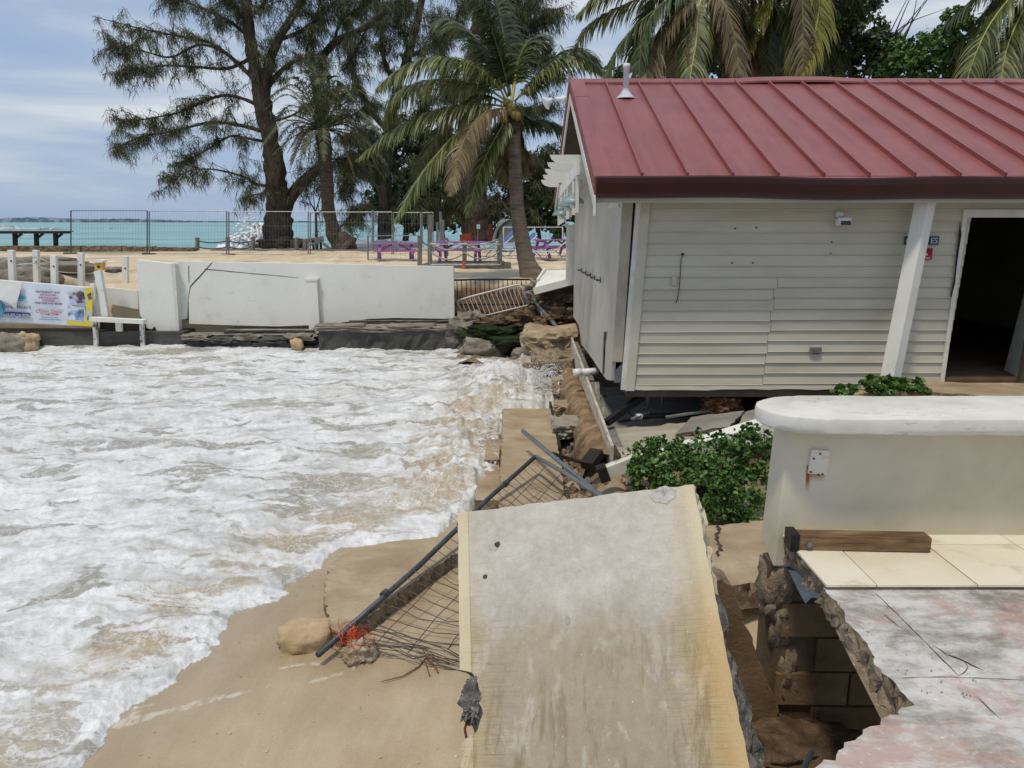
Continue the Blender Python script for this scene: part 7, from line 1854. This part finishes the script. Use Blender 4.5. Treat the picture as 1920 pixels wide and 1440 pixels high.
L3 = [([(900, 455), (892, 400), (884, 320), (880, 200), (890, 100), (910, -30)], .95, .35, .6, 0), ([(884, 250), (850, 190), (830, 120), (820, 40)], .25, .08, 1.0, 1), ([(886, 180), (920, 120), (950, 60), (985, 10), (1010, -40)], .25, .06, 1.2, -1), ([(890, 120), (940, 90), (990, 50), (1040, 20)], .2, .04, 1.2, 1),
      ([(884, 280), (930, 240), (980, 210), (1030, 200)], .2, .05, 1.1, 0), ([(882, 330), (930, 320), (980, 300), (1040, 290)], .2, .05, 1.2, 1), ([(884, 340), (840, 310), (800, 300)], .2, .05, .9, -1), ([(950, 60), (985, 90), (1020, 110), (1045, 140)], .10, .03, .9, 0), ([(888, 390), (930, 380), (985, 370), (1040, 360)], .14, .04, 1.0, 1), ([(892, 400), (850, 385), (800, 390)], .12, .04, .8, 0), ([(895, 60), (930, 20), (960, -30)], .15, .05, .8, 0)]
casuarina('casuarina_tree', 'dark casuarina with thick brown trunk beside the grey booth', at(900, 456, 44), 44, L3, 31, 12, 56, .6, .032, .95)

# ---- leafy masses
def leaf_cloud(blobs, n, size, rr, up=.35, shell=.55):
    V = []; F = []
    w_ = [b[1][0] * b[1][2] for b in blobs]; tot = sum(w_)
    for (c, r_), wi in zip(blobs, w_):
        k = int(n * wi / tot)
        cl = [Vector((rr.gauss(0, 1), rr.gauss(0, 1), rr.gauss(.15, 1))).normalized() * rr.uniform(shell, 1.0) for _ in range(max(4, k // 26))]
        for i in range(k):
            q = cl[i % len(cl)] + Vector((rr.gauss(0, .10), rr.gauss(0, .10), rr.gauss(0, .10)))
            p = Vector(c) + Vector((q.x * r_[0], q.y * r_[1], q.z * r_[2]))
            nrm = (q.normalized() * .6 + Vector((rr.gauss(0, .6), rr.gauss(0, .6), rr.gauss(up, .6)))).normalized()
            t = nrm.cross(Vector((rr.gauss(0, 1), rr.gauss(0, 1), rr.gauss(0, 1)))).normalized(); b = nrm.cross(t); s_ = size * rr.uniform(.6, 1.25)
            k0 = len(V)
            V += [p - t * s_ * .5, p - t * .12 * s_ + b * .27 * s_ + nrm * .05 * s_, p + t * .28 * s_ + b * .25 * s_ + nrm * .04 * s_, p + t * .5 * s_, p + t * .28 * s_ - b * .25 * s_ + nrm * .04 * s_, p - t * .12 * s_ - b * .27 * s_ + nrm * .05 * s_]
            F += [(k0, k0 + 1, k0 + 2, k0 + 3), (k0, k0 + 3, k0 + 4, k0 + 5)]
    return [tuple(v) for v in V], F
def leafy(name, label, cat, base, blobs, n, size, mat, seed, stems=True, up=.35):
    rr = random.Random(seed); o = thing(name, label, cat, base)
    if stems:
        top = sum((Vector(b[0]) for b in blobs), Vector()) / len(blobs); tr = trunk([base, Vector(base).lerp(top, .5) + Vector((rr.gauss(0, .05), 0, 0)), top], [stems, stems * .8, stems * .5], MT['bark'], o, 7, .15, 'trunk')
        for (c, r_) in blobs:
            a = Vector(base).lerp(top, .45); c = Vector(c)
            MB().tube([a, a.lerp(c, .5) + Vector((rr.gauss(0, .1) * r_[0], rr.gauss(0, .1) * r_[0], 0)), c], [stems * .5, stems * .3, stems * .12], 5).build('branch', MT['bark'], tr)
    V, F = leaf_cloud(blobs, n, size, rr, up); arr_mesh('crown' if cat == 'tree' else 'foliage', V, F, mat, o)
    return o
def PB(x, y, Y, rx, rz, ry=None):       # blob given by its place in the photo and half sizes in photo pixels
    p = at(x, y, Y); k = Y / FPX; return (p, (rx * k, (ry or rx) * k, rz * k))
leafy('sea_grape_tree', 'dark leafy tree behind the leaning palm trunk', 'tree', at(1010, 450, 46), [PB(1010, 380, 46, 60, 55), PB(960, 400, 46.5, 50, 40), PB(1040, 330, 47, 40, 50), PB(1060, 420, 46, 45, 30), PB(985, 330, 47.5, 50, 40)], 9000, .30, MT['broad'], 61, .18)
leafy('sea_grape_tree', 'dark leafy tree behind the poles and the deck', 'tree', at(830, 450, 50), [PB(830, 385, 50, 60, 50), PB(780, 400, 50.5, 45, 40), PB(870, 350, 51, 50, 45), PB(800, 345, 51.5, 50, 40)], 8000, .32, MT['broad'], 62, .2)
leafy('sea_grape_tree', 'leafy tree farther back between the two middle trunks', 'tree', at(760, 452, 60), [PB(755, 340, 60, 60, 50), PB(720, 370, 60, 40, 40), PB(700, 300, 61, 45, 45), PB(820, 290, 61, 60, 50), PB(760, 260, 61, 50, 40), PB(900, 300, 61, 60, 50)], 9000, .36, MT['broad'], 63, .25)
leafy('background_tree', 'dark dense tree rising behind the right half of the red roof', 'tree', at(1600, 420, 24), [PB(1590, 60, 24, 60, 50), PB(1640, 110, 24, 50, 45), PB(1545, 110, 24.5, 50, 50), PB(1620, -10, 24.5, 50, 30), PB(1500, 130, 25, 60, 40)], 9000, .17, MT['broad'], 64, .14)
leafy('background_tree', 'bright green bushy tree above the right end of the roof', 'tree', at(1760, 420, 22), [PB(1745, 110, 22, 55, 45), PB(1800, 70, 22, 40, 40), PB(1825, 115, 22, 45, 40), PB(1700, 135, 22, 50, 35), PB(1790, 30, 22, 22, 22), PB(1690, 90, 22.3, 30, 22), PB(1860, 140, 22.3, 30, 30)], 9000, .13, MT['broad_bright'], 65, .1)
leafy('background_tree', 'dark tree mass behind the hanging palm fronds above the roof', 'tree', at(1300, 420, 30), [PB(1260, 110, 30, 60, 50), PB(1340, 90, 30, 60, 60), PB(1410, 120, 30, 50, 45), PB(1190, 140, 30, 50, 30)], 6500, .2, MT['broad'], 67, .12)
leafy('background_tree', 'small green tree top beside the ridge middle', 'tree', at(1450, 420, 27), [PB(1455, 110, 27, 40, 45), PB(1440, 145, 27, 60, 25)], 2500, .18, MT['broad'], 66, .1)
# bare dead branches between the trees
bt2 = thing('bare_tree', 'leafless thin grey branches against the sky above the roof', 'tree', at(1650, 420, 25))
rr = random.Random(9)
trunk([at(1655, 420, 25), at(1650, 250, 25), at(1640, 130, 25)], [.14, .12, .08], MT['bark'], bt2, 7)
for k in range(16):
    a = (1645 + rr.uniform(-10, 25), 150 - rr.uniform(0, 40)); tip = (1600 + rr.uniform(10, 180), -40 + rr.uniform(0, 90)); md = ((a[0] + tip[0]) / 2 + rr.uniform(-18, 18), (a[1] + tip[1]) / 2 + rr.uniform(-15, 15))
    MB().tube(crom([at(*a, 25), at(*md, 25 + rr.uniform(-.5, .5)), at(*tip, 25 + rr.uniform(-1, 1))], 5), [.035 - .003 * i for i in range(11)], 5).build('branch', MT['bark'], bt2)

# ---- coconut palms behind the roof
def palm_px(label, base, crown, Y, tr_r, fr, seed, leaf=.8, width=.05):
    o = thing('coconut_palm', label, 'palm', at(*base, Y)); rr = random.Random(seed)
    mid = ((base[0] + crown[0]) / 2 + 8, (base[1] + crown[1]) / 2)
    trunk([at(*base, Y), at(*mid, Y), at(*crown, Y)], [tr_r * 1.3, tr_r, tr_r * .95], MT['palm_bark'], o, 12, .06, seed=seed)
    for k, (px_, dy, mt) in enumerate(fr):
        n_ = len(px_); path = [at(*crown, Y)] + [at(a, b, Y + dy * (i + 1) / n_) for i, (a, b) in enumerate(px_)]
        if mt == 'palm_dark' and rr.random() < .35: mt = 'palm_leaf'
        frond(path, leaf * 1.2 * rr.uniform(.85, 1.1), MT[mt], MT['rachis' if mt in ('palm_yellow', 'palm_leaf') else 'rachis_dark'], o, seed * 100 + k, 105, width * 1.15, .75, .035)
    for k in range(9):
        dx = rr.uniform(-1, 1); dyp = rr.uniform(-1.5, 1.8); x1 = crown[0] + dx * 90; x2 = crown[0] + dx * rr.uniform(120, 190); y2 = 120 + rr.uniform(0, 70)
        path = [at(*crown, Y), at(x1, crown[1] - 5 + rr.uniform(0, 35), Y + dyp * .5), at((x1 + x2) / 2 + dx * 20, 60 + rr.uniform(-10, 20), Y + dyp * .8), at(x2, y2, Y + dyp)]
        mt = rr.choice(['palm_dark', 'palm_dark', 'palm_leaf', 'palm_dry'])
        frond(path, leaf * 1.15, MT[mt], MT['rachis_dark'], o, seed * 1000 + k, 90, width * 1.15, .8, .035)
    return o
palm_px('coconut palm with slanting trunk hanging brown fronds above the roof', (1440, 300), (1318, -15), 21.5, .19,
        [([(1250, -20), (1170, 10), (1110, 45), (1075, 95)], 1, 'palm_dark'), ([(1260, 0), (1190, 50), (1150, 110), (1130, 165)], -.5, 'palm_dark'), ([(1280, 10), (1235, 70), (1215, 130), (1205, 190)], -1, 'palm_dry'),
         ([(1295, 30), (1275, 90), (1265, 150), (1262, 200)], -.6, 'palm_dry'), ([(1310, 20), (1305, 80), (1295, 140), (1290, 195)], -1.2, 'palm_leaf'), ([(1360, 0), (1400, 50), (1425, 110), (1440, 170)], .8, 'palm_dark'), ([(1370, -20), (1440, 0), (1480, 60), (1500, 120)], 1.2, 'palm_dark'),
         ([(1250, -40), (1180, -30), (1120, -5), (1080, 30)], .4, 'palm_dark'), ([(1345, 10), (1370, 60), (1385, 120), (1390, 180)], 1.2, 'palm_dry')], 7, .85)
palm_px('coconut palm with one yellow frond behind the roof middle', (1500, 300), (1485, -70), 22.5, .18,
        [([(1450, -30), (1425, 20), (1405, 65), (1390, 120)], -.6, 'palm_yellow'), ([(1530, -40), (1535, 20), (1520, 90), (1490, 165)], -1, 'palm_yellow'), ([(1440, -60), (1380, -20), (1345, 50), (1335, 120)], .6, 'palm_dark'), ([(1500, -10), (1480, 60), (1470, 130)], .8, 'palm_dark'), ([(1540, -60), (1590, -20), (1620, 40)], .8, 'palm_dark'), ([(1465, -20), (1445, 60), (1435, 150)], .3, 'palm_dark'), ([(1425, -50), (1340, -30), (1290, 20), (1270, 80)], 1.0, 'palm_dark')], 8, .8)
palm_px('coconut palm leaning in at the far right above the roof', (2010, 330), (1965, -50), 20.5, .18,
        [([(1900, -50), (1840, -15), (1800, 20), (1770, 45)], .5, 'palm_dark'), ([(1910, -20), (1860, 40), (1830, 100), (1810, 160)], -.6, 'palm_dark'), ([(1930, 0), (1895, 70), (1880, 130), (1875, 190)], -1, 'palm_dark'), ([(1950, 0), (1930, 80), (1925, 150)], -.5, 'palm_dry'), ([(1900, -30), (1850, 20), (1800, 80), (1780, 120)], 1.0, 'palm_dark'), ([(1975, 0), (1960, 90), (1955, 180)], .5, 'palm_dark')], 9, .85)
# frond tip of a palm reaching in front of the house at the right edge
fr_ = thing('palm_frond', 'pale frond tips hanging before the eave at right edge', 'frond', at(1990, 340, 8.2))
frond([at(2030, 300, 8.0), at(1985, 345, 8.1), at(1940, 365, 8.2)], .30, MT['palm_dry'], MT['rachis_dark'], fr_, 777, 18, .014, .2, .012)

# ---- shrubs
bl = [PB(1240, 870, 7.4, 62, 50), PB(1330, 865, 7.5, 75, 55), PB(1410, 850, 7.4, 50, 55), PB(1300, 920, 7.1, 90, 60), PB(1390, 930, 7.1, 70, 60), PB(1215, 900, 7.3, 40, 40)]
hb = leafy('hedge_shrub', 'glossy green shrub between the tilted slab and the parapet', 'shrub', gz(1320, 1000, .5), bl, 9000, .05, MT['shrub'], 81, .035, .5)
rr = random.Random(82)
tips = []
for k in range(120):
    c, r_ = bl[rr.randrange(len(bl))]; q = Vector((rr.gauss(0, 1), rr.gauss(-.3, 1), abs(rr.gauss(.4, 1)))).normalized(); p = Vector(c) + Vector((q.x * r_[0], q.y * r_[1], q.z * r_[2])) * 1.02
    tips.append((p, (.045, .045, .05)))
V, F = leaf_cloud(tips, 3000, .05, rr, .6, .3); arr_mesh('shoot_tips', V, F, MT['shrub'], hb)
leafy('hedge_shrub', 'low leafy shrub at the foot of the leaning porch post', 'shrub', at(1660, 745, 8.9), [PB(1650, 722, 8.9, 40, 16), PB(1590, 730, 8.9, 30, 10), PB(1700, 722, 8.9, 45, 14), PB(1650, 710, 9.0, 20, 12)], 1500, .075, MT['shrub'], 83, .02, .5)
leafy('hedge_shrub', 'small weedy shrub at the broken porch edge', 'shrub', at(1745, 742, 8.8), [PB(1738, 735, 8.8, 16, 7), PB(1718, 728, 8.8, 18, 8)], 300, .06, MT['shrub'], 84, .012, .5)
